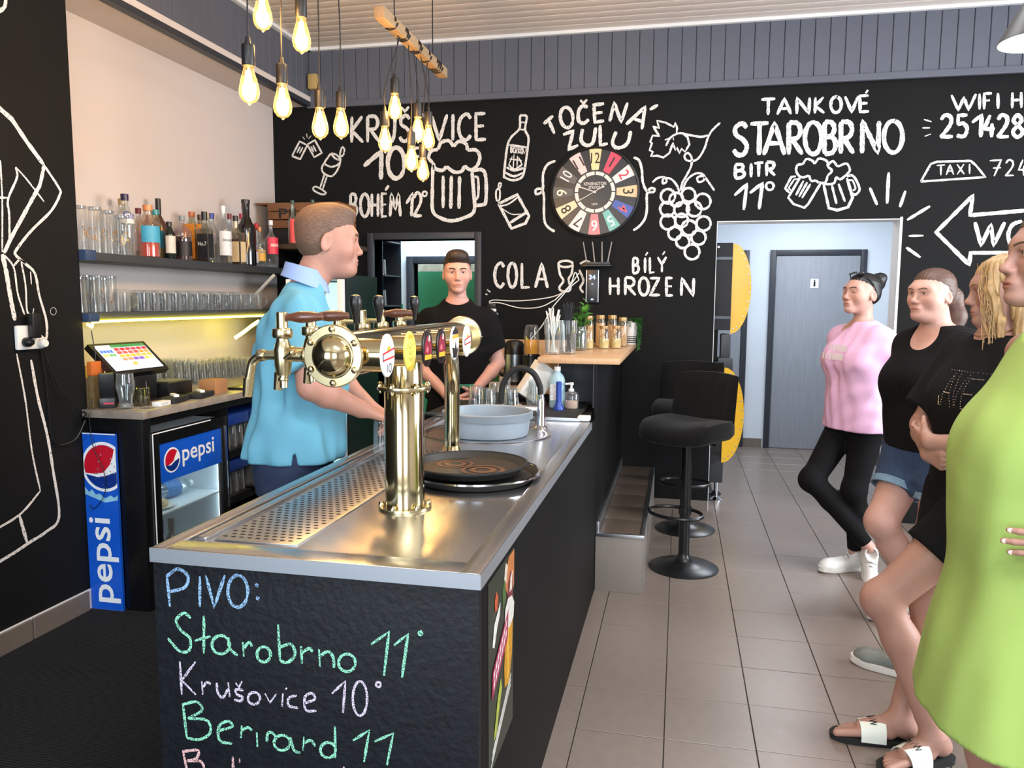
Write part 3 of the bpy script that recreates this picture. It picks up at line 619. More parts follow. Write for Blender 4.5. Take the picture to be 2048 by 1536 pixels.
pr('leaf_print', '#4d6a35', [(.55, .74), (.52, .84), (.6, .9), (.66, .8)], 0)
pr('fruit_print', '#d9cfc2', [(.58, .9), (.64, .98), (.72, .95), (.66, .86)], 1)
pr('fruit_print', '#7a2f3a', [(.74, .74), (.72, .84), (.84, .9), (.96, .84), (.92, .72)], 1)
pr('fruit_print', '#e2d6c8', [(.8, .78), (.84, .86), (.92, .88), (.9, .78)], 2)
pr('glass_print', '#c98f1d', [(.62, .28), (.6, .4), (.66, .64), (.96, .64), (.92, .4), (.8, .26)], 1)
pr('glass_print', '#e0b23c', [(.72, .3), (.72, .62), (.78, .62), (.78, .31)], 2)
pr('foam_print', '#e6e0d8', [(.6, .62), (.62, .72), (.74, .76), (.9, .74), (1, .68), (.97, .6), (.8, .58)], 3)
pr('banner_print', '#a52a50', [(.12, .36), (.14, .5), (.74, .7), (.72, .54)], 4)
for r_ in (0, 1):
    for k in range(7):
        a0 = .17+k*.075; bb = (.40 if r_ == 0 else .455)+k*.0255; pr('print_lettering', '#e9d3da', [(a0, bb), (a0+.045, bb+.016), (a0+.05, bb+.05), (a0+.006, bb+.034)], 5)
pr('leaf_print', '#a9b548', [(.2, .12), (.34, .3), (.46, .38), (.5, .32), (.36, .2), (.3, .13)], 2)
pr('emblem_print', '#c0562f', [(.24, .8), (.22, .86), (.28, .9), (.34, .86), (.32, .8)], 1)
pr('emblem_print', '#e8e6df', [(.14, .64), (.2, .74), (.42, .81), (.4, .75), (.3, .7), (.2, .62)], 2)
for k in range(3): pr('print_line', '#cfd0c8', [(.1+.03*k, .0+.03*k), (.86+.01*k, .22+.03*k), (.86+.01*k, .232+.03*k), (.1+.03*k, .012+.03*k)], 2)
# ------------------------------------------------------------ beer tap tower
tw = thing('beer_tap_tower', 'polished brass beer tower with horizontal drum on column and curved pipe', 'beer tower', (-.715, 1.95, ZT-.012))
def tp(mb, name, m, **k): return part(mb, name, m, tw, **k)
zb = ZT-.012; cx, cy = -.715, 1.95
tp(MB().lathe([(.053, 0), (.053, .335), (.05, .34), (.05, .4)], (cx, cy, zb), n=40), 'column', m_brass, label='mirror polished brass column')
for z, rr in ((zb, .071), (zb+.325, .071)):
    tp(MB().lathe([(.053, 0), (rr, 0), (rr+.001, .003), (rr, .009), (.053, .010)], (cx, cy, z), n=40), 'flange', m_brass2)
    for k in range(6):
        a = k*PI/3+.35
        tp(MB().lathe([(.0085, 0), (.0085, .006), (.006, .011), (0, .013)], (cx+.063*math.cos(a), cy+.063*math.sin(a), z+.009), n=10).lathe([(.007, 0), (.006, -.006), (0, -.012)], (cx+.063*math.cos(a), cy+.063*math.sin(a), z if z > zb+.1 else z+.012), n=8), 'bolt', m_brass)
DX, DZ, D0, D1 = -.71, 1.362, 1.515, 2.5
tp(MB().lathe([(.05, 0), (.05, D1-D0)], (DX, D0, DZ), (0, 1, 0), 48), 'drum', m_brass, label='brass drum with coppery reflections')
for yy, sg in ((D0, -1), (D1, 1)):
    fl = tp(MB().lathe([(.046, -.004), (.064, -.004), (.0665, 0), (.0665, .006), (.064, .009), (.046, .009)], (DX, yy, DZ), (0, sg, 0), 48), 'end_flange', m_brass2)
    prof = [(.0455, .006)]+[(.0435*math.cos(t), .008+.040*math.sin(t)) for t in [PI/2*i/12 for i in range(13)]]
    part(MB().lathe([(.0465, .004), (.0475, .009), (.0455, .012)], (DX, yy, DZ), (0, sg, 0), 48).lathe(prof, (DX, yy, DZ), (0, sg, 0), 48, cap=False), 'dome', m_brass, tw)
    for k in range(6):
        a = k*PI/3+PI/4-.26
        tp(MB().lathe([(.0075, 0), (.0072, .003), (.005, .0065), (0, .008)], (DX+.0567*math.cos(a), yy+sg*.009, DZ+.0567*math.sin(a)), (0, sg, 0), 12), 'bolt', m_brass2)
# curved second support
pts = [(-.775, 2.6, zb+.03), (-.775, 2.6, zb+.2), (-.772, 2.59, zb+.27), (-.765, 2.56, zb+.32), (-.75, 2.5, zb+.37), (-.73, 2.42, zb+.405)]
tp(MB().tube(spline(pts, 6), .027, 24), 'curved_pipe', m_brass)
tp(MB().lathe([(.055, 0), (.055, .004), (.05, .012), (.034, .03), (.029, .05), (.027, .052)], (-.775, 2.6, zb), n=32), 'pipe_foot', m_brass)
# taps
def tap(y, hk):
    x0 = DX-.05
    b = MB(); b.cyl((x0+.012, y, DZ-.008), (x0-.05, y, DZ-.008), .012); 
    b.lathe([(.019, 0), (.021, .004), (.021, .016), (.018, .02)], (x0-.02, y, DZ-.008), (-1, 0, 0), 20); b.lathe([(.016, 0), (.018, .006), (.016, .012)], (x0-.055, y, DZ-.008), (-1, 0, 0), 20)
    b.cyl((x0-.06, y, DZ-.008), (x0-.105, y, DZ-.008), .014)
    xv = x0-.118
    b.lathe([(.0, -.045), (.015, -.043), (.019, -.02), (.02, .015), (.016, .03), (.014, .035), (.014, .04), (.021, .042), (.0225, .046), (.0225, .058), (.021, .062), (.013, .064), (.0125, .098), (.011, .1), (0, .1)], (xv, y, DZ-.01), n=24)
    b.cyl((xv, y, DZ-.045), (xv+.004, y-.006, DZ-.082), .0105, .0085); b.lathe([(.0115, 0), (.0125, .004), (.0115, .008)], (xv+.001, y-.003, DZ-.066), (0, 0, 1), 16)
    b.tube(spline([(xv-.01, y, DZ-.008), (xv-.05, y, DZ-.01), (xv-.075, y, DZ-.024), (xv-.084, y, DZ-.052), (xv-.088, y, DZ-.07)], 6), .0105, 14)
    b.cyl((xv-.087, y, DZ-.062), (xv-.093, y, DZ-.105), .0125, .0105); b.lathe([(.013, 0), (.014, .008), (.013, .016)], (xv-.045, y, DZ-.009), (-1, 0, 0), 18)
    b.tube([(xv+.012, y-.018, DZ-.014), (xv+.03, y-.02, DZ-.002)], .0035, 8); b.sph((xv+.032, y-.02, DZ), .006, 8, 6)
    t = tp(b, 'tap', m_brass2, label='brass beer tap with curved spout')
    if hk == 'wood':
        h = MB().lathe([(.006, 0), (.0085, .006), (.0085, .012), (.010, .016), (.0135, .035), (.0125, .055), (.009, .075), (.0075, .085), (0, .088)], (xv+.01, y, DZ+.078), (1, .12, .02), 16)
        loc_(h, tw); h.build('handle', m_handle, t, 'turned brown wooden handle')
    else:
        h = MB().lathe([(.006, 0), (.0075, .012), (.011, .028), (.0165, .05), (.017, .062), (.013, .074), (0, .078)], (xv+.05, y, DZ+.055), n=16)
        loc_(h, tw); h.build('handle', m_bplast, t, 'black bulb shaped handle')
        h2 = MB().tube([(xv, y, DZ+.06), (xv+.05, y, DZ+.06)], .006, 8); loc_(h2, tw); h2.build('lever', m_brass2, t)
for y, hk in zip((1.605, 1.745, 1.9, 2.06, 2.2, 2.36), ('wood', 'wood', 'knob', 'knob', 'wood', 'knob')): tap(y, hk)
# badges on stubs
m_bw = mat('badge_white', '#f0efeb', .3, var=.01); m_br = mat('badge_red', '#c22b2b', .4); m_by = mat('badge_yellow', '#e2cf62', .35, var=.05); m_bk = mat('badge_black', '#1c1414', .3); m_bd = mat('badge_wine', '#8c1f33', .35); m_bg = mat('badge_gold', '#d8ab2f', .35)
m_bblue = mat('badge_navy', '#26304e', .4)
def badge(y, kind):
    x = -.612; z = DZ; R = .038
    tp(MB().lathe([(.034, 0), (.036, .002), (.036, .07)], (DX+.03, y, z), (1, 0, 0), 32), 'stub', m_brass)
    base = {'w': m_bw, 'y': m_by, 'd': m_bk, 'n': m_bw}[kind]
    b = tp(MB().lathe([(R, 0), (R, .0035), (R-.002, .005), (0, .0052)], (x, y, z), (1, 0, 0), 32, sx=1.0, sy=1.22, xdir=(0, 1, 0)), 'badge', base, label={'w': 'white oval beer badge with red band', 'y': 'yellow oval beer badge', 'd': 'dark oval beer badge with red figure', 'n': 'black and white oval beer badge'}[kind])
    def mark(name, m, pts, k=0):
        mb = MB().poly([(x+.0052+k*.0003, y+a, z+c_) for a, c_ in pts], (1, 0, 0), .0004); loc_(mb, tw); mb.build(name, m, b, smooth=0)
    if kind == 'w':
        mark('print_band', m_br, [(-.034, .002), (.034, .012), (.034, .016), (-.034, .006)]); mark('print_band', m_br, [(-.034, -.012), (.034, -.006), (.034, -.002), (-.034, -.008)])
        mark('print_emblem', m_bg, [(-.012, .012), (0, .022), (.012, .016), (0, .010)]); mark('print_word', m_bblue, [(-.034, -.01), (-.030, -.01), (-.030, .004), (-.034, .003)], 1)
        if y < 1.6: 
            mark('print_figure', m_bblue, [(-.008, -.036), (-.0055, -.036), (-.0055, -.018), (-.008, -.018)]); mb = MB().lathe([(.006, 0), (.008, 0)], (x+.0056, y+.008, z-.027), (1, 0, 0), 16, cap=False, sy=1.3, xdir=(0, 1, 0)); loc_(mb, tw); mb.build('print_figure', m_bblue, b, smooth=0)
    elif kind == 'y':
        mark('print_crown', m_bg, [(-.016, .03), (-.012, .042), (0, .036), (.012, .042), (.016, .03)]); mark('print_foot', m_bg, [(-.02, -.036), (.02, -.03), (.014, -.043), (-.012, -.044)])
        for q in range(3):
            mark('print_line', mat('badge_olive', '#8f8a34', .4), [(-.02+q*.004, .018-q*.014), (-.004, .008-q*.014), (.016, .018-q*.014), (-.004, .0055-q*.014)])
    elif kind == 'd':
        mark('print_coat', m_bd, [(-.028, -.015), (-.026, .012), (-.01, .03), (.02, .024), (.028, .0), (.026, -.015)]); mark('print_face', m_bw, [(.002, .018), (.006, .032), (.014, .030), (.012, .016)], 1); mark('print_belt', m_bg, [(-.028, -.028), (-.026, -.016), (.026, -.016), (.024, -.028)], 1); mark('print_hand', mat('badge_pink', '#d96a78', .4), [(-.018, -.006), (-.008, .006), (.004, -.004), (-.006, -.012)], 1)
    else:
        mark('print_head', m_bk, [(-.022, .034), (0, .046), (.022, .036), (.03, .026), (-.03, .024)]); mark('print_band', m_bg, [(-.03, .012), (.03, .016), (.028, .026), (-.028, .022)], 1); mark('print_sail', m_bk, [(-.02, -.04), (-.03, -.01), (-.006, -.014), (.004, .006), (.012, -.018), (.03, -.01), (.012, -.04)])
for y, kd in zip((1.562, 1.703, 1.83, 1.945, 2.069, 2.198), 'wyddnw'): badge(y, kd)
# ------------------------------------------------------------ things on the counter
m_tray = mat('black_rubber_tray', '#2a2826', .5, var=.1); m_traym = mat('tray_print_brown', '#6a4630', .5, var=.25, vscale=25)
def tray(z, r, rim, label, x=-.62, y=2.33):
    t = thing('serving_tray', label, 'tray', (x, y, z), 0)
    MB().lathe([(0, 0), (r*.9, 0), (r, .022), (r+.003, .0235), (r-.004, .024), (r*.9-.002, .006), (0, .005)], n=56, cap=False).build('tray_body', m_tray, t)
    MB().lathe([(r-.004, .0225), (r+.0045, .021), (r+.0045, .0265), (r-.003, .0265), (r-.004, .0225)], n=56, cap=False).build('rim', rim, t, 'metal rim' if rim is m_chrome else None)
    return t
zz = ZT-.012
tray(zz+.003, .205, m_chrome, 'lower round black serving tray with shiny metal rim')
t2 = tray(zz+.027, .182, m_brub, 'upper round black serving tray with brown printed emblems', -.64, 2.335)
for a, b, r in ((.05, -.02, .07), (-.06, .05, .06)):
    MB().lathe([(r, 0), (r*.8, 0)], (a, b, .0065), n=28, cap=False).lathe([(r*.62, 0), (r*.35, 0)], (a, b, .0065), n=20, cap=False).build('emblem_print', m_traym, t2)
# grey basin in the sink, faucet
m_greyp = mat('pale_blue_grey_plastic', '#8f9ca8', .4, var=.02)
sk_ = MB(); 
def oval(mb, prof, c, L, n=48):
    """stadium shaped revolve: prof (r,h), half straight length L along x"""
    vs = []; fs = []
    for r, h in prof:
        for k in range(n):
            a = 2*PI*k/n; vs.append((c[0]+r*math.cos(a)+(L if math.cos(a) >= 0 else -L), c[1]+r*math.sin(a), c[2]+h))
    for i in range(len(prof)-1):
        for k in range(n): fs.append((i*n+k, i*n+(k+1) % n, (i+1)*n+(k+1) % n, (i+1)*n+k))
    return mb.add(vs, fs)
part(oval(MB(), [(.245, .0005), (.248, .004), (.235, .005), (.225, .001), (.19, -.008), (.0, -.009)], (-.79, 3.17, ZT-.012), .03), 'sink', m_steel, bc)
tb_ = thing('dish_basin', 'pale grey oval plastic basin standing in the bar sink', 'basin', (-.78, 3.14, ZT-.0125))
oval(MB(), [(0, .002), (.155, .002), (.162, .012), (.168, .07), (.176, .072), (.178, .1), (.174, .104), (.168, .1), (.158, .02), (0, .01)], (0, 0, 0), .012).build('basin_body', m_greyp, tb_)
oval(MB(), [(.1765, .072), (.179, .073), (.181, .1), (.1765, .1025)], (0, 0, 0), .012).build('rim_band', mat('grey_plastic_band', '#76828d', .4), tb_)
fa = thing('faucet', 'chrome bar faucet with black flexible arched hose', 'faucet', (-.593, 3.36, ZT-.012))
MB().lathe([(.036, 0), (.036, .004), (.024, .012), (.022, .02), (.022, .12), (.018, .135), (.015, .15), (0, .152)], n=24).build('faucet_body', m_chrome, fa)
MB().cyl((-.01, 0, .085), (-.085, -.02, .088), .014, .016).lathe([(.02, 0), (.022, .01), (.02, .025), (0, .03)], (-.08, -.02, .088), (-1, -.2, 0), 16).cyl((-.095, -.022, .095), (-.1, -.03, .14), .006).build('lever', m_chrome, fa)
hp = spline([(0, 0, .145), (-.004, 0, .19), (-.035, 0, .245), (-.09, 0, .265), (-.14, 0, .24), (-.17, 0, .19), (-.18, 0, .135), (-.182, 0, .1)], 8)
hmb = MB().tube(hp, .0135, 14)
hmb.build('hose', m_brub, fa, 'black ribbed hose')
MB().cyl((-.182, 0, .105), (-.183, 0, .08), .015, .013).build('nozzle', m_chrome, fa)
# inverted glasses on black mat
mt_ = thing('drain_mat', 'black rubber drain mat with steel edge behind the sink', 'mat', (-.72, 3.76, 0))
MB().box(-.46, .27, -.25, .27, ZT+.001, ZT+.012, .004).build('mat_body', m_brub, mt_)
MB().box(-.46, .29, -.264, -.251, ZT+.001, ZT+.016, .003).build('edge_strip', m_steel2, mt_)
MB().box(.275, .33, -.255, -.19, ZT+.001, ZT+.022, .004).build('end_cap', m_wplast, mt_, 'white end cap')
def prof_glass(h, rb, rt, th=.002, foot=.006):
    """open tumbler, mouth up"""
    return [(0, .0), (rb*.96, 0), (rb, .002), (rt, h), (rt-th, h), (rb-th, foot), (0, foot)]
def glass_thing(name, label, prof, loc, inv=False, h=0, group=None, n=24, cat='glass', m=None):
    P = [(r, h-z) for r, z in prof] if inv else prof
    o = MB().lathe(P, n=n, cap=False).build(name, m or m_clear, loc=loc)
    return tag(o, label, cat, group)
gtxt = ['leftmost upturned tumbler on the black drain mat', 'second upturned tumbler from the left on the black drain mat', 'upturned tumbler on the drain mat right behind the faucet hose', 'upturned tumbler at the back of the drain mat by the green bottle', 'curvy upturned beer glass on the drain mat beside the white box']
cp_ = prof_glass(.115, .030, .04)
for i, (x, y) in enumerate([(-.985, 3.72), (-.9, 3.63), (-.79, 3.66), (-.93, 3.9)]):
    glass_thing('tumbler', gtxt[i], cp_, (x, y, ZT+.0125), True, .115, 'tumblers on the drain mat')
cola = [(0, 0), (.028, 0), (.03, .004), (.027, .03), (.03, .055), (.037, .085), (.039, .105), (.035, .13), (.034, .15), (.032, .15), (.033, .13), (.036, .105), (.034, .085), (.027, .055), (.024, .03), (.026, .01), (0, .01)]
glass_thing('beer_glass', gtxt[4], cola, (-.7, 3.78, ZT+.0125), True, .15)
glass_thing('beer_glass', 'curvy upturned beer glass behind the arch of the faucet', cola, (-.86, 3.83, ZT+.0125), True, .15)
# ribbed mug under the hand
rib = MB(); N_ = 40; pr = [(.030, 0), (.0345, .004), (.036, .03), (.037, .09), (.0375, .118)]
vs = []; fs = []
for r, h in pr:
    for k in range(N_): a = 2*PI*k/N_; rr = r*(1+(.03 if k % 4 < 2 else -.03)*(1 if h < .1 else 0)); vs.append((rr*math.cos(a), rr*math.sin(a), .118-h))
for i in range(len(pr)-1):
    for k in range(N_): fs.append((i*N_+k, i*N_+(k+1) % N_, (i+1)*N_+(k+1) % N_, (i+1)*N_+k))
fs.append(tuple(range(N_)))
tag(rib.add(vs, fs).build('beer_glass', m_clear, loc=(-1.04, 2.62, ZT)), 'ribbed upturned beer glass under the hand of the man in blue', 'glass')
# soap, cleaner, white box
so = thing('soap_dispenser', 'clear pump soap bottle with white pump beside the blue cleaner', 'bottle', (-.52, 3.84, ZT+.012))
MB().lathe([(0, 0), (.034, 0), (.037, .006), (.037, .07), (.03, .082), (.012, .09), (0, .09)], n=20, cap=False, sy=.7).build('bottle_body', glass('soap_glass', (.9, .93, .95, 1), .1), so)
MB().lathe([(.0, .001), (.03, .002), (.033, .01), (.033, .04), (0, .042)], n=20, sy=.68).build('liquid', mat('peach_soap', '#e8c4ad', .3), so)
MB().lathe([(.014, .088), (.014, .1), (.006, .103), (.006, .118), (.012, .12), (.012, .132), (0, .133)], n=16).cyl((0, 0, .127), (-.03, -.012, .125), .005).build('pump', m_wplast, so)
bo = thing('cleaner_bottle', 'light blue cleaner bottle with a white cap and a blue brush in front', 'bottle', (-.595, 3.86, ZT+.012))
MB().lathe([(0, 0), (.036, 0), (.04, .005), (.04, .14), (.034, .16), (.016, .18), (.015, .19), (0, .19)], n=20, cap=False, sy=.72).build('bottle_body', mat('pale_blue_plastic', '#a7c9d6', .3, var=.04), bo)
MB().lathe([(.017, .188), (.017, .21), (0, .212)], n=16).build('cap', m_wplast, bo)
MB().box(-.03, .01, -.032, -.028, .04, .12).build('paper_label', mat('label_red_white', '#d9d3d3', .5, var=.4, vscale=60), bo)
br = thing('bottle_brush', 'dark blue upright brush standing before the cleaner bottle', 'brush', (-.575, 3.78, ZT+.012))
MB().lathe([(.028, 0), (.028, .01), (.016, .03), (.014, .04), (.014, .14), (0, .143)], n=18).build('brush_body', mat('blue_plastic', '#1f3f9c', .3), br)
wb = thing('card_terminal', 'tilted white card box leaning behind the faucet', 'box', (-.765, 3.9, ZT+.0135), .5)
b = MB().box(-.06, .06, -.045, .045, 0, .2, .004); b.xf(Matrix.Translation((0.0, 0, .036)) @ Matrix.Rotation(.6, 4, 'Y')); 
b.build('box_body', m_wplast, wb)
b = MB().box(-.04, .02, -.047, -.0455, .03, .1); b.xf(Matrix.Translation((0.0, 0, .036)) @ Matrix.Rotation(.6, 4, 'Y')); b.build('print_panel', mat('grey_print', '#c6cacb', .5, var=.2, vscale=80), wb)
# ------------------------------------------------------------ back bar in the alcove
def textmesh(text, size, bold=0.0):
    cu = bpy.data.curves.new('t', 'FONT'); cu.body = text; cu.size = size; cu.offset = bold*size; cu.resolution_u = 3
    o = bpy.data.objects.new('t', cu); COL.objects.link(o)
    dg = bpy.context.evaluated_depsgraph_get(); me = o.evaluated_get(dg).to_mesh()
    vs = [v.co.copy() for v in me.vertices]; fs = [tuple(p.vertices) for p in me.polygons]
    o.evaluated_get(dg).to_mesh_clear(); bpy.data.objects.remove(o); bpy.data.curves.remove(cu)
    return vs, fs
def textpart(text, size, org, xd, yd, m, parent, name='print_lettering', bold=0, width=None, label=None):
    vs, fs = textmesh(text, size, bold)
    x0 = min(v.x for v in vs); x1 = max(v.x for v in vs); k = 1 if width is None else width/(x1-x0)
    xd = Vector(xd).normalized(); yd = Vector(yd).normalized(); org = Vector(org); off = parent.matrix_world.translation if False else Vector((0, 0, 0))
    mb = MB(); mb.add([org+xd*((v.x-x0)*k)+yd*v.y for v in vs], fs)
    return mb.build(name, m, parent, label, smooth=0)
def rel(p, root): return Vector(p)-root.location
m_counter2 = mat('grey_marble_laminate', '#8d8379', .35, var=.25, vscale=14)
m_shelf = mat('anthracite_shelf', '#35383d', .5, var=.05); m_shelfn = mat('navy_shelf_end', '#2b3e5c', .5)
m_pblue = mat('pepsi_blue', '#1457c8', .3, var=.12, vscale=4); m_pdeep = mat('pepsi_deep_blue', '#0d3184', .3, var=.1); m_pred = mat('pepsi_red', '#c1142c', .3, var=.08); m_pwhite = mat('pepsi_white', '#eef2f6', .3, var=.02)
m_black2 = mat('black_lacquer', '#0d0d0f', .3, var=.05)
XC = -2.40; ZK = .965
bk = thing('back_counter', 'back bar counter with speckled marble top and black body', 'counter', (-2.72, 3.07, 0))
part(MB().box(XA+.002, XC+.02, 3.105, 4.88, ZK-.036, ZK, .003).box(XL+.006, XC+.02, 3.06, 3.105, ZK-.036, ZK, .003), 'counter_top', m_counter2, bk, label='speckled grey marble top')
part(MB().box(-2.53, XC, 3.075, 3.135, 0, ZK-.037, .003), 'post', m_black2, bk)
part(MB().box(XA+.002, XC-.01, 3.105, 3.12, 0, ZK-.037).box(XA+.002, XC-.01, 4.86, 4.88, 0, ZK-.037).box(XA+.002, XA+.02, 3.12, 4.86, 0, ZK-.037).box(XA+.02, XC-.005, 3.76, 3.775, 0, ZK-.037), 'carcass', m_black2, bk)
part(MB().box(XC-.03, XC, 3.135, 4.86, ZK-.075, ZK-.037), 'rail', m_black2, bk)
for z in (.62, .36): part(MB().box(XA+.02, XC-.01, 3.775, 4.86, z-.02, z), 'shelf', m_black2, bk)
# advertising panel on the end
pp = thing('advertising_panel', 'tall blue panel with round red white blue logo reading pepsi', 'sign', (-2.625, 3.068, 0))
def pl(mb, name, m, root=pp, **k): return part(mb, name, m, root, smooth=0, **k)
XP0, XP1 = -2.707, -2.532
pl(MB().box(XP0, XP1, 3.058, 3.072, .005, .857), 'panel', m_pblue)
pl(MB().box(XP0, XP1, 3.0570, 3.0580, .852, .857).box(XP0, XP1, 3.0570, 3.0580, .005, .008), 'edge_strip', m_pwhite)
def disc(cx, cz, R, y, pts): return MB().poly([(cx+R*a, y, cz+R*b) for a, b in pts], (0, -1, 0), .0006)
def arc(a0, a1, n=24): return [(math.cos(a0+(a1-a0)*i/n), math.sin(a0+(a1-a0)*i/n)) for i in range(n+1)]
def logo(root, cx, cz, R, y, f, tilt=0):
    """f maps flat (a,b) in logo units to a point; three fields and a white ring"""
    pass
def clipx(pts, cx, R):  # keep inside panel width
    return [(min(max(a, (XP0-cx)/R), (XP1-cx)/R), b) for a, b in pts]
lx, lz, LR = -2.60, .70, .118
pl(disc(lx, lz, LR, 3.0578, clipx(arc(0, 2*PI, 40), lx, LR)), 'logo_ring', m_pwhite)
pl(disc(lx, lz, LR, 3.0572, clipx([(.88*a, .88*b) for a, b in arc(0, 2*PI, 40)], lx, LR)), 'logo_blue', m_pdeep)
pl(disc(lx, lz, LR, 3.0566, clipx([(.87*a, .87*b) for a, b in arc(PI*.05, PI*1.12, 24)]+[(-.3, -.42), (.1, -.35), (.5, -.2), (.75, -.18)], lx, LR)), 'logo_white', m_pwhite)
pl(disc(lx, lz, LR, 3.0560, clipx([(.87*a, .87*b) for a, b in arc(PI*.3, PI*1.1, 24)]+[(-.35, -.3), (0, -.22), (.3, .1), (.45, .45)], lx, LR)), 'logo_red', m_pred)
dr = MB()
for k in range(26):
    a = random.uniform(-.068, .07); b = random.uniform(-.1, .1); r = random.uniform(.002, .006); dr.lathe([(r, 0), (r*.7, .0012), (0, .0016)], (min(max(lx+a, XP0+.008), XP1-.008), 3.0555, lz+b), (0, -1, 0), 10)
tag(pl(dr, 'water_drop', glass('water_drop', (.9, .95, 1, 1), .2)), kind='stuff')
ice = [(XP0, .565), (XP0, .6), (-2.685, .575), (-2.67, .59), (-2.65, .565), (-2.63, .572), (-2.6, .55), (-2.57, .566), (-2.55, .555), (XP1, .57), (XP1, .545), (-2.6, .53)]
pl(MB().poly([(a, 3.0578, b) for a, b in ice], (0, -1, 0), .0004), 'ice_print', mat('ice_blue', '#8ec5ec', .3, var=.2, vscale=30))
textpart('pepsi', .17, rel((-2.583, 3.0568, .045), pp), (0, 0, 1), (-1, 0, 0), m_pwhite, pp, bold=.012, width=.41, label='white word pepsi running upwards')
# under-counter fridge
fr = thing('bar_fridge', 'black under-counter fridge with glass door and blue header reading pepsi', 'fridge', (-2.7, 3.45, 0))
m_frin = mat('fridge_liner', '#dfe9ee', .5, emit=(.8, .93, 1, 1), estr=0)
part(MB().box(-2.93, -2.43, 3.14, 3.155, .04, .84).box(-2.93, -2.43, 3.735, 3.75, .04, .84).box(-2.95, -2.93, 3.14, 3.75, .04, .84).box(-2.93, -2.43, 3.155, 3.735, .04, .06).box(-2.93, -2.43, 3.155, 3.735, .82, .84), 'cabinet', m_frin, fr, label='white lit inside')
dfm = part(MB().box(-2.428, XC+.002, 3.137, 3.19, .03, .85, .003).box(-2.428, XC+.002, 3.7, 3.752, .03, .85, .003).box(-2.428, XC+.002, 3.19, 3.7, .03, .12).box(-2.428, XC+.002, 3.19, 3.7, .79, .85), 'door', m_black2, fr)
def fsub(mb, name, m, par=None, **k):
    loc_(mb, fr); return mb.build(name, m, par or dfm, smooth=0, **k)
fsub(MB().box(-2.415, -2.410, 3.19, 3.7, .12, .79), 'door_glass', glass('door_glass', (.93, .97, .98, 1), .06, .02, .5))
fsub(MB().box(XC+.0025, XC+.0055, 3.137, 3.142, .03, .85).box(XC+.0025, XC+.0055, 3.142, 3.6, .845, .85), 'door_trim', m_pwhite)
fsub(MB().box(XC+.0025, XC+.02, 3.722, 3.732, .35, .8), 'door_handle', m_chrome)
fsub(MB().box(-2.409, -2.404, 3.19, 3.7, .6, .79), 'header_sign', m_pblue)
def fc(cy, cz, R, pts): return MB().poly([(-2.4035, cy+R*a, cz+R*b) for a, b in pts], (1, 0, 0), .0005)
for nm, mm, pts, o in (('logo_ring', m_pwhite, arc(0, 2*PI, 32), 0), ('logo_blue', m_pdeep, [(.87*a, .87*b) for a, b in arc(0, 2*PI, 32)], .0006), ('logo_white', m_pwhite, [(.86*a, .86*b) for a, b in arc(PI*.0, PI*1.1, 20)]+[(-.2, -.4), (.3, -.15)], .0012), ('logo_red', m_pred, [(.86*a, .86*b) for a, b in arc(PI*.25, PI*1.12, 20)]+[(-.35, -.3), (.1, -.1), (.4, .35)], .0018)):
    mb = fc(3.285, .697, .062, pts); mb.v = [(a+o, b, c) for a, b, c in mb.v]; fsub(mb, nm, mm)
textpart('pepsi', .12, rel((-2.4033, 3.365, .675), fr), (0, 1, 0), (0, 0, 1), m_pwhite, dfm, bold=.012, width=.27, label='white word pepsi')
part(MB().box(-2.925, -2.435, 3.157, 3.733, .428, .436), 'wire_shelf', m_frin, fr)
part(MB().box(-2.5, -2.44, 3.2, 3.7, .808, .819), 'lamp', mat('fridge_lamp', '#ffffff', .5, emit=(.8, .95, 1, 1), estr=6), fr)
part(MB().box(-2.44, -2.432, 3.716, 3.73, .08, .78), 'side_lamp', mat('fridge_lamp', '#ffffff'), fr)
pl_ = thing('plate', 'white plate of pastry on the fridge shelf', 'plate', (-2.53, 3.33, .437))
MB().lathe([(0, .0), (.05, .0), (.08, .012), (.083, .014), (.05, .004), (0, .004)], n=28, cap=False).build('plate_body', m_wplast, pl_)
MB().sph((0, .01, .022), .045, 14, 8, (1, 1.1, .5)).sph((.02, -.02, .03), .025, 10, 6).build('pastry', mat('pastry', '#d9b98a', .7, var=.3, vscale=50, bump=.4, bscale=90), pl_)
bt = thing('water_bottle', 'clear water bottle with a blue label lying on the fridge shelf', 'bottle', (-2.62, 3.545, .482))
MB().lathe([(0, 0), (.036, .002), (.042, .02), (.04, .06), (.043, .09), (.043, .2), (.035, .235), (.016, .26), (.015, .28), (0, .281)], (0, -.14, 0), (.12, 1, 0), 20, cap=False).build('bottle_body', glass('pet_clear', (.8, .92, .98, 1), .14, .05), bt)
MB().lathe([(.0438, .07), (.0438, .17)], (0, -.14, 0), (.12, 1, 0), 20, cap=False).build('paper_label', mat('water_label', '#2f7fc4', .4, var=.25, vscale=30), bt)
MB().lathe([(.017, .262), (.017, .284), (0, .285)], (0, -.14, 0), (.12, 1, 0), 14).build('cap', m_wplast, bt)

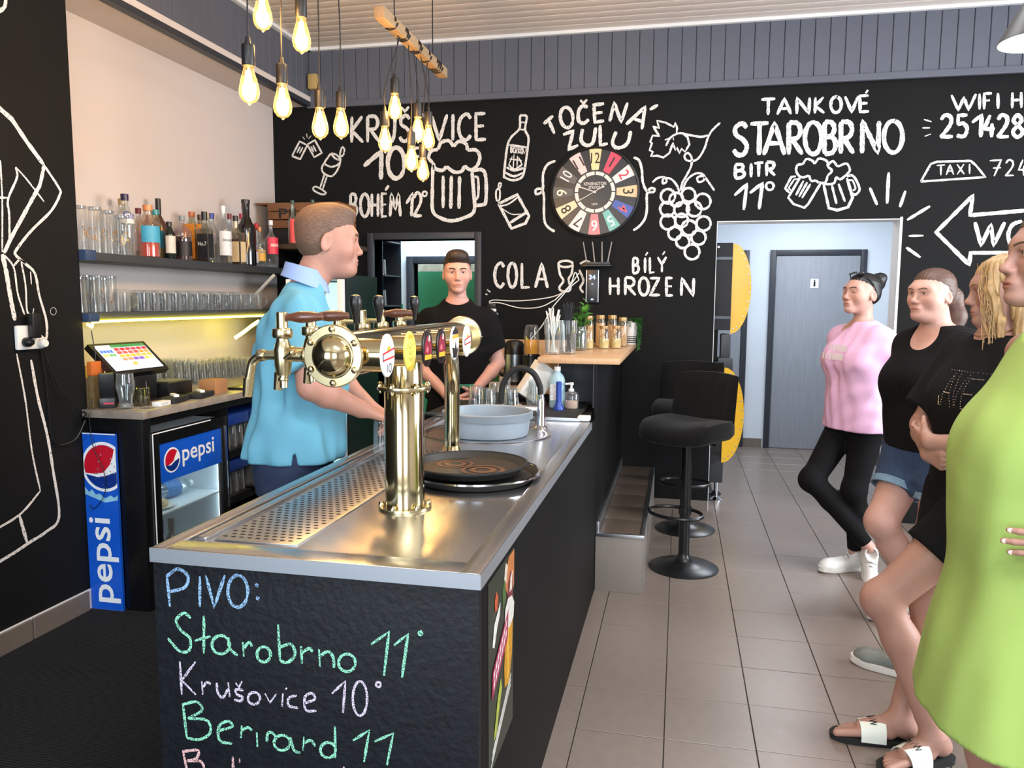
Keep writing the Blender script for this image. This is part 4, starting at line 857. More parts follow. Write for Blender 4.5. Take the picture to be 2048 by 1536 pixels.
# bottles ------------------------------------------------------------
def bottle(name, label, loc, h, R, neck=.3, col=(.9, .95, .95, 1), capc='#111111', lab=None, lab_h=(.15, .5), liq=None, fill=.6, square=False, caph=.1, text=None, tcol='#111111', txt_z=None, cat='bottle', face=(.93, -.37), nr=None, opaque=None, group=None, rotz=0):
    t = thing(name, label, cat, loc, rotz, group); n = 4 if False else 22
    nr = nr or .0135; neck *= .8; R *= 1.06; hb = h*(1-neck)
    gm = opaque or glass('bottle_glass_%02x%02x%02x' % tuple(int(c*255) for c in col[:3]), col, .1, .03, .7)
    prof = [(0, 0), (R*.92, 0), (R, .006), (R, hb*.82), (R*.93, hb*.9), (R*.6, hb), (nr*1.3, hb+h*.05), (nr, hb+h*.08), (nr, h*(1-caph)), (0, h*(1-caph))]
    if square:
        mb = MB().box(-R, R, -R*.72, R*.72, 0, hb*.93, R*.22, 3).lathe([(R*.72, hb*.9), (R*.5, hb), (nr, hb+.012), (nr, h*(1-caph))], n=18, cap=False)
    else: mb = MB().lathe(prof, n=n, cap=False)
    mb.build('bottle_body', gm, t)
    if liq:
        lm = glass('liquid_'+liq, rgb(liq), .02, .1, .1) if False else mat('liquid_'+liq, liq, .15, var=.05)
        q = .9
        if square: MB().box(-R*q, R*q, -R*.72*q, R*.72*q, .004, hb*fill, R*.18, 2).build('liquid', lm, t)
        else: MB().lathe([(0, .004), (R*q, .005), (R*q, min(hb*.82, hb*fill)), (0, min(hb*.82, hb*fill))], n=n).build('liquid', lm, t)
    MB().lathe([(nr*1.15, h*(1-caph)-.002), (nr*1.2, h*.995), (nr*1.05, h), (0, h)], n=16).build('cap', mat('cap_'+capc, capc, .35), t)
    a0 = math.atan2(face[1], face[0])-rotz
    if lab:
        lm = mat('label_'+lab, lab, .5, var=.1, vscale=50)
        if square:
            lb = MB().box(-R*.82, R*.82, -R*.72-.0012, -R*.72, hb*lab_h[0], hb*lab_h[1]).box(R, R+.0012, -R*.6, R*.6, hb*lab_h[0], hb*lab_h[1])
        else:
            vs = []; fs = []; K = 14
            for i in range(K+1):
                a = a0-1.25+2.5*i/K
                for z in (hb*lab_h[0], hb*lab_h[1]): vs.append(((R+.0008)*math.cos(a), (R+.0008)*math.sin(a), z))
            for i in range(K): fs.append((2*i, 2*i+2, 2*i+3, 2*i+1))
            lb = MB().add(vs, fs)
        lo = lb.build('paper_label', lm, t)
        if text:
            tz = txt_z if txt_z is not None else (lab_h[0]+lab_h[1])/2
            vs, fs = textmesh(text, .03, .01); x0 = min(v.x for v in vs); x1 = max(v.x for v in vs); k = (1.5 if not square else 1.4)*R/(x1-x0)
            if square: P = [((v.x-x0)*k-R*.7, -R*.72-.002, hb*tz+v.y*k*1.2) for v in vs]
            else: P = [((R+.0018)*math.cos(a0+((v.x-x0)*k-R*.75)/R), (R+.0018)*math.sin(a0+((v.x-x0)*k-R*.75)/R), hb*tz+v.y*k*1.2) for v in vs]
            MB().add(P, fs).build('print_lettering', mat('print_'+tcol, tcol, .5, var=0), lo, smooth=0)
    return t
ORD = ['first','second','third','fourth','fifth','sixth','seventh','eighth','ninth','tenth','eleventh','twelfth','thirteenth','fourteenth','fifteenth','sixteenth']
bottle('wine_bottle', 'dark green bottle with blue neck foil on the fridge floor', (-2.54, 3.36, .061), .3, .036, .45, (.12, .2, .1, 1), '#2a2f9a', '#b9b7a0', (.2, .6), nr=.014, caph=.22)
bottle('wine_bottle', 'dark bottle with black top beside the blue necked one in the fridge', (-2.56, 3.47, .061), .28, .036, .42, (.1, .1, .1, 1), '#151515', '#8f8a80', (.2, .6), nr=.014, caph=.2)
XS = -2.905; Z1 = 1.706
def shelf_spot(u, v, x): p = px(u, v, 'x', x); return p.y
def onshelf(u, vtop, wpx, x=XS, z=Z1):
    p = px(u, vtop, 'x', x); d = (p-CAM).dot(FW)/FPX
    # keep the image column: use shelf-level height for y
    q = px(u, 505, 'x', x)
    return Vector((x, q.y, z)), p.z-z, wpx*d*.5
sh1 = thing('wall_shelf', 'upper dark wall shelf carrying spirits bottles', 'shelf', (-2.93, 3.1, 1.65))
part(MB().box(XA+.002, -2.8, 3.105, 5.54, 1.664, Z1-.001, .002), 'board', m_shelf, sh1)
part(MB().box(-2.79, -2.705+.03, 3.102, 3.17, 1.655, Z1-.002, .002), 'end_block', m_shelfn, sh1, label='navy end block')
part(MB().tube([(-2.82, 5.06, 1.655), (-3.06, 5.06, 1.43)], .012, 6), 'bracket', m_wplast, sh1)
Z2 = 1.412
sh2 = thing('wall_shelf', 'lower dark wall shelf carrying beer mugs, lit yellow below', 'shelf', (-2.93, 3.1, 1.37))
part(MB().box(XA+.002, -2.8, 3.105, 5.54, 1.374, Z2-.001, .002), 'board', m_shelf, sh2)
part(MB().box(-2.79, -2.705+.03, 3.102, 3.17, 1.37, Z2-.002, .002), 'end_block', m_shelfn, sh2)
led = mat('yellow_led', '#fff27a', .5, emit=(1, .80, .04, 1), estr=24)
ls = thing('led_strip', 'glowing yellow light strip under the lower wall shelf', 'light strip', (-2.8, 3.12, 1.37))
lp = [(-2.7, 3.12, 1.36), (-2.72, 3.17, 1.345), (-2.76, 3.22, 1.358), (-2.79, 3.3, 1.366), (-2.795, 3.6, 1.368), (-2.795, 4.2, 1.368), (-2.795, 4.9, 1.368)]
part(MB().tube(spline(lp, 5), .006, 8), 'strip', led, ls)
part(MB().tube(spline([px(518, 642, 'x', -2.76), px(503, 652, 'x', -2.81), px(486, 665, 'x', -2.86), px(470, 676, 'x', -2.91)], 5), .011, 8), 'strip', led, ls)

PLACED = []
def B(u, vt, w, x=XS):
    best = None
    for xx in [x]+[-2.835-.012*k for k in range(15)]:
        p, h, r = onshelf(u, vt, w, xx); f = 1.0
        rr = min(r*1.03, .05)
        for q, s_ in PLACED: f = min(f, ((Vector((q.x, q.y))-Vector((p.x, p.y))).length-s_)/rr)
        if best is None or f > best[0]+.05: best = (f, p, h, r)
        if f >= 1: break
    f, p, h, r = best; r = max(.012, r*min(1, max(f*.96, .45))); PLACED.append((p, min(r*1.03, .05))); return p, h, r
p, h, r = B(254, 389, 31); bottle('gin_bottle', 'tall clear spirits bottle with a dark purple cap and white neck label', p, h, r, .34, (.93, .95, .93, 1), '#2a1f45', '#d8d8d8', (.72, .92), text='Gin', tcol='#34408c', nr=.017)
p, h, r = B(248, 398, 20, -2.99); bottle('spirit_bottle', 'clear bottle with gold cap half hidden behind the purple capped one', p, h, r*1.3, .34, (.93, .95, .93, 1), '#b39b62', nr=.016)
p, h, r = B(280, 417, 22, -2.96); bottle('spirit_bottle', 'clear bottle with a pale pink label behind the orange bottle', p, h, r*1.3, .36, (.95, .9, .9, 1), '#7a2430', '#d9b7b7', (.2, .7))
p, h, r = B(299, 411, 40, -2.87); bottle('liqueur_bottle', 'wide frosted bottle of orange red liqueur with teal neck band', p, h, r, .32, (.95, .8, .68, 1), '#d98b57', '#3f9fc0', (.38, .8), '#c8401f', .58, nr=.022, text='Aperol' if False else None)
p, h, r = B(313, 420, 28, -2.95); bottle('liqueur_bottle', 'bottle with a round blue and yellow label behind the orange liqueur', p, h, r, .3, (.9, .85, .6, 1), '#2f8f97', '#2a8fb0', (.3, .75), '#a88b32', .5, nr=.018)
p, h, r = B(320, 398, 20, -2.98); bottle('spirit_bottle', 'slender dark amber bottle with a black foil top', p, h, r*1.4, .42, (.35, .12, .05, 1), '#0e0d0e', nr=.013, caph=.25)
p, h, r = B(340, 444, 20, -2.86); bottle('herb_liqueur_bottle', 'dark green bottle with a pale six sided label', p, h, r*1.1, .28, (.05, .09, .07, 1), '#191519', '#cfc9bd', (.2, .8), opaque=mat('dark_green_glass', '#141d1a', .12, var=.05, coat=.4))
p, h, r = B(366, 432, 34, -2.89); bottle('rum_bottle', 'dark red spirit bottle with white framed black label and silver cap', p, h, r, .33, (.9, .8, .8, 1), '#8b8f8d', '#15100f', (.14, .58), '#3a0d12', .72, text='Rum' if False else None, nr=.014)
p, h, r = B(386, 424, 32, -2.94); bottle('orange_liqueur_bottle', 'square bottle with a big orange label and copper cap', p, h, r*.95, .26, (.85, .8, .6, 1), '#c47146', '#e08f2c', (.08, .95), '#8a5a1c', .6, square=True, nr=.017)
p, h, r = B(402, 430, 16, -2.99); bottle('spirit_bottle', 'bottle with brown cap squeezed behind the orange labelled one', p, h, r*1.7, .36, (.6, .5, .3, 1), '#4a2c1c', nr=.013)
p, h, r = B(411, 424, 26, -2.88); bottle('whiskey_bottle', 'square whiskey bottle with a black label and black top', p, h, r, .36, (.7, .65, .55, 1), '#0f0f10', '#1b1c1e', (.12, .78), '#2b1410', .75, square=True, nr=.015, caph=.16, text='No.7', tcol='#d9d9d4')
p, h, r = B(425, 427, 28, -2.96); bottle('vodka_bottle', 'clear bottle with a bright blue cap', p, h, r, .34, (.9, .93, .95, 1), '#2a3f9b', '#c9b9c9', (.55, .8), nr=.015)
p, h, r = B(416, 427, 16, -3.0); bottle('spirit_bottle', 'clear bottle with a tan cap left of the blue capped one', p, h, r*1.5, .34, (.9, .93, .9, 1), '#b09a63', nr=.013)
p, h, r = B(449, 412, 28, -2.86); bottle('rum_bottle', 'clear rum bottle with a white label and white cap reading BACARDI', p, h, r, .38, (.93, .96, .97, 1), '#dfe2e3', '#dde0e2', (.2, .8), text='BACARDI', tcol='#222222', txt_z=.55, nr=.012, caph=.13)
p, h, r = B(461, 428, 14, -2.96); bottle('spirit_bottle', 'clear bottle with a dark red cap behind the white rum', p, h, r*1.6, .36, (.9, .93, .95, 1), '#6d1626', nr=.012)
p, h, r = B(473, 432, 30, -2.87); bottle('honey_whiskey_bottle', 'square whiskey bottle with a cream label and dark cap', p, h, r, .36, (.9, .8, .6, 1), '#201614', '#dcc59a', (.08, .66), '#3a1c0c', .75, square=True, nr=.015)
p, h, r = B(485, 428, 18, -2.97); bottle('spirit_bottle', 'clear bottle with a bright pink red cap', p, h, r*1.5, .36, (.9, .93, .95, 1), '#b41f45', nr=.013)
p, h, r = B(494, 400, 36, -2.95); t = bottle('swing_top_bottle', 'large black swing top beer bottle', p, h, r, .42, (.05, .04, .04, 1), '#2b2220', nr=.024, opaque=mat('black_glass', '#120f10', .08, var=.03, coat=.6), caph=.06)
MB().tube([(-.03, 0, h*.93), (-.032, 0, h*.86), (.032, 0, h*.86), (.03, 0, h*.93)], .0022, 6).build('wire_clasp', m_chrome, t)
p, h, r = B(492, 448, 24, -2.84); bottle('gin_bottle', 'squat bottle with green and cream label in the front row', p, h, r, .3, (.8, .85, .7, 1), '#1b1b1b', '#cfc58f', (.1, .85), nr=.014)
p, h, r = B(507, 470, 18, -2.84); bottle('miniature_bottle', 'small bottle with a white and violet label', p, h, r, .36, (.9, .9, .95, 1), '#2f2a55', '#c9c4d6', (.15, .65), nr=.01)
p, h, r = B(520, 455, 21, -2.85); bottle('tequila_bottle', 'tequila bottle with a blue and yellow label and red hat cap', p, h, r, .4, (.85, .9, .9, 1), '#d68a4e', '#d9a53c', (.2, .62), text='SIERRA', tcol='#2f7fb0', txt_z=.5, nr=.011)
hat = thing('tequila_bottle', 'clear tequila bottle topped by a red sombrero cap', 'bottle', B(514, 447, 20, -2.93)[0])
hh = B(514, 447, 20, -2.93)[1]
MB().lathe([(0, 0), (.03, 0), (.032, .005), (.032, hh*.5), (.014, hh*.7), (.012, hh*.86), (0, hh*.86)], n=18, cap=False).build('bottle_body', glass('bottle_glass_plain', (.9, .93, .95, 1), .1), hat)
MB().lathe([(.034, hh*.84), (.036, hh*.87), (.016, hh*.89), (.013, hh*.97), (0, hh)], n=18).build('hat_cap', mat('red_plastic', '#c0203a', .4), hat)
p, h, r = B(543, 441, 26, -2.83); bottle('tequila_bottle', 'clear tequila bottle with a red label reading SIERRA', p, h, r, .42, (.92, .95, .96, 1), '#dcdedd', '#d0334a', (.42, .95), text='SIERRA', tcol='#f4e9e2', txt_z=.66, nr=.013)
# beer glasses upside down, upper shelf and lower shelf
m_clear2 = glass('shelf_glass', (.985, .99, .99, 1), .035, .07, .40, .55)
tallp = prof_glass(.2, .032, .038, .0022, .014)
etch = mat('gold_print', '#c58a3a', .35, .6, var=.2)
def tall_glass(label, loc, h, gr, gold=True):
    t = thing('beer_glass', label, 'glass', loc, random.uniform(0, 6), gr); k = h/.2
    MB().lathe([(r, h-z*k) for r, z in tallp], n=24, cap=False).build('glass_body', m_clear2, t)
    MB().lathe([(.031, h-.013), (.0322, h-.012), (.0322, h-.001), (.029, h)], n=24).build('thick_base', glass('glass_base', (.8, .83, .85, 1), .15, .08, .5), t)
    if gold:
        for q in range(3):
            mb = MB()
            for s_ in range(5):
                a = q*2.1+random.uniform(-.35, .35); z = h*random.uniform(.25, .6)
                mb.sph((.037*math.cos(a), .037*math.sin(a), z), .0042, 6, 4, (.6, .6, 1.6))
            mb.build('gold_print', etch, t)
    return t
names = ['first from the black wall', 'second from the black wall', 'third from the black wall', 'fourth from the black wall']
for i, (u, vt) in enumerate([(162, 412), (193, 415), (218, 422), (243, 432)]):
    q = px(u, 495, 'x', -2.86)
    tall_glass('upturned beer glass with gold print on the upper shelf, '+names[i], (-2.86, q.y, Z1), px(u, vt, 'x', -2.86).z-Z1, 'gold print glasses on the upper shelf')
for i, (u, x) in enumerate([(158, -2.86), (185, -2.85), (207, -2.85), (172, -2.95), (196, -2.96), (222, -2.96)]):
    q = px(u, 620, 'x', x)
    tall_glass('%s tall upturned beer glass from the black wall, %s row of the lower shelf' % (ORD[i % 3], 'front' if i < 3 else 'back'), (x, q.y, Z2), .172 if i < 3 else .185, 'tall glasses on the lower shelf', i > 2)
def mug(label, loc, rz, gr):
    t = thing('beer_mug', label, 'mug', loc, rz, gr)
    MB().lathe([(.041, 0), (.042, .004), (.042, .1), (.04, .112), (.035, .115), (0, .115)], n=24, cap=False).lathe([(.038, 0), (.038, .1), (0, .1)], n=20, cap=False).build('mug_body', m_clear2, t)
    MB().tube(spline([(.04, 0, .022), (.065, 0, .03), (.075, 0, .055), (.068, 0, .085), (.04, 0, .095)], 5), .0055, 8, flat=1.3).build('handle', m_clear2, t)
    return t
mg = None
us = [244, 283, 303, 325, 347, 369, 391, 413, 436, 458, 478, 497, 512]
for i, u in enumerate(us):
    q = px(u, 618, 'x', -2.86 if i else -2.84)
    lab = 'big upturned mug at the left end of the mug row' if i == 0 else '%s upturned beer mug from the left, front row on the lower shelf' % ORD[i]
    if i == 0: mug(lab, (q.x, q.y, Z2), .9, 'beer mugs on the lower shelf')
    if i == 1: mg = mug(lab, (q.x, q.y, Z2), .9, 'beer mugs on the lower shelf')
    elif i > 1: copy_tree(mg, None, lab, (q.x, q.y, Z2), .9+random.uniform(-.15, .15))
    if i > 1: copy_tree(mg, None, '%s upturned beer mug from the left, back row on the lower shelf' % ORD[i-2], (-2.975, q.y+.03, Z2), random.uniform(.5, 1.2))
# tumblers on the counter under the yellow light
tg = None
for row, x in (('front', -2.86), ('middle', -2.94), ('back', -3.02)):
    y = 3.98 if x > -2.9 else 3.9; k = -1; kk = -1
    while y < 4.82:
        k += 1
        lab = '%s upturned tumbler from the till in the %s row under the light strip' % (ORD[k], row)
        hgt = .16 if y < 4.15 else .125
        o = MB().lathe([(r, hgt-z) for r, z in prof_glass(hgt, .029, .036, .002, .008)], n=20, cap=False).build('tumbler', m_clear2, loc=(x, y, ZK)) if (tg is None or hgt == .16) else None
        if o is None:
            o = tg.copy(); COL.objects.link(o); o.location = (x, y, ZK)
        elif hgt < .15: tg = o
        tag(o, lab if hgt < .15 else lab.replace('upturned', 'tall upturned'), 'glass', 'tumblers on the back counter' if hgt < .15 else 'taller tumblers on the back counter')
        y += .0765
# till
ti = thing('till_terminal', 'black touchscreen till with colourful buttons on the screen', 'till', (-2.68, 3.45, ZK))
BL = Vector((-2.60, 3.165, 1.121)); BR = Vector((-2.60, 3.56, 1.118)); TL = Vector((-2.745, 3.165, 1.262))
wv = (BR-BL); hv = (TL-BL); nv = wv.cross(hv).normalized()
if nv.x < 0: nv = -nv
def scr(a0, a1, b0, b1, d0, d1):
    P = [BL+wv*a+hv*b+nv*d for d in (d0, d1) for a, b in ((a0, b0), (a1, b0), (a1, b1), (a0, b1))]
    return MB().add(P, [(3, 2, 1, 0), (4, 5, 6, 7), (0, 1, 5, 4), (1, 2, 6, 5), (2, 3, 7, 6), (3, 0, 4, 7)])
part(scr(0, 1, 0, 1, -.03, 0), 'monitor', m_bplast, ti)
so_ = part(scr(.06, .94, .1, .93, 0, .001), 'screen', mat('screen_glow', '#c8cee6', .25, var=.05, emit=(.62, .68, .9, 1), estr=.55), ti, smooth=0)
def key(a0, a1, b0, b1, colr):
    mb = scr(a0, a1, b0, b1, .001, .0016); loc_(mb, ti); mb.build('screen_tile', mat('screen_'+colr, colr, .3, var=.05, emit=colr, estr=.5), so_, smooth=0)
key(.32, .94, .84, .93, '#2f7a4a')
for i in range(6):
    key(.34+i*.1, .425+i*.1, .73, .82, '#c8323c'); key(.34+i*.1, .425+i*.1, .62, .71, '#d0504a' if i < 4 else '#e08a3c'); key(.34+i*.1, .425+i*.1, .51, .60, '#d9a53c')
    key(.34+i*.1, .425+i*.1, .40, .49, ['#d98a6a', '#d98a6a', '#7a52b0', '#7a52b0', '#d9b85a', '#d9c88a'][i])
for i in range(4): key(.08+i*.055, .125+i*.055, .68, .77, '#3a6ad0'); key(.08+i*.055, .125+i*.055, .56, .64, '#58a05a' if i > 1 else '#c9b04a')
key(.45, .53, .24, .34, '#d9a84a')
part(MB().box(-2.8, -2.6, 3.3, 3.46, ZK, 1.10, .006), 'stand', m_bplast, ti)
part(MB().box(-2.86, -2.55, 3.48, 3.68, ZK, ZK+.085, .006), 'receipt_printer', m_bplast, ti)
part(MB().box(-2.68, -2.56, 3.5, 3.66, ZK+.086, ZK+.09), 'printer_lid', mat('grey_plastic', '#5b5d4f', .4), ti)
def cbox(name, lab, cat, x0, x1, y0, y1, z1, m, rz=0, z0=ZK, bev=.003):
    c = ((x0+x1)/2, (y0+y1)/2, z0); o = MB().box(x0-c[0], x1-c[0], y0-c[1], y1-c[1], 0, z1, bev).build(name, m, loc=c, rotz=rz); return tag(o, lab, cat)
cbox('cardboard_box', 'small brown cardboard box on the back counter', 'box', -2.56, -2.46, 3.75, 3.87, .075, mat('cardboard', '#a5764e', .8, var=.08))
cbox('order_tablet', 'flat black tablet near the cardboard box', 'tablet', -2.52, -2.42, 3.95, 4.15, .014, m_bplast, .1)
for i, (x, y) in enumerate(((-2.47, 3.41), (-2.46, 3.61))):
    t = thing('wallet', ['black waiter wallet with a white lighter on top, nearer the glass', 'black waiter wallet with a white lighter on top, nearer the cardboard box'][i], 'wallet', (x, y, ZK), .2)
    MB().box(-.045, .045, -.085, .085, 0, .028, .006).build('wallet_body', m_brub, t); MB().box(-.012, .012, -.05, .03, .0285, .042, .004).xf(Matrix.Rotation(.7, 4, 'Z')).build('lighter', m_wplast, t)
cg = thing('cigarette_pack', 'white and grey pack lying at the counter edge', 'pack', (-2.445, 3.28, ZK), .1)
MB().box(-.022, .022, -.045, .045, 0, .022, .002).build('pack_body', m_wplast, cg); MB().box(.0222, .0228, -.04, .02, .005, .017).build('print_panel', mat('grey_print', '#c6cacb'), cg)
glass_thing('beer_glass', 'clear curvy beer glass at the near end of the back counter', [(r*1.08, z*1.1) for r, z in cola], (-2.53, 3.14, ZK), cat='glass')
spk = thing('bill_spike', 'small metal bill spike on a clear base beside the glass', 'bill spike', (-2.452, 3.185, ZK))
MB().cyl((0, 0, .006), (0, 0, .13), .0016, .0008, 6).build('spike', m_chrome, spk); MB().lathe([(.034, 0), (.034, .005), (.03, .007), (0, .007)], n=20).build('foot', m_clear, spk)
ct = thing('card_reader', 'black card reader standing in its dock', 'card reader', (-2.63, 3.145, ZK), .5)
MB().box(-.035, .035, -.03, .035, 0, .05, .006).build('dock', m_bplast, ct); MB().box(-.032, .032, -.012, .012, .03, .17, .006).xf(Matrix.Rotation(.15, 4, 'X')).build('reader_body', m_bplast, ct)
MB().box(-.015, .03, -.031, -.0305, .02, .028).build('print_stripe', mat('red_plastic', '#c0203a'), ct)
mgp = thing('menu_holder', 'dark glossy jar with menu cards behind the glass', 'jar', (-2.53, 3.25, ZK))
MB().lathe([(0, 0), (.03, 0), (.036, .01), (.036, .085), (.03, .09), (.028, .09), (.032, .08), (.032, .012), (0, .01)], n=20, cap=False).build('jar_body', glass('amber_dark', (.45, .42, .2, 1), .15), mgp)
for i, (x, y, hh, cc) in enumerate(((-2.69, 3.115, .2, '#d9a43a'), (-2.66, 3.112, .22, '#c96a2c'))):
    t = thing('coffee_pack', ['yellow coffee pack squeezed against the black wall', 'orange topped pack beside the yellow coffee pack'][i], 'pack', (x-.03, y+.032, ZK))
    MB().box(-.014, .014, -.04, .04, 0, hh*.7, .004).build('pack_body', mat('pack_dark_%d' % i, '#6b5a3c', .4, var=.2, vscale=30), t); MB().box(-.0142, .0142, -.04, .04, hh*.7, hh, .004).build('pack_top', mat('pack_top_%d' % i, cc, .4), t)
# cables at the counter end and the socket
ck = lambda pts, lab, r=.0035: tag(MB().tube(spline(pts, 6), r, 6).build('power_cable', m_bplast), lab, 'cable')
XW = XL+.004
ck([(XW+.012, 2.83, 1.30), (XW+.012, 2.87, 1.2), (XW+.03, 2.93, 1.05), (XW+.05, 2.98, .98), (XW+.06, 3.02, .955), (XW+.02, 3.04, .93)], 'black cable sagging from the socket to the counter end')
ck([(XW+.008, 2.84, 1.27), (XW+.006, 2.86, 1.1), (XW+.006, 2.87, .9), (XW+.008, 2.9, .83), (XW+.03, 2.98, .84), (XW+.045, 3.03, .92)], 'thin black cable hanging in a low loop on the black wall')
ck([(XW+.05, 3.045, .95), (XW+.07, 3.04, .8), (XW+.11, 3.045, .7), (XW+.125, 3.045, .62), (XW+.10, 3.045, .55), (XW+.05, 3.045, .5), (XW+.03, 3.045, .52)], 'thin black cable dangling over the blue panel', .0018)
ck([(-2.69, 3.13, 1.33), (-2.68, 3.135, 1.2), (-2.69, 3.12, 1.08), (-2.68, 3.1, 1.0), (-2.69, 3.05, .95)], 'thin black cable from the light strip down to the counter', .0025)
st = thing('wall_socket', 'white double wall socket with black plugs and adapters', 'socket', (XL, 2.77, 1.25))
def sp_(mb, nm, m, **k): return part(mb, nm, m, st, **k)
sp_(MB().box(XL+.001, XL+.02, 2.715, 2.795, 1.262, 1.365, .008), 'socket_plate', m_wplast)
sp_(MB().box(XL+.001, XL+.022, 2.77, 2.85, 1.262, 1.312, .01), 'socket_plate', m_wplast)
sp_(MB().box(XL+.0215, XL+.05, 2.765, 2.81, 1.31, 1.415, .006), 'adapter', m_bplast)
sp_(MB().lathe([(.02, 0), (.02, .02), (.012, .035), (0, .036)], (XL+.021, 2.752, 1.295), (1, 0, 0), 16), 'plug', m_bplast)
sp_(MB().lathe([(.019, 0), (.019, .02), (.015, .026), (0, .027)], (XL+.023, 2.83, 1.287), (1, 0, 0), 16), 'plug', m_wplast)
# tall display fridge with crate and bottles on top
tf = thing('display_fridge', 'tall black display fridge with lit glass door and white door edge', 'fridge', (-2.45, 5.2, 0))
part(MB().box(-2.66, -2.64, 4.96, 5.52, 0, 1.65).box(-2.25, -2.23, 4.96, 5.52, 0, 1.65).box(-2.64, -2.25, 5.5, 5.52, 0, 1.65).box(-2.64, -2.25, 4.96, 5.5, 0, .12).box(-2.64, -2.25, 4.96, 5.5, 1.62, 1.65), 'cabinet', m_black2, tf)
part(MB().box(-2.635, -2.255, 5.47, 5.498, .13, 1.61), 'back_liner', mat('glowing_liner', '#e8f6f4', .5, emit=(.7, .95, .92, 1), estr=.9), tf)  # the liner itself glows in place of the fridge's inner light
part(MB().box(-2.66, -2.63, 4.925, 4.95, .12, 1.62, .004).box(-2.28, -2.232, 4.925, 4.95, .12, 1.62, .004), 'door_frame', m_pwhite, tf)
part(MB().box(-2.63, -2.28, 4.935, 4.94, .12, 1.62), 'door_glass', MATS['door_glass'], tf)
for i, z in enumerate((.45, .8, 1.15)): part(MB().box(-2.635, -2.255, 4.98, 5.46, z, z+.012), 'fridge_shelf', m_pwhite, tf)
for i in range(9):
    x = -2.74+.055*i
    if i in (6, 7, 8):
        for z, cc in ((.812, '#7fae3c'), (1.162, '#c9d7da')):
            bottle('soft_drink_bottle', 'bottle inside the display fridge, %s shelf, %s from the door edge' % ('middle' if z < 1 else 'upper', {6: 'third', 7: 'second', 8: 'first'}[i]), (x, 5.05, z+.001), .24, .026, .4, (.8, .9, .85, 1), cc, cc, (.3, .7), cc, .8)
cr = thing('wooden_crate', 'brown wooden beer crate with dark stencilled lettering on the high ledge', 'crate', (-2.66, 5.37, 1.876))
m_crate = mat('crate_wood', '#7d5232', .6, var=.18, vscale=12, stretch=(1, 1, 8)); 
for z0, z1 in ((.02, .075), (.083, .135), (.143, .2)):
    MB().box(-.29, .27, -.15, -.136, z0+.1, z1+.1, .003).build('slat', m_crate, cr); MB().box(-.29, .27, .136, .15, z0+.1, z1+.1, .003).build('slat', m_crate, cr)
for x in (-.29, .258):
    for z0, z1 in ((.02, .1), (.11, .2)): MB().box(x, x+.012, -.135, .135, z0+.1, z1+.1, .003).build('end_board', m_crate, cr)
MB().box(-.385, -.291, -.15, .1, .29, .302, .003).build('lid_board', m_crate, cr)
MB().box(-.28, .25, -.13, .13, 0, .118, .003).build('crate_base', mat('dark_base', '#1d1a19', .6), cr)
textpart('Pils', .1, (-.2, -.1506, .19), (1, 0, 0), (0, 0, 1), mat('black_print', '#101010'), cr, bold=.01, width=.2)
ldg = thing('wall_ledge', 'dark brown ledge on the black wall carrying crate and bottles', 'shelf', (-2.6, 5.4, 1.84))
part(MB().box(-2.98, -2.3, 5.12, 5.545, 1.84, 1.8745, .003), 'board', mat('dark_brown_board', '#3a2c20', .6, var=.2, vscale=10), ldg)
for xb in (-2.9, -2.42): part(MB().box(xb, xb+.02, 5.2, 5.545, 1.74, 1.84), 'bracket', m_black2, ldg)
for i, (u, lab) in enumerate(((587, 'clear bottle with a red and green label on the ledge before the crate'), (627, 'clear bottle with a green cap on the ledge above the man'))):
    q = px(u, 492, 'y', 5.175)
    bottle('lemonade_bottle', lab, (q.x, 5.175, 1.8755), .31, .034, .5, (.8, .9, .85, 1), '#2f4a3c', '#d0403c', (.05, .95), '#c23a2c', .8, nr=.012, caph=.07)
# crates of glasses on the open shelves under the back counter
for i, (y, z) in enumerate(((3.84, .621), (4.1, .621), (3.84, .361), (4.1, .361), (4.38, .361), (4.38, .621))):
    c_ = thing('bottle_crate', 'open dark blue plastic crate of glasses under the counter, %s shelf, %s' % ('upper' if z > .5 else 'lower', {3.84: 'next to the fridge', 4.1: 'second from the fridge', 4.38: 'third from the fridge'}[y]), 'crate', (-2.52, y+.06, z))
    MB().box(-.13, .1, -.11, .11, .16, .22, .006).build('crate_band', mat('blue_crate', '#16357f', .4), c_)
    MB().box(-.13, .1, -.11, .11, 0, .02).box(-.13, -.12, -.11, .11, .02, .16).build('crate_base', m_black2, c_)
    for a in (.03, .07):
        for b_ in (-.07, 0, .07): MB().lathe([(r, .125-zz_) for r, zz_ in prof_glass(.12, .026, .032)], (a-.02, b_, .0205), n=14, cap=False).build('glass_piece', m_clear2, c_)
# ------------------------------------------------------------ raised bar, step, stools
m_beech = mat('beech_board', '#c9a27a', .4, var=.08, vscale=9, stretch=(10, 1, 1), coat=.15)
m_stepw = mat('stair_tile', '#8b837c', .45, var=.08, vscale=60); m_stept = mat('stair_tread_brown', '#5d5046', .3, var=.1, vscale=30); m_alu = mat('aluminium_trim', '#c9ced3', .3, 1)
tb2 = thing('raised_bar', 'raised bar section with light beech top and dark navy front', 'bar counter', (-.5, 4.6, 0))
part(MB().box(-.69, -.28, 3.815, 5.3, 1.17, 1.2, .004), 'bar_top', m_beech, tb2, label='light beech board')
part(MB().box(-.62, -.405, 4.07, 4.09, ZT+.02, 1.169), 'front_face', m_blueblack, tb2, label='dark navy front face')
part(MB().box(-.405, -.388, 3.825, YB-.014, 0, 1.169, .002), 'side_panel', m_blackwood, tb2)
part(MB().box(-.62, -.405, 4.09, 5.5, 0, 1.169), 'core', m_black2, tb2)
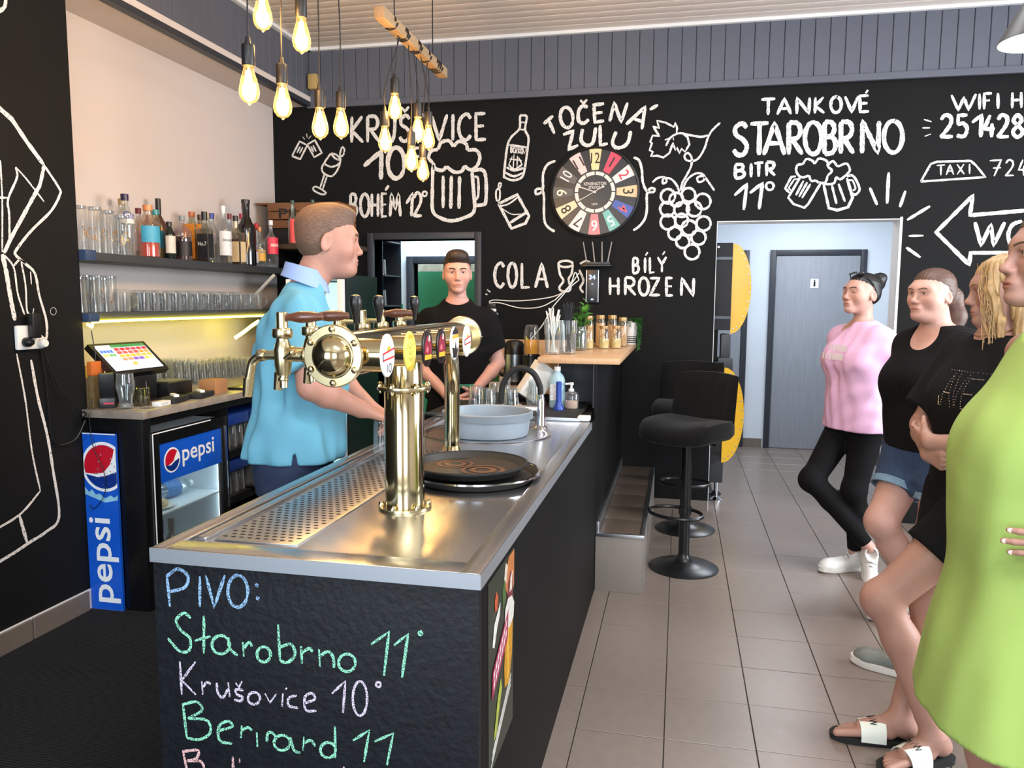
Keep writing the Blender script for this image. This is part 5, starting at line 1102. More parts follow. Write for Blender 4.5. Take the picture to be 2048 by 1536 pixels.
part(MB().box(-.41, -.40, 3.826, 4.07, ZT+.02, 1.169), 'side_return', m_blueblack, tb2)
part(MB().box(-.69, -.63, 4.06, 4.09, ZT+.1, 1.169), 'wood_edge', m_beech, tb2)
wc_ = thing('rear_worktop', 'low rear worktop with beech splashback under the chalk wall', 'counter', (-1.0, 5.2, 0))
part(MB().box(-1.36, -.63, 4.8, 5.53, .895, .93, .003), 'worktop', m_beech, wc_)
part(MB().box(-1.36, -.63, 5.525, 5.545, .931, 1.2, .003), 'splashback', m_beech, wc_)
part(MB().box(-1.34, -.64, 4.85, 5.52, 0, .894), 'cabinet', m_black2, wc_)
stp = thing('step', 'tiled foot step along the raised bar with aluminium edges', 'step', (-.28, 4.7, 0))
part(MB().box(-.385, -.15, 3.86, 5.53, .01, .296), 'core', m_grout, stp)
part(MB().box(-.386, -.148, 3.85, 3.859, 0, .29, .001), 'riser_tile', m_stepw, stp, label='pale grey riser tile')
for k in range(6): part(MB().box(-.149, -.141, 3.862+k*.279, 3.862+k*.279+.275, 0, .29, .001), 'riser_tile', m_stepw, stp)
for k in range(6): part(MB().box(-.368, -.165, 3.862+k*.279, 3.862+k*.279+.276, .2965, .302, .001), 'tread_tile', m_stept, stp, )
part(MB().box(-.386, -.14, 3.846, 3.861, .288, .306, .002), 'edge_trim', m_alu, stp); part(MB().box(-.163, -.140, 3.862, 5.53, .290, .306, .002), 'edge_trim', m_alu, stp); part(MB().box(-.386, -.37, 3.862, 5.53, .297, .36, .002), 'edge_trim', m_alu, stp)
m_velvet = mat('charcoal_velvet', '#0c0b0c', .95, var=.12, vscale=14, sheen=.08, spec=.2, bump=.1, bscale=200); m_bmetal = mat('black_metal', '#101214', .32, var=.05)
def stool(label, loc, rz):
    t = thing('bar_stool', label, 'bar stool', loc, rz, 'velvet bar stools')
    MB().lathe([(.192, 0), (.193, .004), (.18, .012), (.12, .024), (.06, .04), (.036, .065), (.03, .085), (.03, .1)], n=40).build('base', m_bmetal, t)
    MB().cyl((0, 0, .06), (0, 0, .46), .03, n=24).cyl((0, 0, .44), (0, 0, .72), .024, n=24).build('post', m_bmetal, t)
    ring = [(.165*math.cos(a)*.95, -.09+.12*math.sin(a), .33) for a in [2*PI*i/28 for i in range(28)]]
    MB().tube(ring, .010, 8, closed=True).cyl((0, 0, .31), (0, 0, .35), .036).build('foot_ring', m_bmetal, t)
    MB().box(-.1, .1, -.1, .1, .715, .735).cyl((.05, 0, .725), (.17, .02, .715), .005, n=6).build('seat_plate', m_bmetal, t)
    # seat
    bm = bmesh.new(); bmesh.ops.create_grid(bm, x_segments=20, y_segments=20, size=1)
    S = MB(); vs = []; fs = []; n = 18
    def sup(a): c, s_ = math.cos(a), math.sin(a); e = .55; return math.copysign(abs(c)**e, c), math.copysign(abs(s_)**e, s_)
    rings = [(.0, .735), (.6, .735), (.93, .742), (1.0, .765), (1.0, .795), (.95, .822), (.7, .832), (.35, .826), (0, .822)]; K = 40
    for r, z in rings:
        for k in range(K):
            a = 2*PI*k/K; c, s_ = sup(a); x = c*r*.225; y = s_*r*.215
            front = max(0, -y/.215); vs.append((x, y-.01, z-.035*front**2*(1 if z > .75 else .6)+(.02*(abs(x)/.22)**2 if z > .78 else 0)))
    for i in range(len(rings)-1):
        for k in range(K): fs.append((i*K+k, i*K+(k+1) % K, (i+1)*K+(k+1) % K, (i+1)*K+k))
    bm.free(); S.add(vs, fs).build('seat', m_velvet, t, smooth=60)
    # backrest: curved padded panel with vertical channels
    vs = []; fs = []; NU, NV = 36, 8
    for side in (0, 1):
        for i in range(NU+1):
            u = i/NU*2-1
            for j in range(NV+1):
                v = j/NV; th = .05*(1-.35*v); z = .765+.325*v-.012*u*u*v
                ch = .006*abs(math.cos(u*PI*2.5))**.35 if side else .004*abs(math.cos(u*PI*2.5))**.35
                edge = (1-max(abs(u), .0)**8)*(1-(2*v-1)**10*.6)
                x = u*.212*(1-.06*v); y0 = .165+.055*v-.045*u*u
                y = y0+((th*.5+ch)*edge)*(1 if side == 0 else -1)
                vs.append((x, y, z))
    n1 = (NU+1)*(NV+1); I = lambda s_, i, j: s_*n1+i*(NV+1)+j
    for s_ in (0, 1):
        for i in range(NU):
            for j in range(NV): fs.append((I(s_, i, j), I(s_, i+1, j), I(s_, i+1, j+1), I(s_, i, j+1)))
    for i in range(NU): fs += [(I(0, i, 0), I(0, i+1, 0), I(1, i+1, 0), I(1, i, 0)), (I(0, i, NV), I(0, i+1, NV), I(1, i+1, NV), I(1, i, NV))]
    for j in range(NV): fs += [(I(0, 0, j), I(0, 0, j+1), I(1, 0, j+1), I(1, 0, j)), (I(0, NU, j), I(0, NU, j+1), I(1, NU, j+1), I(1, NU, j))]
    MB().add(vs, fs).build('backrest', m_velvet, t, smooth=60)
    return t
stool('charcoal velvet bar stool nearer the camera with round black foot', (.062, 4.31, 0), -.62)
stool('charcoal velvet bar stool behind, closer to the black wall', (.075, 5.07, 0), -.12)
# ------------------------------------------------------------ game machine in the passage
gm = thing('game_machine', 'black dart machine with round yellow wings seen edge-on in the passage', 'game machine', (.32, 5.95, 0))
m_yel = mat('yellow_wood_panel', '#d0a01e', .3, var=.12, vscale=7, stretch=(1, 1, .25), coat=.1)
m_gblack = mat('matt_black_cabinet', '#0c0c0e', .7, var=.05)
def half(cz, R, x0, y, th):
    return MB().poly([(x0, y, cz-R*.98)]+[(x0+R*.42*math.cos(a), y, cz+R*math.sin(a)) for a in [-PI/2+PI*i/28 for i in range(29)]]+[(x0, y, cz+R*.98)], (0, 1, 0), th)
part(MB().box(.06, .36, 5.76, 6.15, 1.28, 1.9, .006), 'upper_cabinet', m_gblack, gm)
part(MB().box(.06, .33, 5.78, 6.15, .38, 1.05, .006), 'lower_cabinet', m_gblack, gm)
part(MB().box(.14, .28, 5.85, 6.1, 1.05, 1.28), 'neck', m_gblack, gm)
part(MB().box(.3, .37, 5.8, 5.95, 1.05, 1.25, .01).box(.28, .39, 5.78, 5.9, .98, 1.08, .01), 'control_box', mat('dark_grey_plastic', '#2b2e33', .4), gm)
for cz, R, x0 in ((1.575, .32, .361), (.66, .35, .331)):
    w_ = part(half(cz, R, x0, 5.775, .02), 'yellow_wing', m_yel, gm)
    for i in range(13):
        a = -PI/2+PI*(i+.7)/14.2
        mb = MB().lathe([(.006, 0), (.005, .003), (0, .004)], (x0+(R-.028)*.42*math.cos(a), 5.775, cz+(R-.028)*math.sin(a)), (0, -1, 0), 8); loc_(mb, gm); mb.build('rivet', m_alu, w_)
for z in (1.78, 1.36, .5): part(MB().box(.07, .36, 5.752, 5.759, z, z+.02), 'metal_bar', mat('dark_steel', '#4a4d52', .3, .8), gm)
part(MB().lathe([(.008, 0), (.008, .004)], (.26, 5.758, 1.87), (0, -1, 0), 10), 'screw', m_alu, gm)
part(MB().box(.2, .35, 5.85, 6.1, .14, .38, .01), 'foot_box', mat('dark_grey_plastic', '#2b2e33'), gm)
for x, y in ((.31, 5.88), (.31, 6.07)): part(MB().cyl((x, y, .03), (x, y, .14), .01).lathe([(.045, 0), (.045, .008), (.02, .03), (0, .032)], (x, y, 0), n=20), 'levelling_foot', m_chrome if y < 6 else m_bmetal, gm)
# ------------------------------------------------------------ clock
CX, CZ, CR = -.604, 2.243, .312
cl = thing('wall_clock', 'large round black wall clock with coloured licence plate numerals', 'clock', (CX, YB, CZ))
m_cblack = mat('clock_black', '#121213', .35, var=.05)
MB().lathe([(CR-.004, -.001), (CR, -.004), (CR, -.022), (CR-.012, -.026), (CR-.016, -.02)], axis=(0, 1, 0), n=64, cap=False).build('rim', m_cblack, cl)
MB().lathe([(CR-.004, -.001), (CR-.004, -.010), (0, -.0105)], axis=(0, 1, 0), n=64).build('dial', m_cblack, cl)
cols = {12: ('#e3cf98', '#1a1a1a'), 1: ('#c8405a', '#1a1a1a'), 2: ('#e4dcd8', '#c03048'), 3: ('#e0bc92', '#1a1a1a'), 4: ('#3c55a5', '#d05a6a'), 5: ('#6fb0a8', '#f0f0ee'), 6: ('#d07a80', '#f0f0ee'), 7: ('#e6d5d2', '#1a1a1a'), 8: ('#e2cda6', '#1a1a1a'), 9: ('#4a4a4a', '#e8e4c8'), 10: ('#57504d', '#eee9e4'), 11: ('#e2c4c0', '#1a1a1a')}
for n_, (cb, ct_) in cols.items():
    a = PI/2-n_*PI/6; e = Vector((math.cos(a), 0, math.sin(a))); tgt = Vector((math.sin(a), 0, -math.cos(a)))
    r0, r1, w0, w1 = .152, .298, .024, .044
    P = [e*r0-tgt*w0, e*r0+tgt*w0, e*r1+tgt*w1, e*r1-tgt*w1]
    pl0 = MB().poly([p+Vector((0, -.0105, 0)) for p in P], (0, -1, 0), .006).build('numeral_plate', mat('plate_'+cb, cb, .4, var=.08, vscale=30), cl, smooth=0)
    vs, fs = textmesh(str(n_), .1, .004); x0 = min(v.x for v in vs); x1 = max(v.x for v in vs); kx = min(.062 if n_ > 9 else .045, (x1-x0))/(x1-x0)
    MB().add([e*(r0+.045+v.y*1.05)+tgt*((v.x-(x0+x1)/2)*kx)+Vector((0, -.0175, 0)) for v in vs], fs).build('numeral', mat('num_'+ct_, ct_, .5, var=0), pl0, smooth=0)
for i in range(12):
    a0 = i*PI/6+.03+PI/12*0; a1 = (i+1)*PI/6-.03
    P = [(r*math.cos(a), -.0106, r*math.sin(a)) for r, aa in ((.142, [a0+(a1-a0)*k/5 for k in range(6)]), (.118, [a1-(a1-a0)*k/5 for k in range(6)])) for a in aa]
    MB().poly(P, (0, -1, 0), .003).build('minute_segment', mat('clock_ivory', '#ddd6cf', .5), cl, smooth=0)
m_ivory = MATS['clock_ivory']
textpart('KENSINGTON', .03, (-.078, -.0115, .048), (1, 0, 0), (0, 0, 1), m_ivory, cl, width=.156, bold=.01)
textpart('STATION', .028, (-.045, -.0115, .022), (1, 0, 0), (0, 0, 1), m_ivory, cl, width=.09, bold=.01)
textpart('1879', .02, (-.02, -.0115, -.09), (1, 0, 0), (0, 0, 1), m_ivory, cl, width=.04)
MB().tube([(-.125, -.022, -.066), (.06, -.022, .036)], .0028, 6).box(.05, .066, -.024, -.02, .028, .042).build('minute_hand', m_ivory, cl)
MB().tube([(-.105, -.019, .036), (.0, -.019, 0)], .004, 6).box(-.115, -.098, -.021, -.017, .03, .046).build('hour_hand', m_ivory, cl)
MB().lathe([(.009, -.016), (.009, -.026), (0, -.027)], axis=(0, 1, 0), n=16).build('hub', m_ivory, cl)
# ------------------------------------------------------------ router shelf, display, socket, white cables
rt = thing('wifi_router', 'black router with four antennas on a small wall shelf', 'router', (-.57, YB, 1.735))
MB().box(-.11, .1, -.11, -.002, -.012, 0, .003).build('shelf_plate', m_bplast, rt)
for x, dx in ((-.075, -.03), (-.02, -.02), (.03, -.003), (.065, .03)): MB().tube([(x, -.06, .001), (x+dx, -.06, .16)], [.0055, .004], 8).build('antenna', mat('grey_antenna', '#8d8884', .4), rt)
MB().box(-.09, .09, -.1, -.02, .001, .02, .004).build('router_body', m_bplast, rt)
dp = thing('temperature_display', 'narrow black upright display with small blue digits below the router', 'display', (-.608, YB, 1.47))
MB().box(-.046, .046, -.035, -.002, 0, .235, .004).build('case', m_bplast, dp)
fr_ = MB().box(-.044, -.041, -.037, -.035, .005, .23).box(.041, .044, -.037, -.035, .005, .23); fr_.build('edge_trim', m_alu, dp)
em = mat('blue_digits', '#6f9cff', .5, emit=(.25, .45, 1, 1), estr=4)
textpart('34', .045, (-.024, -.0362, .165), (1, 0, 0), (0, 0, 1), em, dp, width=.045)
MB().box(-.008, .008, -.0362, -.0356, .02, .028).box(-.006, .006, -.0362, -.0356, .13, .134).build('indicator', em, dp)
wcab = lambda pts, lab, m=m_wplast, r=.004: tag(MB().tube(spline(pts, 6), r, 6).build('wall_cable', m), lab, 'cable')
W_ = lambda u, v, d=.008: tuple(px(u, v, 'y', YB-d))
wcab([W_(978, 603), W_(990, 600), W_(1030, 602), W_(1080, 598), W_(1120, 588), W_(1158, 560)], 'upper white cable from the socket to the router')
wcab([W_(978, 606, .014), W_(1000, 606, .014), W_(1040, 616, .014), W_(1080, 614, .014), W_(1110, 600, .014)], 'lower white cable running right from the socket')
wcab([W_(1158, 546, .02), W_(1130, 585, .02), W_(1105, 615, .02), W_(1085, 650, .02), W_(1060, 680, .02), W_(1040, 700, .02)], 'white cable running down from the router towards the blender')
wcab([W_(1158, 560, .026), W_(1150, 545, .026), W_(1140, 570, .026), W_(1110, 600, .026)], 'short white cable looped below the router shelf')
ws = thing('wall_socket', 'white wall socket with a black plug beside the kitchen doorway', 'socket', W_(985, 628, 0))
MB().box(-.035, .03, -.02, -.001, -.04, .04, .005).build('socket_plate', m_wplast, ws); MB().lathe([(.02, 0), (.02, .03), (.014, .05), (0, .052)], (.02, -.02, 0), (.6, -1, 0), 14).build('plug', m_bplast, ws); MB().box(-.035, .03, -.03, -.001, .041, .075, .005).build('adapter', m_bplast, ws)
# ------------------------------------------------------------ kettle, blender, green bottle
kt = thing('electric_kettle', 'black and steel electric kettle on the rear worktop', 'kettle', (-1.06, 5.0, .931))
MB().lathe([(.078, 0), (.078, .015), (.07, .02), (0, .02)], n=28).build('base', m_bplast, kt)
MB().lathe([(.072, .021), (.074, .03), (.068, .15), (.066, .2)], n=28, cap=False).build('steel_body', m_steel2, kt)
MB().lathe([(.067, .2), (.065, .26), (.05, .285), (.02, .292), (0, .293)], n=28).build('lid', m_bplast, kt)
MB().tube(spline([(-.06, -.0, .255), (-.1, -.0, .25), (-.125, -.0, .18), (-.12, -.0, .1), (-.07, -.0, .05)], 6), .014, 10).build('handle', m_bplast, kt)
bn = thing('blender', 'black blender with a clear cup of orange juice on the rear worktop', 'blender', (-.93, 4.92, .931))
MB().lathe([(.062, 0), (.064, .01), (.06, .1), (.055, .16), (.056, .2), (0, .2)], n=28).build('motor_base', m_bplast, bn)
MB().lathe([(.054, .2), (.054, .208)], n=28).build('ring', m_chrome, bn)
MB().lathe([(.05, .208), (.052, .23), (.048, .35), (.04, .39), (.03, .396), (0, .396)], n=28, cap=False).build('cup', m_clear, bn)
MB().lathe([(.045, .21), (.049, .23), (.047, .3), (0, .3)], n=24).build('juice', mat('orange_juice', '#e3a02c', .4, var=.1), bn)
bottle('green_bottle', 'green glass bottle with empty neck beside the kettle', (-1.22, 5.1, .931), .26, .032, .45, (.1, .55, .22, 1), '#2f8a48', nr=.012)
# ------------------------------------------------------------ things on the beech top
def straws(root, n, R, z0, z1, m, nm):
    for i in range(n):
        a = random.uniform(0, 6.28); r = R*random.uniform(.2, .9); b = a+random.uniform(-.5, .5)
        MB().cyl((r*.5*math.cos(a+3), r*.5*math.sin(a+3), z0), (r*math.cos(b)*1.15, r*math.sin(b)*1.15, z1+random.uniform(-.03, .02)), .003, n=6).build(nm, m, root)
ribbed = [(0, 0), (.036, 0), (.04, .005), (.042, .1), (.046, .105), (.047, .17), (.045, .17), (.043, .108), (.038, .01), (0, .01)]
for i, (x, y, mm, lab) in enumerate(((-.645, 4.02, m_wplast, 'clear glass of white straws on the beech top'), (-.575, 4.09, m_bplast, 'clear glass of black straws on the beech top'))):
    t = thing('straw_glass', lab, 'glass', (x, y, 1.2005)); MB().lathe([(r*1.03, z*1.05) for r, z in ribbed], n=28, cap=False).build('glass_body', m_clear, t); straws(t, 14 if i == 0 else 22, .038, .012, .225 if i == 0 else .26, mm, 'straw')
mj = thing('mint_jar', 'glass jar holding a bunch of fresh green mint', 'jar', (-.56, 4.42, 1.2005))
MB().lathe([(0, 0), (.044, 0), (.048, .006), (.048, .11), (.042, .12), (.044, .14), (.042, .14), (.04, .12), (.045, .11), (.045, .008), (0, .008)], n=28, cap=False).build('jar_body', m_clear, mj)
MB().lathe([(0, .009), (.043, .009), (.043, .07), (0, .07)], n=24).build('water', glass('green_water', (.75, .85, .65, 1), .04), mj)
m_mint = mat('mint_leaf', '#4f8f35', .5, var=.25, vscale=40); m_mint2 = mat('mint_leaf_dark', '#2f6a26', .5, var=.2, vscale=40)
def leaf_mesh(L, W):
    vs = [(0, 0, 0)]; fs = []
    for i in range(1, 6):
        t = i/6; w = W*math.sin(PI*t)**.8; vs += [(-w, t*L, .12*L*t*t+.1*w), (0, t*L, .1*L*t*t), (w, t*L, .12*L*t*t+.1*w)]
    vs.append((0, L, .12*L)); fs = [(0, 1, 2), (0, 2, 3)]
    for i in range(4): b = 1+i*3; fs += [(b, b+3, b+4, b+1), (b+1, b+4, b+5, b+2)]
    b = 13; fs += [(b, 16, b+1), (b+1, 16, b+2)]
    return vs, fs
lv, lf = leaf_mesh(.055, .016); leaf_me = None
for s_ in range(9):
    a = random.uniform(0, 6.28); top = Vector((.05*math.cos(a)*random.random()+.01, .04*math.sin(a), random.uniform(.2, .28)))
    MB().tube([(.01*math.cos(a), .01*math.sin(a), .02), tuple(top*.6), tuple(top)], .0016, 5).build('stem', m_mint2, mj)
    for k in range(7):
        h_ = .5+.5*k/6
        if leaf_me is None: o = MB().add(lv, lf).build('leaf', m_mint, mj, smooth=80); leaf_me = o.data
        else: o = bpy.data.objects.new('leaf', leaf_me); COL.objects.link(o); o.parent = mj
        o.location = (top*h_)[:]; o.rotation_euler = (random.uniform(-.2, .7), random.uniform(-.3, .3), random.uniform(0, 6.28)); sc = random.uniform(.7, 1.15); o.scale = (sc,)*3
m_cork = mat('gold_lid', '#c9a271', .3, .7); m_amber = glass('amber_jar', (.98, .9, .76, 1), .12, .04, .5)
def spice_jar(lab, x, y, h, fillc, fill):
    t = thing('spice_jar', lab, 'jar', (x, y, 1.2005)); R = .031
    MB().lathe([(0, 0), (R*.95, 0), (R, .004), (R, h*.78), (R*.82, h*.86), (R*.82, h*.9)], n=22, cap=False).build('jar_body', m_amber, t)
    MB().lathe([(R*.88, h*.88), (R*.9, h*.9), (R*.9, h), (R*.84, h*1.005), (0, h*1.005)], n=22).build('lid', m_cork, t)
    MB().lathe([(0, .004), (R*.93, .005), (R*.93, h*fill), (0, h*fill)], n=20).build('contents', mat('contents_'+fillc, fillc, .7, var=.2, vscale=80), t)
spice_jar('short jar of pale sugar, nearest the mint', -.52, 4.55, .135, '#e0cfa4', .42)
spice_jar('short jar of pale sugar in the middle of the front row', -.432, 4.6, .135, '#e3d4a8', .45)
spice_jar('short jar of pale sugar at the right of the front row', -.365, 4.66, .135, '#e3d4a8', .45)
spice_jar('tall jar with gold lid behind the mint', -.545, 4.78, .19, '#c9ae8c', .7)
spice_jar('tall jar with gold lid second from the mint', -.475, 4.8, .195, '#d2b795', .75)
spice_jar('tall jar with gold lid third from the mint', -.405, 4.83, .195, '#c2a37c', .7)
spice_jar('tall jar with gold lid next to the striped pot', -.345, 4.9, .18, '#ccb090', .7)
pt = thing('potted_plant', 'white pot with black stripes and a trailing green plant at the bar end', 'plant', (-.312, 5.1, 1.2015))
MB().lathe([(0, 0), (.036, 0), (.038, .004), (.05, .15), (.046, .15), (.04, .14), (0, .138)], n=28, cap=False).build('pot', mat('white_ceramic', '#e6e2dd', .4), pt)
for k in range(6): MB().lathe([(.0392+.0008*k*1.0, .012+.012*k), (.0398+.0008*k, .018+.012*k)], n=28, cap=False).build('stripe', mat('black_print', '#101010'), pt)
lv2, lf2 = leaf_mesh(.014, .005); lm2 = None
for s_ in range(40):
    a = random.uniform(-.75, .75) if s_ < 24 else random.uniform(0, 6.28); L = random.uniform(.05, .2) if s_ < 24 else random.uniform(-.03, .04); r0 = .04; P = [(r0*math.cos(a)*.5, r0*math.sin(a)*.5, .14), (r0*1.25*math.cos(a), r0*1.25*math.sin(a), .165), (r0*1.7*math.cos(a), r0*1.7*math.sin(a), .15-L*.3), (r0*1.75*math.cos(a), r0*1.75*math.sin(a), .15-L)]
    sp2 = spline(P, 5); st_ = MB().tube(sp2, .0011, 4).build('vine', m_mint2, pt)
    mb = MB()
    for q in sp2[3:]:
        for _ in range(2):
            Mx = Matrix.Translation(q) @ Matrix.Rotation(random.uniform(0, 6.28), 4, 'Z') @ Matrix.Rotation(random.uniform(-.5, .5), 4, 'X'); k0 = len(mb.v); mb.add(lv2, lf2); mb.xf(Mx, k0)
    tag(mb.build('vine_leaf', m_mint2, st_, smooth=80), kind='stuff')
# ------------------------------------------------------------ hanging bulbs, beams
m_beam = mat('raw_pine_beam', '#a78a68', .6, var=.14, vscale=10, stretch=(6, 1, 6)); m_cord = mat('black_cord', '#161314', .6)
BX = -1.33; BZ = 2.72
def beam(lab, y0, y1, x=BX, z=BZ, wraps=()):
    t = thing('lamp_beam', lab, 'lamp beam', (x, (y0+y1)/2, z)); L = (y1-y0)/2
    MB().box(-.024, .024, -L, L, -.024, .024, .004).build('beam', m_beam, t)
    for w_ in wraps:
        yy = w_-(y0+y1)/2; P = [(.031*math.cos(a), yy+.012*math.sin(a*1)*.6+.004*a, .031*math.sin(a)) for a in [2*PI*i/14 for i in range(15)]]
        MB().tube(P, .004, 6).build('cord_wrap', m_cord, t)
    for yy in (-L*.6, L*.6): MB().cyl((0, yy, .024), (0, yy, ZC-z), .003, n=6).build('hanger', m_cord, t)
    return t
b1 = beam('raw pine beam wound with black cords, hanging above the bar', 3.24, 4.16, -1.285, 2.70, (3.36, 3.5, 3.52, 3.68, 3.7, 3.84, 3.97, 4.0, 4.03))
b2 = beam('pine beam above the near group of bulbs, close under the ceiling', 2.1, 3.2, -1.385, 2.98, (2.2, 2.4, 2.6, 2.9))
m_bulb = glass('amber_bulb_glass', (1, .86, .6, 1), .05, .02, .35); m_fil = mat('glowing_filament', '#ffd9a0', .5, emit=(1, .60, .24, 1), estr=230)
def bulb(u, v, dep, lab, zt, on_beam_x):
    c_ = at(u, v, dep); t = thing('pendant_bulb', lab, 'light bulb', c_, 0, 'hanging filament bulbs')
    # glass teardrop hanging, centre of glass at origin
    P = [(.013, .062), (.0145, .05), (.019, .03), (.026, .005), (.031, -.018), (.032, -.03), (.029, -.045), (.02, -.058), (.008, -.064), (.004, -.07), (0, -.071)]
    MB().lathe(P, n=24, cap=False).build('glass', m_bulb, t)
    f = MB()
    for k in range(5):
        a = k*2*PI/5; f.tube([(.006*math.cos(a), .006*math.sin(a), .035), (.012*math.cos(a), .012*math.sin(a), -.01), (.008*math.cos(a), .008*math.sin(a), -.04)], .0018, 5)
    f.build('filament', m_fil, t)
    MB().cyl((0, 0, .06), (0, 0, .0), .004, .003, 8).build('stem', mat('glass_stem', '#e8d7b8', .3), t)
    MB().lathe([(.019, .05), (.0205, .053), (.0205, .112), (.019, .116), (.01, .118), (.006, .14), (0, .141)], n=20).build('socket', mat('black_socket', '#1b1a1b', .45), t)
    MB().tube(spline([(0, 0, .138), (.002, 0, (zt-c_.z)*.5), (on_beam_x-c_.x, 0, zt-c_.z)], 5), .0028, 6).build('cord', m_cord, t)
    l = bpy.data.lights.new('bulb_light', 'POINT'); l.energy = 2.2; l.color = (1, .68, .36); l.shadow_soft_size = .03
    lo = bpy.data.objects.new('bulb_light', l); COL.objects.link(lo); lo.parent = t; lo.location = (0, 0, -.015)
for u, v, d, lab in ((498, 165, 2.47, 'lowest left filament bulb nearest the cream wall'), (525, 20, 2.6, 'filament bulb cut by the top of the picture'), (565, 198, 2.7, 'filament bulb in front of the grey bulkhead corner'), (603, 66, 2.7, 'high filament bulb in front of the grey bulkhead')):
    bulb(u, v, d, lab, 2.957, -1.385)
for u, v, d, lab in ((640, 243, 3.0, 'left one of two bulbs before the small chalk glasses'), (682, 243, 3.15, 'right one of two bulbs left of the letter K')): bulb(u, v, d, lab, 2.957, -1.385)
for u, v, d, lab in ((790, 210, 3.55, 'highest filament bulb of the beam group, over the chalk U'), (770, 275, 3.6, 'filament bulb before the chalk figure 10, leftmost of the beam group'), (836, 256, 3.75, 'filament bulb hiding the chalk O'), (857, 272, 3.85, 'filament bulb right beside the one hiding the chalk O'), (823, 314, 3.7, 'low filament bulb over the chalk zero'), (846, 336, 3.98, 'lowest filament bulb, left of the large chalk mug')): bulb(u, v, d, lab, 2.677, -1.285)
tn = thing('wall_box', 'small tan junction box on the grey boards above the corner', 'junction box', px(627, 164, 'y', 5.5)); MB().box(-.035, .035, -.03, .02, -.055, .055, .012).build('box_body', mat('tan_plastic', '#b59a62', .6, var=.1), tn)
sl = at(2085, 58, 2.62); sh = thing('pendant_lamp', 'black cone pendant lamp with a bright white inside at the upper right', 'lamp', sl)
MB().lathe([(.018, .2), (.022, .17), (.034, .14), (.128, -.03), (.132, -.04)], n=36, cap=False).build('lamp_shade', mat('black_shade', '#0c0c0d', .5), sh)
MB().lathe([(.129, -.0395), (.124, -.03), (.03, .13), (0, .13)], n=36, cap=False).build('shade_lining', mat('white_shade_inside', '#f3f1ec', .5), sh)
MB().sph((0, 0, 0), .035, 16, 10).build('bulb', mat('white_lamp_bulb', '#ffffff', .5, emit=(1, .96, .88, 1), estr=70), sh)
MB().cyl((0, 0, .2), (0, 0, ZC-sl.z), .003, n=6).build('cord', m_cord, sh)
# ------------------------------------------------------------ kitchen seen through the doorway
kw = struct('wall_kitchen_inner', wall_holes(-3.2, -.2, 0, 2.8, 6.5, 6.6, [(-2.28, -1.45, 0, 1.80)]), m_wallblue)
tag(MB().box(-2.34, -2.28, 6.46, 6.61, 0, 1.86, .005).box(-2.28, -1.4, 6.46, 6.61, 1.80, 1.86, .005).build('door_4', m_frame), kind='structure')
gb = thing('green_board', 'large green board filling the inner kitchen doorway', 'board', (-1.9, 6.75, 0)); MB().box(-.5, .55, -.02, .02, .02, 1.74, .003).build('board', m_green, gb); MB().box(-.5, .55, -.02, .02, 1.742, 1.84).build('pale_edge', mat('pale_edge', '#b9b39a', .7, var=.3, vscale=20), gb)
gb2 = thing('green_board', 'narrow green panel leaning left of the inner door frame', 'panel', (-2.42, 6.44, 0)); MB().box(-.06, .05, -.02, .02, .02, 1.45, .003).build('board', m_green, gb2); MB().box(-.03, .02, -.021, -.0205, 1.47, 1.56).build('tan_mark', mat('tan_plastic', '#b59a62'), gb2)
ks = thing('kitchen_shelf', 'dark glass shelf unit on the left inside the kitchen doorway', 'shelf', (-2.3, 5.95, 0))
m_navy = mat('dark_navy_panel', '#1c2430', .4)
MB().box(-.2, -.185, -.17, .2, .02, 1.98).box(-.185, .03, .185, .2, .02, 1.98).build('shelf_body', m_navy, ks)
for z in (.9, 1.44, 1.68, 1.95): MB().box(-.185, .03, -.17, .184, z-.012, z).build('shelf_board', m_shelf, ks)
MB().box(-.05, .03, -.172, -.16, .02, .88, .003).box(-.185, -.055, -.172, -.16, .02, .88, .003).build('lower_door', mat('pale_grey_panel', '#9aa5b4', .5), ks)
for i, (x, y, z) in enumerate(((-.02, -.1, 1.681), (-.09, -.1, 1.681), (-.02, -.1, 1.441), (-.085, -.1, 1.441), (-.15, -.1, 1.441))):
    glass_thing('kitchen_glass', '%s glass on the %s board of the kitchen shelf unit' % (['right', 'left', 'right', 'middle', 'left'][i], 'upper' if z > 1.6 else 'lower'), prof_glass(.12, .028, .033), (-2.3+x, 5.95+y, z), True, .12, 'glasses in the kitchen shelf', m=m_clear2)
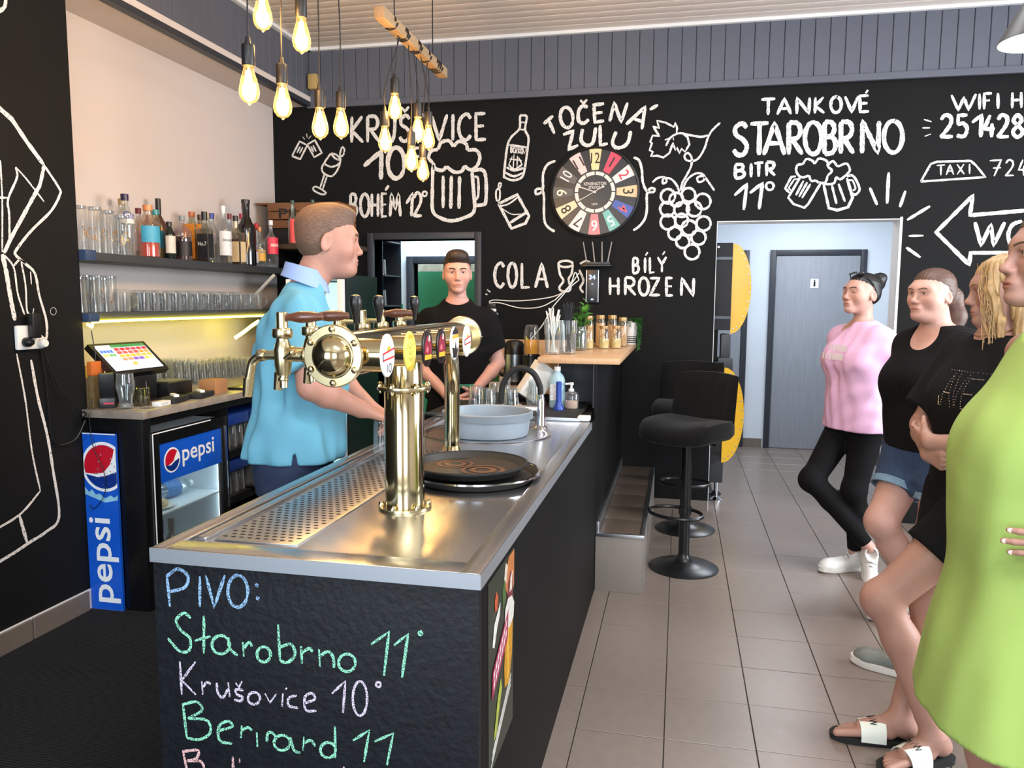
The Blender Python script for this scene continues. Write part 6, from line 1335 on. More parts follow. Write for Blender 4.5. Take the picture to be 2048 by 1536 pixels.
# ------------------------------------------------------------ people: implicit surfaces meshed with surface nets
def smin(a, b, k):
    if k <= 0: return np.minimum(a, b)
    h = np.clip(k-np.abs(a-b), 0, None)/k
    return np.minimum(a, b)-h*h*(k*.25)
class Sdf:
    def __init__(s): s.ops = []
    def _add(s, fn, lo, hi, k, op='u'): s.ops.append((fn, np.array(lo, float), np.array(hi, float), k, op)); return s
    def cap(s, a, b, ra, rb, k=.02, flat=False, op='u', sq=None):
        a = np.array(a, float); b = np.array(b, float); ab = b-a; L = np.linalg.norm(ab)+1e-9; n = ab/L; R = max(ra, rb)
        def fn(x, y, z):
            px_, py_, pz_ = x-a[0], y-a[1], z-a[2]
            t = px_*n[0]+py_*n[1]+pz_*n[2]; tc = np.clip(t, 0, L); h = tc/L
            d = np.sqrt((px_-tc*n[0])**2+(py_-tc*n[1])**2+(pz_-tc*n[2])**2)-(ra+(rb-ra)*h)
            if flat: d = np.maximum(d, t-L)
            return d
        return s._add(fn, np.minimum(a, b)-R, np.maximum(a, b)+R, k, op)
    def chain(s, pts, k=.02):
        for (p, r), (q, r2) in zip(pts, pts[1:]): s.cap(p, q, r, r2, k)
        return s
    def ell(s, c, r, k=.02, M=None, op='u'):
        c = np.array(c, float); r = np.array(r, float); R = r.max()
        def fn(x, y, z):
            X, Y, Z = x-c[0], y-c[1], z-c[2]
            if M is not None: X, Y, Z = M[0][0]*X+M[1][0]*Y+M[2][0]*Z, M[0][1]*X+M[1][1]*Y+M[2][1]*Z, M[0][2]*X+M[1][2]*Y+M[2][2]*Z
            k0 = np.sqrt((X/r[0])**2+(Y/r[1])**2+(Z/r[2])**2); k1 = np.sqrt((X/r[0]**2)**2+(Y/r[1]**2)**2+(Z/r[2]**2)**2)+1e-9
            return k0*(k0-1)/k1
        return s._add(fn, c-R, c+R, k, op)
    def loft(s, lv, k=.03, p=2.3, op='u'):
        """lv: (z, cx, cy, half depth x, half width y)"""
        A = np.array(lv, float); zz = np.linspace(A[0, 0], A[-1, 0], 120)
        C = [smoothinterp(zz, A[:, 0], A[:, i]) for i in range(1, 5)]
        m = A[:, 3:].max()+abs(A[:, 1:3]).max()
        def fn(x, y, z):
            zc = np.clip(z, A[0, 0], A[-1, 0]); cx, cy, hd, hw = [np.interp(zc, zz, c) for c in C]
            X = np.abs((x-cx)/hd); Y = np.abs((y-cy)/hw); r = (X**p+Y**p+1e-12)**(1/p)
            d = (r-1)*np.minimum(hd, hw); e = np.maximum(A[0, 0]-z, z-A[-1, 0])
            return np.where(e > 0, np.sqrt(np.maximum(d, 0)**2+e*e)+np.minimum(d, 0)*0, np.maximum(d, e*0-9))
        return s._add(fn, (-m, -m, A[0, 0]), (m, m, A[-1, 0]), k, op)
    def plane(s, n, c): n = np.array(n, float); s.ops.append((lambda x, y, z: n[0]*x+n[1]*y+n[2]*z-c, None, None, 0, 'cut')); return s
    def noise(s, amp, sc, seed=0, st=(1, 1, 1)):
        r = np.random.default_rng(seed); W = [(r.normal(size=3)*sc*np.array(st), r.uniform(0, 6.28), r.normal(size=3)*sc*.6*np.array(st), r.uniform(0, 6.28)) for _ in range(4)]
        def fn(x, y, z):
            o = 0
            for a, p, b, q in W: o = o+np.sin(a[0]*x+a[1]*y+a[2]*z+p)*np.sin(b[0]*x+b[1]*y+b[2]*z+q)
            return o*(amp*.5)
        s.ops.append((fn, None, None, 0, 'add')); return s
    def disp(s, fn): s.ops.append((fn, None, None, 0, 'add')); return s
    def field(s, xs, ys, zs):
        F = np.full((len(xs), len(ys), len(zs)), .25, np.float32)
        for fn, lo, hi, k, op in s.ops:
            if lo is None:
                x, y, z = xs[:, None, None], ys[None, :, None], zs[None, None, :]
                if op == 'cut': F = np.maximum(F, fn(x, y, z).astype(np.float32))
                else:
                    m = np.abs(F) < .05; I = np.nonzero(m)
                    F[m] += fn(xs[I[0]], ys[I[1]], zs[I[2]]).astype(np.float32)
                continue
            g = .035+k; sl = []
            for ax, l, h in zip((xs, ys, zs), lo, hi):
                i0 = np.searchsorted(ax, l-g); i1 = np.searchsorted(ax, h+g); sl.append(slice(i0, i1))
            if any(q.stop <= q.start for q in sl): continue
            x = xs[sl[0]][:, None, None]; y = ys[sl[1]][None, :, None]; z = zs[sl[2]][None, None, :]
            d = fn(x, y, z).astype(np.float32); sl = tuple(sl)
            d = np.broadcast_to(d, F[sl].shape)
            F[sl] = smin(F[sl], d, k) if op == 'u' else -smin(-F[sl], d, k)
        return F
def smoothinterp(x, X, Y):
    """monotone-ish cubic through the levels"""
    m = np.gradient(Y, X); i = np.clip(np.searchsorted(X, x)-1, 0, len(X)-2); h = X[i+1]-X[i]; t = (x-X[i])/h
    return (2*t**3-3*t**2+1)*Y[i]+(t**3-2*t**2+t)*h*m[i]+(-2*t**3+3*t**2)*Y[i+1]+(t**3-t**2)*h*m[i+1]
def nets(sdf, lo, hi, h):
    xs, ys, zs = [np.arange(l, u+h, h).astype(np.float32) for l, u in zip(lo, hi)]
    F = sdf.field(xs, ys, zs); S = F < 0
    nx, ny, nz = F.shape
    c = sum(S[i:nx-1+i, j:ny-1+j, k:nz-1+k].astype(np.int8) for i in (0, 1) for j in (0, 1) for k in (0, 1))
    cells = np.argwhere((c > 0) & (c < 8))
    if len(cells) == 0: return np.zeros((0, 3)), np.zeros((0, 4), int)
    idx = np.full((nx-1, ny-1, nz-1), -1, np.int32); idx[cells[:, 0], cells[:, 1], cells[:, 2]] = np.arange(len(cells))
    acc = np.zeros((len(cells), 3)); cnt = np.zeros(len(cells))
    E = []
    for o in ((0, 0, 0), (0, 1, 0), (0, 0, 1), (0, 1, 1)): E.append((o, 0))
    for o in ((0, 0, 0), (1, 0, 0), (0, 0, 1), (1, 0, 1)): E.append((o, 1))
    for o in ((0, 0, 0), (1, 0, 0), (0, 1, 0), (1, 1, 0)): E.append((o, 2))
    for o, ax in E:
        a = cells+np.array(o); b = a.copy(); b[:, ax] += 1
        fa = F[a[:, 0], a[:, 1], a[:, 2]]; fb = F[b[:, 0], b[:, 1], b[:, 2]]; m = (fa < 0) != (fb < 0)
        t = np.where(m, fa/(fa-fb+1e-12), 0); p = a.astype(float); p[:, ax] += t
        acc[m] += p[m]; cnt[m] += 1
    V = np.array(lo)+(acc/cnt[:, None])*h
    Q = []
    for ax in range(3):
        d = [0, 0, 0]; d[ax] = 1; u, v = [(1, 2), (2, 0), (0, 1)][ax]
        A_ = S[:nx-d[0], :ny-d[1], :nz-d[2]]; B_ = S[d[0]:, d[1]:, d[2]:]
        e = np.argwhere(A_ != B_)
        ok = (e[:, u] > 0) & (e[:, v] > 0) & (e[:, u] < idx.shape[u]) & (e[:, v] < idx.shape[v]) & (e[:, ax] < idx.shape[ax])
        e = e[ok]; du = np.zeros(3, int); du[u] = 1; dv = np.zeros(3, int); dv[v] = 1
        g = lambda q: idx[q[:, 0], q[:, 1], q[:, 2]]
        q = np.stack([g(e-du-dv), g(e-dv), g(e), g(e-du)], 1)
        inside = S[e[:, 0], e[:, 1], e[:, 2]]; q[~inside] = q[~inside][:, ::-1]; Q.append(q)
    Q = np.concatenate(Q); Q = Q[(Q >= 0).all(1)]
    return V, Q
def mesh_np(name, parts, m, parent, cols=None, label=None):
    V = []; Q = []; o = 0
    for v, q in parts: V.append(v); Q.append(q+o); o += len(v)
    V = np.concatenate(V); Q = np.concatenate(Q)
    me = bpy.data.meshes.new(name); me.vertices.add(len(V)); me.vertices.foreach_set('co', V.astype(np.float32).ravel())
    me.loops.add(len(Q)*4); me.loops.foreach_set('vertex_index', Q.astype(np.int32).ravel())
    me.polygons.add(len(Q)); me.polygons.foreach_set('loop_start', np.arange(0, len(Q)*4, 4, dtype=np.int32))
    me.update(calc_edges=True); me.validate()
    me.polygons.foreach_set('use_smooth', [True]*len(me.polygons))
    if cols is not None:
        at_ = me.color_attributes.new('Col', 'FLOAT_COLOR', 'POINT'); at_.data.foreach_set('color', np.concatenate([cols(V), np.ones((len(V), 1))], 1).astype(np.float32).ravel())
    me.materials.append(m)
    ob = bpy.data.objects.new(name, me); COL.objects.link(ob); ob.parent = parent
    if label: ob['label'] = label
    return ob
def skinmat(name, c):
    m = mat(name, c, .5, var=.04, vscale=20, spec=.35, bump=.04, bscale=300)
    nt = m.node_tree; N = nt.nodes; L = nt.links; b = N['Principled BSDF']; lk = b.inputs['Base Color'].links[0]; src = lk.from_socket
    at_ = N.new('ShaderNodeAttribute'); at_.attribute_name = 'Col'; mx = N.new('ShaderNodeMix'); mx.data_type = 'RGBA'; mx.blend_type = 'MULTIPLY'; mx.inputs['Factor'].default_value = 1
    L.new(src, mx.inputs['A']); L.new(at_.outputs['Color'], mx.inputs['B']); L.new(mx.outputs['Result'], b.inputs['Base Color'])
    b.inputs['Subsurface Weight'].default_value = .12; b.inputs['Subsurface Radius'].default_value = (.01, .004, .002); b.inputs['Subsurface Scale'].default_value = 1
    return m
def rotm(yaw, pitch, roll):
    return np.array((Matrix.Rotation(yaw, 3, 'Z') @ Matrix.Rotation(-pitch, 3, 'Y') @ Matrix.Rotation(roll, 3, 'X')))
class Fig:
    """x forward, y to the figure's left, z up"""
    def __init__(s, name, label, base, deg, skin):
        s.root = thing(name, label, 'person', (base[0], base[1], 0), math.radians(deg)); s.sk = Sdf(); s.boxes = []; s.skin = skin; s.hc = None; s.G = []
    def head(s, c, yaw=0, pitch=0, roll=0, S=1.0, neck=((0, 0, 1.45), .055), male=True, closed=False, jaw=1.0, lip=(.86, .62, .6), stub=0, brow='#3a2a20', iris='#3b4a55', fat=0, gaze=(1, 0, 0), nose=1.0):
        s.hc = np.array(c, float); s.hM = rotm(yaw, pitch, roll); s.hS = S; M = s.hM
        P = lambda x, y, z: s.hc+M @ (np.array((x, y, z))*S)
        s.P = P; K = s.sk
        E = lambda cc, r, k, op='u': K.ell(P(*cc), np.array(r)*S, k*S, M, op)
        C = lambda a, b, ra, rb, k: K.cap(P(*a), P(*b), ra*S, rb*S, k*S)
        nb, nr = neck
        K.cap(P(-.022, 0, -.05), nb, nr*.97, nr*1.08, .03)
        E((-.014, 0, .034), (.094, .0735, .078), .02); E((.018, 0, -.008), (.068, .0655+fat, .088), .03)
        E((.024, 0, -.06), (.056, (.053+fat)*jaw, .048), .03); E((.072, 0, -.099), (.024, .027*jaw, .0185), .034)
        if fat: E((.03, 0, -.095), (.05, .045, .03), .03)
        for q in (1, -1):
            E((.05, q*.044, -.026), (.03, .024, .03), .03); 
            E((.096, q*.033, .000), (.0155, .018, .0115), .016, 's')
            C((.070, q*.048, .022), (.080, q*.012, .020), .0090, .0095, .03)
        nz = nose
        C((.083, 0, .012), (.100, 0, -.030), .0075, .0098, .012); E((.1035*1+.003*(nz-1)*10, 0, -.0355), (.0125, .0115, .0105), .009)
        for q in (1, -1): E((.094, q*.0115, -.0405), (.0105, .0080, .0075), .006)
        E((.086, 0, -.067), (.013, .026, .018), .014)
        E((.0930, 0, -.0662), (.0075, .0215, .0045), .005); E((.0918, 0, -.0748), (.008, .0180, .0052), .005)
        K.cap(P(.1008, -.021, -.0706), P(.1008, .021, -.0706), .0014*S, .0014*S, .002*S, op='s'); K.cap(P(.0975, -.023, -.0706), P(.0975, .023, -.0706), .0014*S, .0014*S, .002*S, op='s')
        for q in (1, -1):
            M2 = M @ np.array(Matrix.Rotation(q*-.35, 3, 'Z') @ Matrix.Rotation(.2, 3, 'Y'))
            K.ell(P(-.012, q*.0765, -.014), np.array((.0185, .0075, .031))*S, .006*S, M2)
            K.ell(P(-.008, q*.0845, -.011), np.array((.0115, .0068, .020))*S, .006*S, M2, 's')
            # lids
            K.ell(P(.0735, q*.0315, .0015), np.array((.0142, .0170, .0115))*S, .006*S, M)
            if not closed: K.ell(P(.0915, q*.0315, -.0012), np.array((.0125, .0128, .0040))*S, .002*S, M, 's')
        r = .15*S; s.boxes.append((s.hc-np.array((r, r, .145*S)), s.hc+np.array((r, r, .15*S)), .0024*S))
        def cols(V):
            q = ((V-s.hc)/S) @ M; o = np.ones((len(V), 3)); inb = (np.abs(q) < .16).all(1)
            x, y, z = q[:, 0], q[:, 1], q[:, 2]
            def mix(w, c): 
                w = (np.clip(w, 0, 1)*inb)[:, None]; o[:] = o*(1-w)+o*np.array(c)*w
            lipw = np.clip(1.15-np.sqrt((y/.0225)**2+((z+.0705)/.0098)**2), 0, .4)/.4*(x > .08); mix(lipw*.8, lip); mix(.8*np.exp(-(y/.021)**6-((z+.0706)/.0013)**2)*(x > .08), (.45, .3, .3))
            for q_ in (1, -1):
                mix(.55*np.exp(-(((y-q_*.045)/.022)**2+((z+.035)/.02)**2))*(x > .02), (1, .84, .80))
                mix(.4*np.exp(-(((y-q_*.033)/.02)**2+((z+.012)/.007)**2))*(x > .05), (.86, .76, .76))
                mix(.75*np.exp(-(((y-q_*.0325)/.0145)**4+((z-(.0045 if not closed else -.004))/.0022)**2))*(x > .07), (.32, .25, .22))
            mix(.45*np.exp(-(y/.014)**2-((z+.036)/.014)**2)*(x > .09), (1, .83, .79))
            if stub: mix(stub*np.clip((-.035-z)/.02, 0, 1)*np.clip((x-.0)/.03, 0, 1)*(1-lipw), (.72, .70, .72))
            return o
        s.cols = cols
        s.face = (brow, iris, closed, gaze, male)
        return s
    def face_parts(s, body):
        brow, iris, closed, gaze, male = s.face; S = s.hS; P = s.P; M = s.hM
        mb_ = mat('brow_'+brow, brow, .8, var=.1)
        for q in (1, -1):
            co = np.empty(len(body.data.vertices)*3, np.float32); body.data.vertices.foreach_get('co', co); co = ((co.reshape(-1, 3)-s.hc)/S) @ M
            def fx(y, z):
                m_ = (np.abs(co[:, 1]-y) < .004) & (np.abs(co[:, 2]-z) < .004) & (co[:, 0] > .02); return float(co[m_][:, 0].max()) if m_.any() else .08
            pts = [P(fx(q*y, z)-.0005, q*y, z) for y, z in ((.012, .0165), (.024, .0205), (.038, .0225), (.050, .0185))]
            MB().tube(spline([Vector(p) for p in pts], 4), [.0022*S]+[(.0034 if male else .0024)*S]*11+[.0012*S], 6, flat=.8).build('eyebrow', mb_, s.root)
            if not closed:
                c = P(.0725, q*.0315, 0); d = M @ np.array(gaze); R = .0128*S
                a = [0, .16, .17, .42, .44, .9, 1.6, PI]; prof = [(R*math.sin(t), R*math.cos(t)) for t in a]
                e = MB()
                e.use(0).lathe(prof[4:], tuple(c), tuple(d), 16, cap=False); e.use(1).lathe(prof[1:5], tuple(c), tuple(d), 16, cap=False); e.use(2).lathe([(1e-7, R)]+prof[1:3], tuple(c), tuple(d), 16, cap=False)
                e.build('eye', [mat('eye_white', '#d9d4cf', .2), mat('iris_'+iris, iris, .2), mat('pupil', '#080808', .1)], s.root)
    def hand(s, w, d, n, lat, curl=(.3, .4, .3), spread=.0, S=1.0, thumb=(.6, .7, .25), tc=.3, nails=None):
        """w wrist, d finger direction, n palm normal, lat unit vector towards the thumb"""
        w = np.array(w, float); d = np.array(d, float); d /= np.linalg.norm(d); lat = np.array(lat, float); lat -= d*(lat@d); lat /= np.linalg.norm(lat)
        n = np.cross(d, lat)*np.sign(np.dot(np.cross(d, lat), np.array(n, float))+1e-9); K = s.sk; tips = []
        K.cap(w, w+d*.03*S, .023*S, .02*S, .02)
        for i, (o, fl, r) in enumerate(((.030, .95, .0088), (.0105, 1.06, .009), (-.0095, 1.0, .0086), (-.028, .78, .0076))):
            kn = w+d*(.090-.004*abs(i-1)-.006*(i == 3))*S+lat*o*S
            K.cap(w+lat*o*.55*S+d*.02*S, kn, .0155*S, .0115*S, .012)
            a = 0; p = kn; dd = d+lat*spread*(1.5-i)*.5
            for j, L in enumerate((.043, .027, .021)):
                a += curl[j]*(1+.12*(i-1)); v = dd*math.cos(a)+n*math.sin(a); v = v/np.linalg.norm(v); q = p+v*L*fl*S
                K.cap(p, q, (r-.0007*j)*S, (r-.0007*(j+1))*S, .0035); p = q
            tips.append((p, v, r*S))
        b = w+d*.028*S+lat*.024*S; t = d*thumb[0]+lat*thumb[1]+n*thumb[2]; t /= np.linalg.norm(t); p = b+t*.045*S
        K.cap(w+d*.012*S+lat*.012*S, b, .017*S, .0145*S, .012); K.cap(b, p, .0140*S, .0105*S, .01); v = t+n*tc+d*.25; v /= np.linalg.norm(v); q = p+v*.03*S; K.cap(p, q, .0102*S, .0082*S, .005); tips.append((q, v, .0085*S))
        c = w+d*.09*S; R = .125*S; s.boxes.append((c-R, c+R, .0032*S)); s.tips = tips
        return s
    def arm(s, sh, el, wr, r=(.05, .041, .03), k=.03):
        K = s.sk; sh, el, wr = [np.array(q, float) for q in (sh, el, wr)]
        K.cap(sh, sh+(el-sh)*.45, r[0], r[0]*.97, k).cap(sh+(el-sh)*.45, el, r[0]*.97, r[1], k); f = el+(wr-el)*.3
        K.cap(el, f, r[1]*.97, r[1]*1.04, .02).cap(f, wr, r[1]*1.04, r[2]*.95, .02); return s
    def leg(s, hp, kn, an, r=(.088, .058, .056, .036), k=.03):
        K = s.sk; hp, kn, an = [np.array(q, float) for q in (hp, kn, an)]
        K.cap(hp, kn, r[0], r[1], k); m = kn+(an-kn)*.3
        bk_ = np.array((-.012, 0, 0))
        K.ell(kn+np.array((.012, 0, .005)), (r[1]*.95, r[1]*.95, r[1]*1.1), .03)
        K.cap(kn, m+bk_, r[1]*.95, r[2], .02).cap(m+bk_, an, r[2], r[3], .03); return s
    def foot(s, an, d, L=.235):
        an = np.array(an, float); d = np.array((d[0], d[1], 0.), float); d /= np.linalg.norm(d); lt = np.array((-d[1], d[0], 0)); K = s.sk; z0 = an[2]-.075
        h = an*1; h[2] = z0
        K.ell(h-d*.03+np.array((0, 0, .034)), (.036, .034, .034), .03).cap(h+np.array((0, 0, .055)), h+d*.11+np.array((0, 0, .028)), .034, .024, .03)
        for i, (o, l, r) in enumerate(((.028, .198, .0125), (.010, .194, .009), (-.006, .182, .0085), (-.02, .168, .008), (-.034, .15, .008))):
            b = h+d*.10+lt*o*.8+np.array((0, 0, .018)); t = h+d*l+lt*o+np.array((0, 0, .010)); K.cap(h+d*.03+lt*o*.5+np.array((0, 0, .022)), b, .02, .016, .015).cap(b, t, .015 if i == 0 else .011, r, .006)
        c = h+d*.08; s.boxes.append((c-np.array((.17, .17, .02)), c+np.array((.17, .17, .075)), .004)); return s
    def build(s, h=.009):
        lo = np.min([o[1] for o in s.sk.ops if o[1] is not None], 0)-.03; hi = np.max([o[2] for o in s.sk.ops if o[2] is not None], 0)+.03
        def inb(C, b, g=0.): return ((C > b[0]+g) & (C < b[1]-g)).all(1)
        V, Q = nets(s.sk, lo, hi, h); C = V[Q].mean(1); keep = np.ones(len(Q), bool)
        for b in s.boxes: keep &= ~inb(C, b, .010)
        parts = [(V, Q[keep])]
        for i, b in enumerate(s.boxes):
            v, q = nets(s.sk, b[0]-b[2], b[1]+b[2], b[2])
            if len(q):
                c = v[q].mean(1); kp = inb(c, b)
                for b2 in s.boxes[:i]: kp &= ~inb(c, b2, b2[2])
                parts.append((v, q[kp]))
        cols = s.cols if s.hc is not None else (lambda V: np.ones((len(V), 3)))
        s.bodyo = mesh_np('body', parts, s.skin, s.root, cols)
        if s.hc is not None: s.face_parts(s.bodyo)
        return s
    def cloth(s, name, sd, m, h=.008, label=None, parent=None, box=None):
        lo = np.min([o[1] for o in sd.ops if o[1] is not None and o[4] == 'u'], 0)-.03; hi = np.max([o[2] for o in sd.ops if o[2] is not None and o[4] == 'u'], 0)+.03
        if box: lo, hi = np.maximum(lo, box[0]), np.minimum(hi, box[1])
        return mesh_np(name, [nets(sd, lo, hi, h)], m, parent or s.root, None, label)
    def hair(s, fn, m, label=None, h=.0030, amp=.0009, freq=70, mode='back'):
        sd = Sdf(); M = s.hM; S = s.hS
        E = lambda cc, r, k=.02, op='u': sd.ell(s.P(*cc), np.array(r)*S, k*S, M, op)
        C = lambda a, b, ra, rb, k=.02, op='u': sd.cap(s.P(*a), s.P(*b), ra*S, rb*S, k*S, op=op)
        fn(E, C, sd)
        def dsp(x, y, z):
            q = (np.stack([x-s.hc[0], y-s.hc[1], z-s.hc[2]], -1)/S) @ M; X, Y, Z = q[..., 0], q[..., 1], q[..., 2]
            if mode == 'back': a = np.arctan2(Y, Z+.09)*1.0+.3*np.sin(X*40)*.05; f = freq
            elif mode == 'down': a = np.arctan2(Y, X+.01)+.06*np.sin(Z*30); f = freq*.55
            else: a = (X*.8+Y*.7+Z*.3)*9; f = freq*.25
            return amp*(np.sin(a*f)+.6*np.sin(a*f*2.3+X*60+1)+.4*np.sin(X*110+Z*90+Y*70))*.5
        sd.disp(dsp)
        return s.cloth('hair', sd, m, h*S, label)
def offs(lv, d): return [(z, cx, cy, hd+d, hw+d) for z, cx, cy, hd, hw in lv]
def shoe(fig, an, d, pitch=0, up='#d8d6d2', sole='#c9c5bd', name='shoe', L=.25, lab=None, low=True):
    """trainer with rubber sole; an: ankle point"""
    an = np.array(an, float); d = np.array((d[0], d[1], 0.), float); d /= np.linalg.norm(d)
    R = np.array(Matrix.Rotation(math.atan2(d[1], d[0]), 3, 'Z') @ Matrix.Rotation(pitch, 3, 'Y')); O = an-R @ np.array((0, 0, .085))
    P = lambda x, y, z: O+R @ np.array((x, y, z))
    u = Sdf(); u.ell(P(-.015, 0, .045), (.048, .036, .048), .03, R); u.cap(P(-.01, 0, .07), P(.0, 0, .1), .037, .038, .02); u.cap(P(.0, 0, .05), P(.15, 0, .035), .04, .034, .03); u.ell(P(.16, 0, .034), (.052, .042, .03), .03, R); u.ell(P(.02, 0, .118), (.034, .028, .03), .01, R, 's')
    nrm = R @ np.array((0, 0, -1.)); u.plane(nrm, nrm @ P(0, 0, .022))
    o = fig.cloth(name, u, mat('shoe_'+up, up, .5, var=.06, vscale=40), .0055, lab)
    out = [(-.062, .0), (-.055, .026), (-.03, .037), (.04, .036), (.11, .044), (.16, .044), (.2, .03), (.215, .004), (.2, -.026), (.16, -.04), (.1, -.04), (.03, -.034), (-.03, -.035), (-.055, -.025)]
    out = spline([(a, b, 0) for a, b in out], 3, True)
    mb = MB(); n = len(out); vs = [P(a[0]*.97, a[1]*.97, 0) for a in out]+[P(a[0]*1.03, a[1]*1.04, .008) for a in out]+[P(a[0]*1.02, a[1]*1.03, .028+(.006 if a[0] > .17 else 0)) for a in out]
    mb.add(vs, [tuple(range(n))[::-1], tuple(range(2*n, 3*n))]+[(r*n+i, r*n+(i+1) % n, (r+1)*n+(i+1) % n, (r+1)*n+i) for r in (0, 1) for i in range(n)]); mb.build('sole', mat('sole_'+sole, sole, .6, var=.05), o)
    lc = MB()
    for i in range(5):
        x = .045+i*.02; z = .088-i*.0085; lc.tube([tuple(P(x, -.026, z-.012)), tuple(P(x+.004, 0, z+.004)), tuple(P(x+.008, .026, z-.012))], .0032, 6)
    lc.build('laces', mat('laces_'+up, '#a9a6a0', .7), o)
    return o

SK1 = skinmat('skin_ruddy', '#b98876'); SK2 = skinmat('skin_fair', '#c8988a'); SK3 = skinmat('skin_light', '#c2988a'); SK4 = skinmat('skin_tan', '#a88071')
m_jeans = mat('dark_denim', '#23304b', .8, var=.18, vscale=60, bump=.15, bscale=400)
# ---------------------------------------------------------------- man in the blue polo shirt
f = Fig('person', 'man in a light blue polo shirt reaching for a glass behind the bar', (-1.375, 2.62), 24, SK1)
lv = [(.80, -.03, 0, .11, .16), (.92, -.02, 0, .13, .175), (1.05, 0, 0, .145, .17), (1.2, .01, 0, .145, .175), (1.33, .005, 0, .13, .19), (1.43, .01, 0, .1, .185), (1.49, .02, 0, .07, .11), (1.535, .035, 0, .055, .062)]
f.sk.loft(lv); f.arm((.02, -.19, 1.44), (.06, -.3, 1.19), (.225, -.185, 1.095), (.053, .044, .031)); f.arm((.02, .19, 1.44), (.12, .27, 1.18), (.28, .14, 1.04), (.053, .044, .031))
f.hand((.225, -.185, 1.095), (.72, .42, -.28), (-.1, .1, -1), (.3, .7, 0), (.55, .8, .55), S=1.05); f.hand((.28, .14, 1.04), (.9, .1, -.3), (0, 0, -1), (0, -1, 0), (.3, .3, .2), S=1.05)
f.leg((-.02, -.09, .86), (0, -.1, .48), (-.03, -.1, .1)); f.leg((-.02, .09, .86), (0, .1, .48), (-.03, .1, .1))
f.head((.122, 0, 1.698), .06, -.05, 0, 1.07, ((.035, 0, 1.5), .06), stub=.5, brow='#5a4636', iris='#4a5a66', jaw=1.08, fat=.003, gaze=(1, -.1, -.1)); f.build()
sh_ = Sdf(); lo_ = [(.9, -.012, 0, .180, .21), (.97, -.008, 0, .176, .205), (1.08, .004, 0, .170, .196), (1.2, .014, 0, .166, .195), (1.33, .008, 0, .150, .206), (1.42, .01, 0, .118, .2), (1.485, .022, 0, .082, .13), (1.535, .036, 0, .07, .08)]
sh_.loft(lo_, .03); sh_.cap((.02, -.185, 1.43), (.055, -.275, 1.245), .074, .079, .05, True); sh_.cap((.02, .185, 1.435), (.09, .25, 1.27), .074, .079, .05, True)
sh_.ell((-.005, -.215, .9), (.014, .05, .055), .004, None, 's'); sh_.cap((.045, 0, 1.535), (.06, 0, 1.62), .062, .07, .008, op='s'); sh_.noise(.012, 18, 3, (1, 1, .5)); sh_.noise(.007, 40, 5, (1, 1, .5)); sh_.plane((.0, 0, -1), -.902)
m_polo = mat('light_blue_pique', '#66a6bd', .85, var=.05, vscale=8, bump=.12, bscale=500); sh1_ = f.cloth('polo_shirt', sh_, m_polo, .0062, 'light blue polo shirt with side slit')
n_ = 40; vs = []; fs = []
for ring, (r, dz, tilt) in enumerate(((.066, .062, .0), (.071, .066, 0), (.079, .036, 0), (.089, .004, 0), (.0865, .002, 0), (.075, .03, 0))):
    for k in range(n_):
        a = .34+(2*PI-.68)*k/(n_-1); vs.append((.036+r*math.cos(a)*1.0, r*math.sin(a)*1.12, 1.532+dz-.28*r*math.cos(a)-.008*(ring in (3, 4))*math.cos(a)))
for r in range(5):
    for k in range(n_-1): fs.append((r*n_+k, r*n_+k+1, (r+1)*n_+k+1, (r+1)*n_+k))
for k in range(n_-1): fs.append((5*n_+k, 5*n_+k+1, k+1, k))
MB().add(vs, fs).build('collar', mat('lavender_blue_collar', '#8fa9dd', .85, var=.04), sh1_, smooth=60)
jn = Sdf(); jn.loft([(.78, -.03, 0, .13, .18), (.86, -.025, 0, .145, .19), (.95, -.02, 0, .152, .195), (1.0, -.01, 0, .15, .185)]); 
for q in (1, -1): jn.cap((-.02, q*.09, .86), (0, q*.1, .48), .106, .082, .04); jn.cap((0, q*.1, .48), (-.03, q*.1, .05), .08, .072, .02, True)
jn.noise(.004, 22, 8); f.cloth('jeans', jn, m_jeans, .01)
for q in (1, -1): shoe(f, (-.03, q*.1, .087), (1, 0), up='#2b2b2e', sole='#1b1b1d')
def mh(E, C, sd):
    E((-.018, 0, .046), (.099, .0795, .076)); E((-.04, 0, .0), (.072, .079, .075)); E((.03, 0, .092), (.055, .058, .028), .03)
    E((.12, 0, -.05), (.1, .13, .105), .01, 's'); E((.07, 0, -.12), (.13, .13, .085), .01, 's'); E((.02, .085, -.055), (.045, .03, .045), .008, 's'); E((.02, -.085, -.055), (.045, .03, .045), .008, 's'); E((-.03, 0, -.14), (.15, .15, .072), .01, 's')
    for q in (1, -1): E((-.012, q*.085, -.015), (.021, .02, .033), .004, 's')
f.hair(mh, mat('greying_brown_hair', '#6a5142', .7, var=.3, vscale=60, stretch=(1, 3, 3)), 'short greying brown hair')
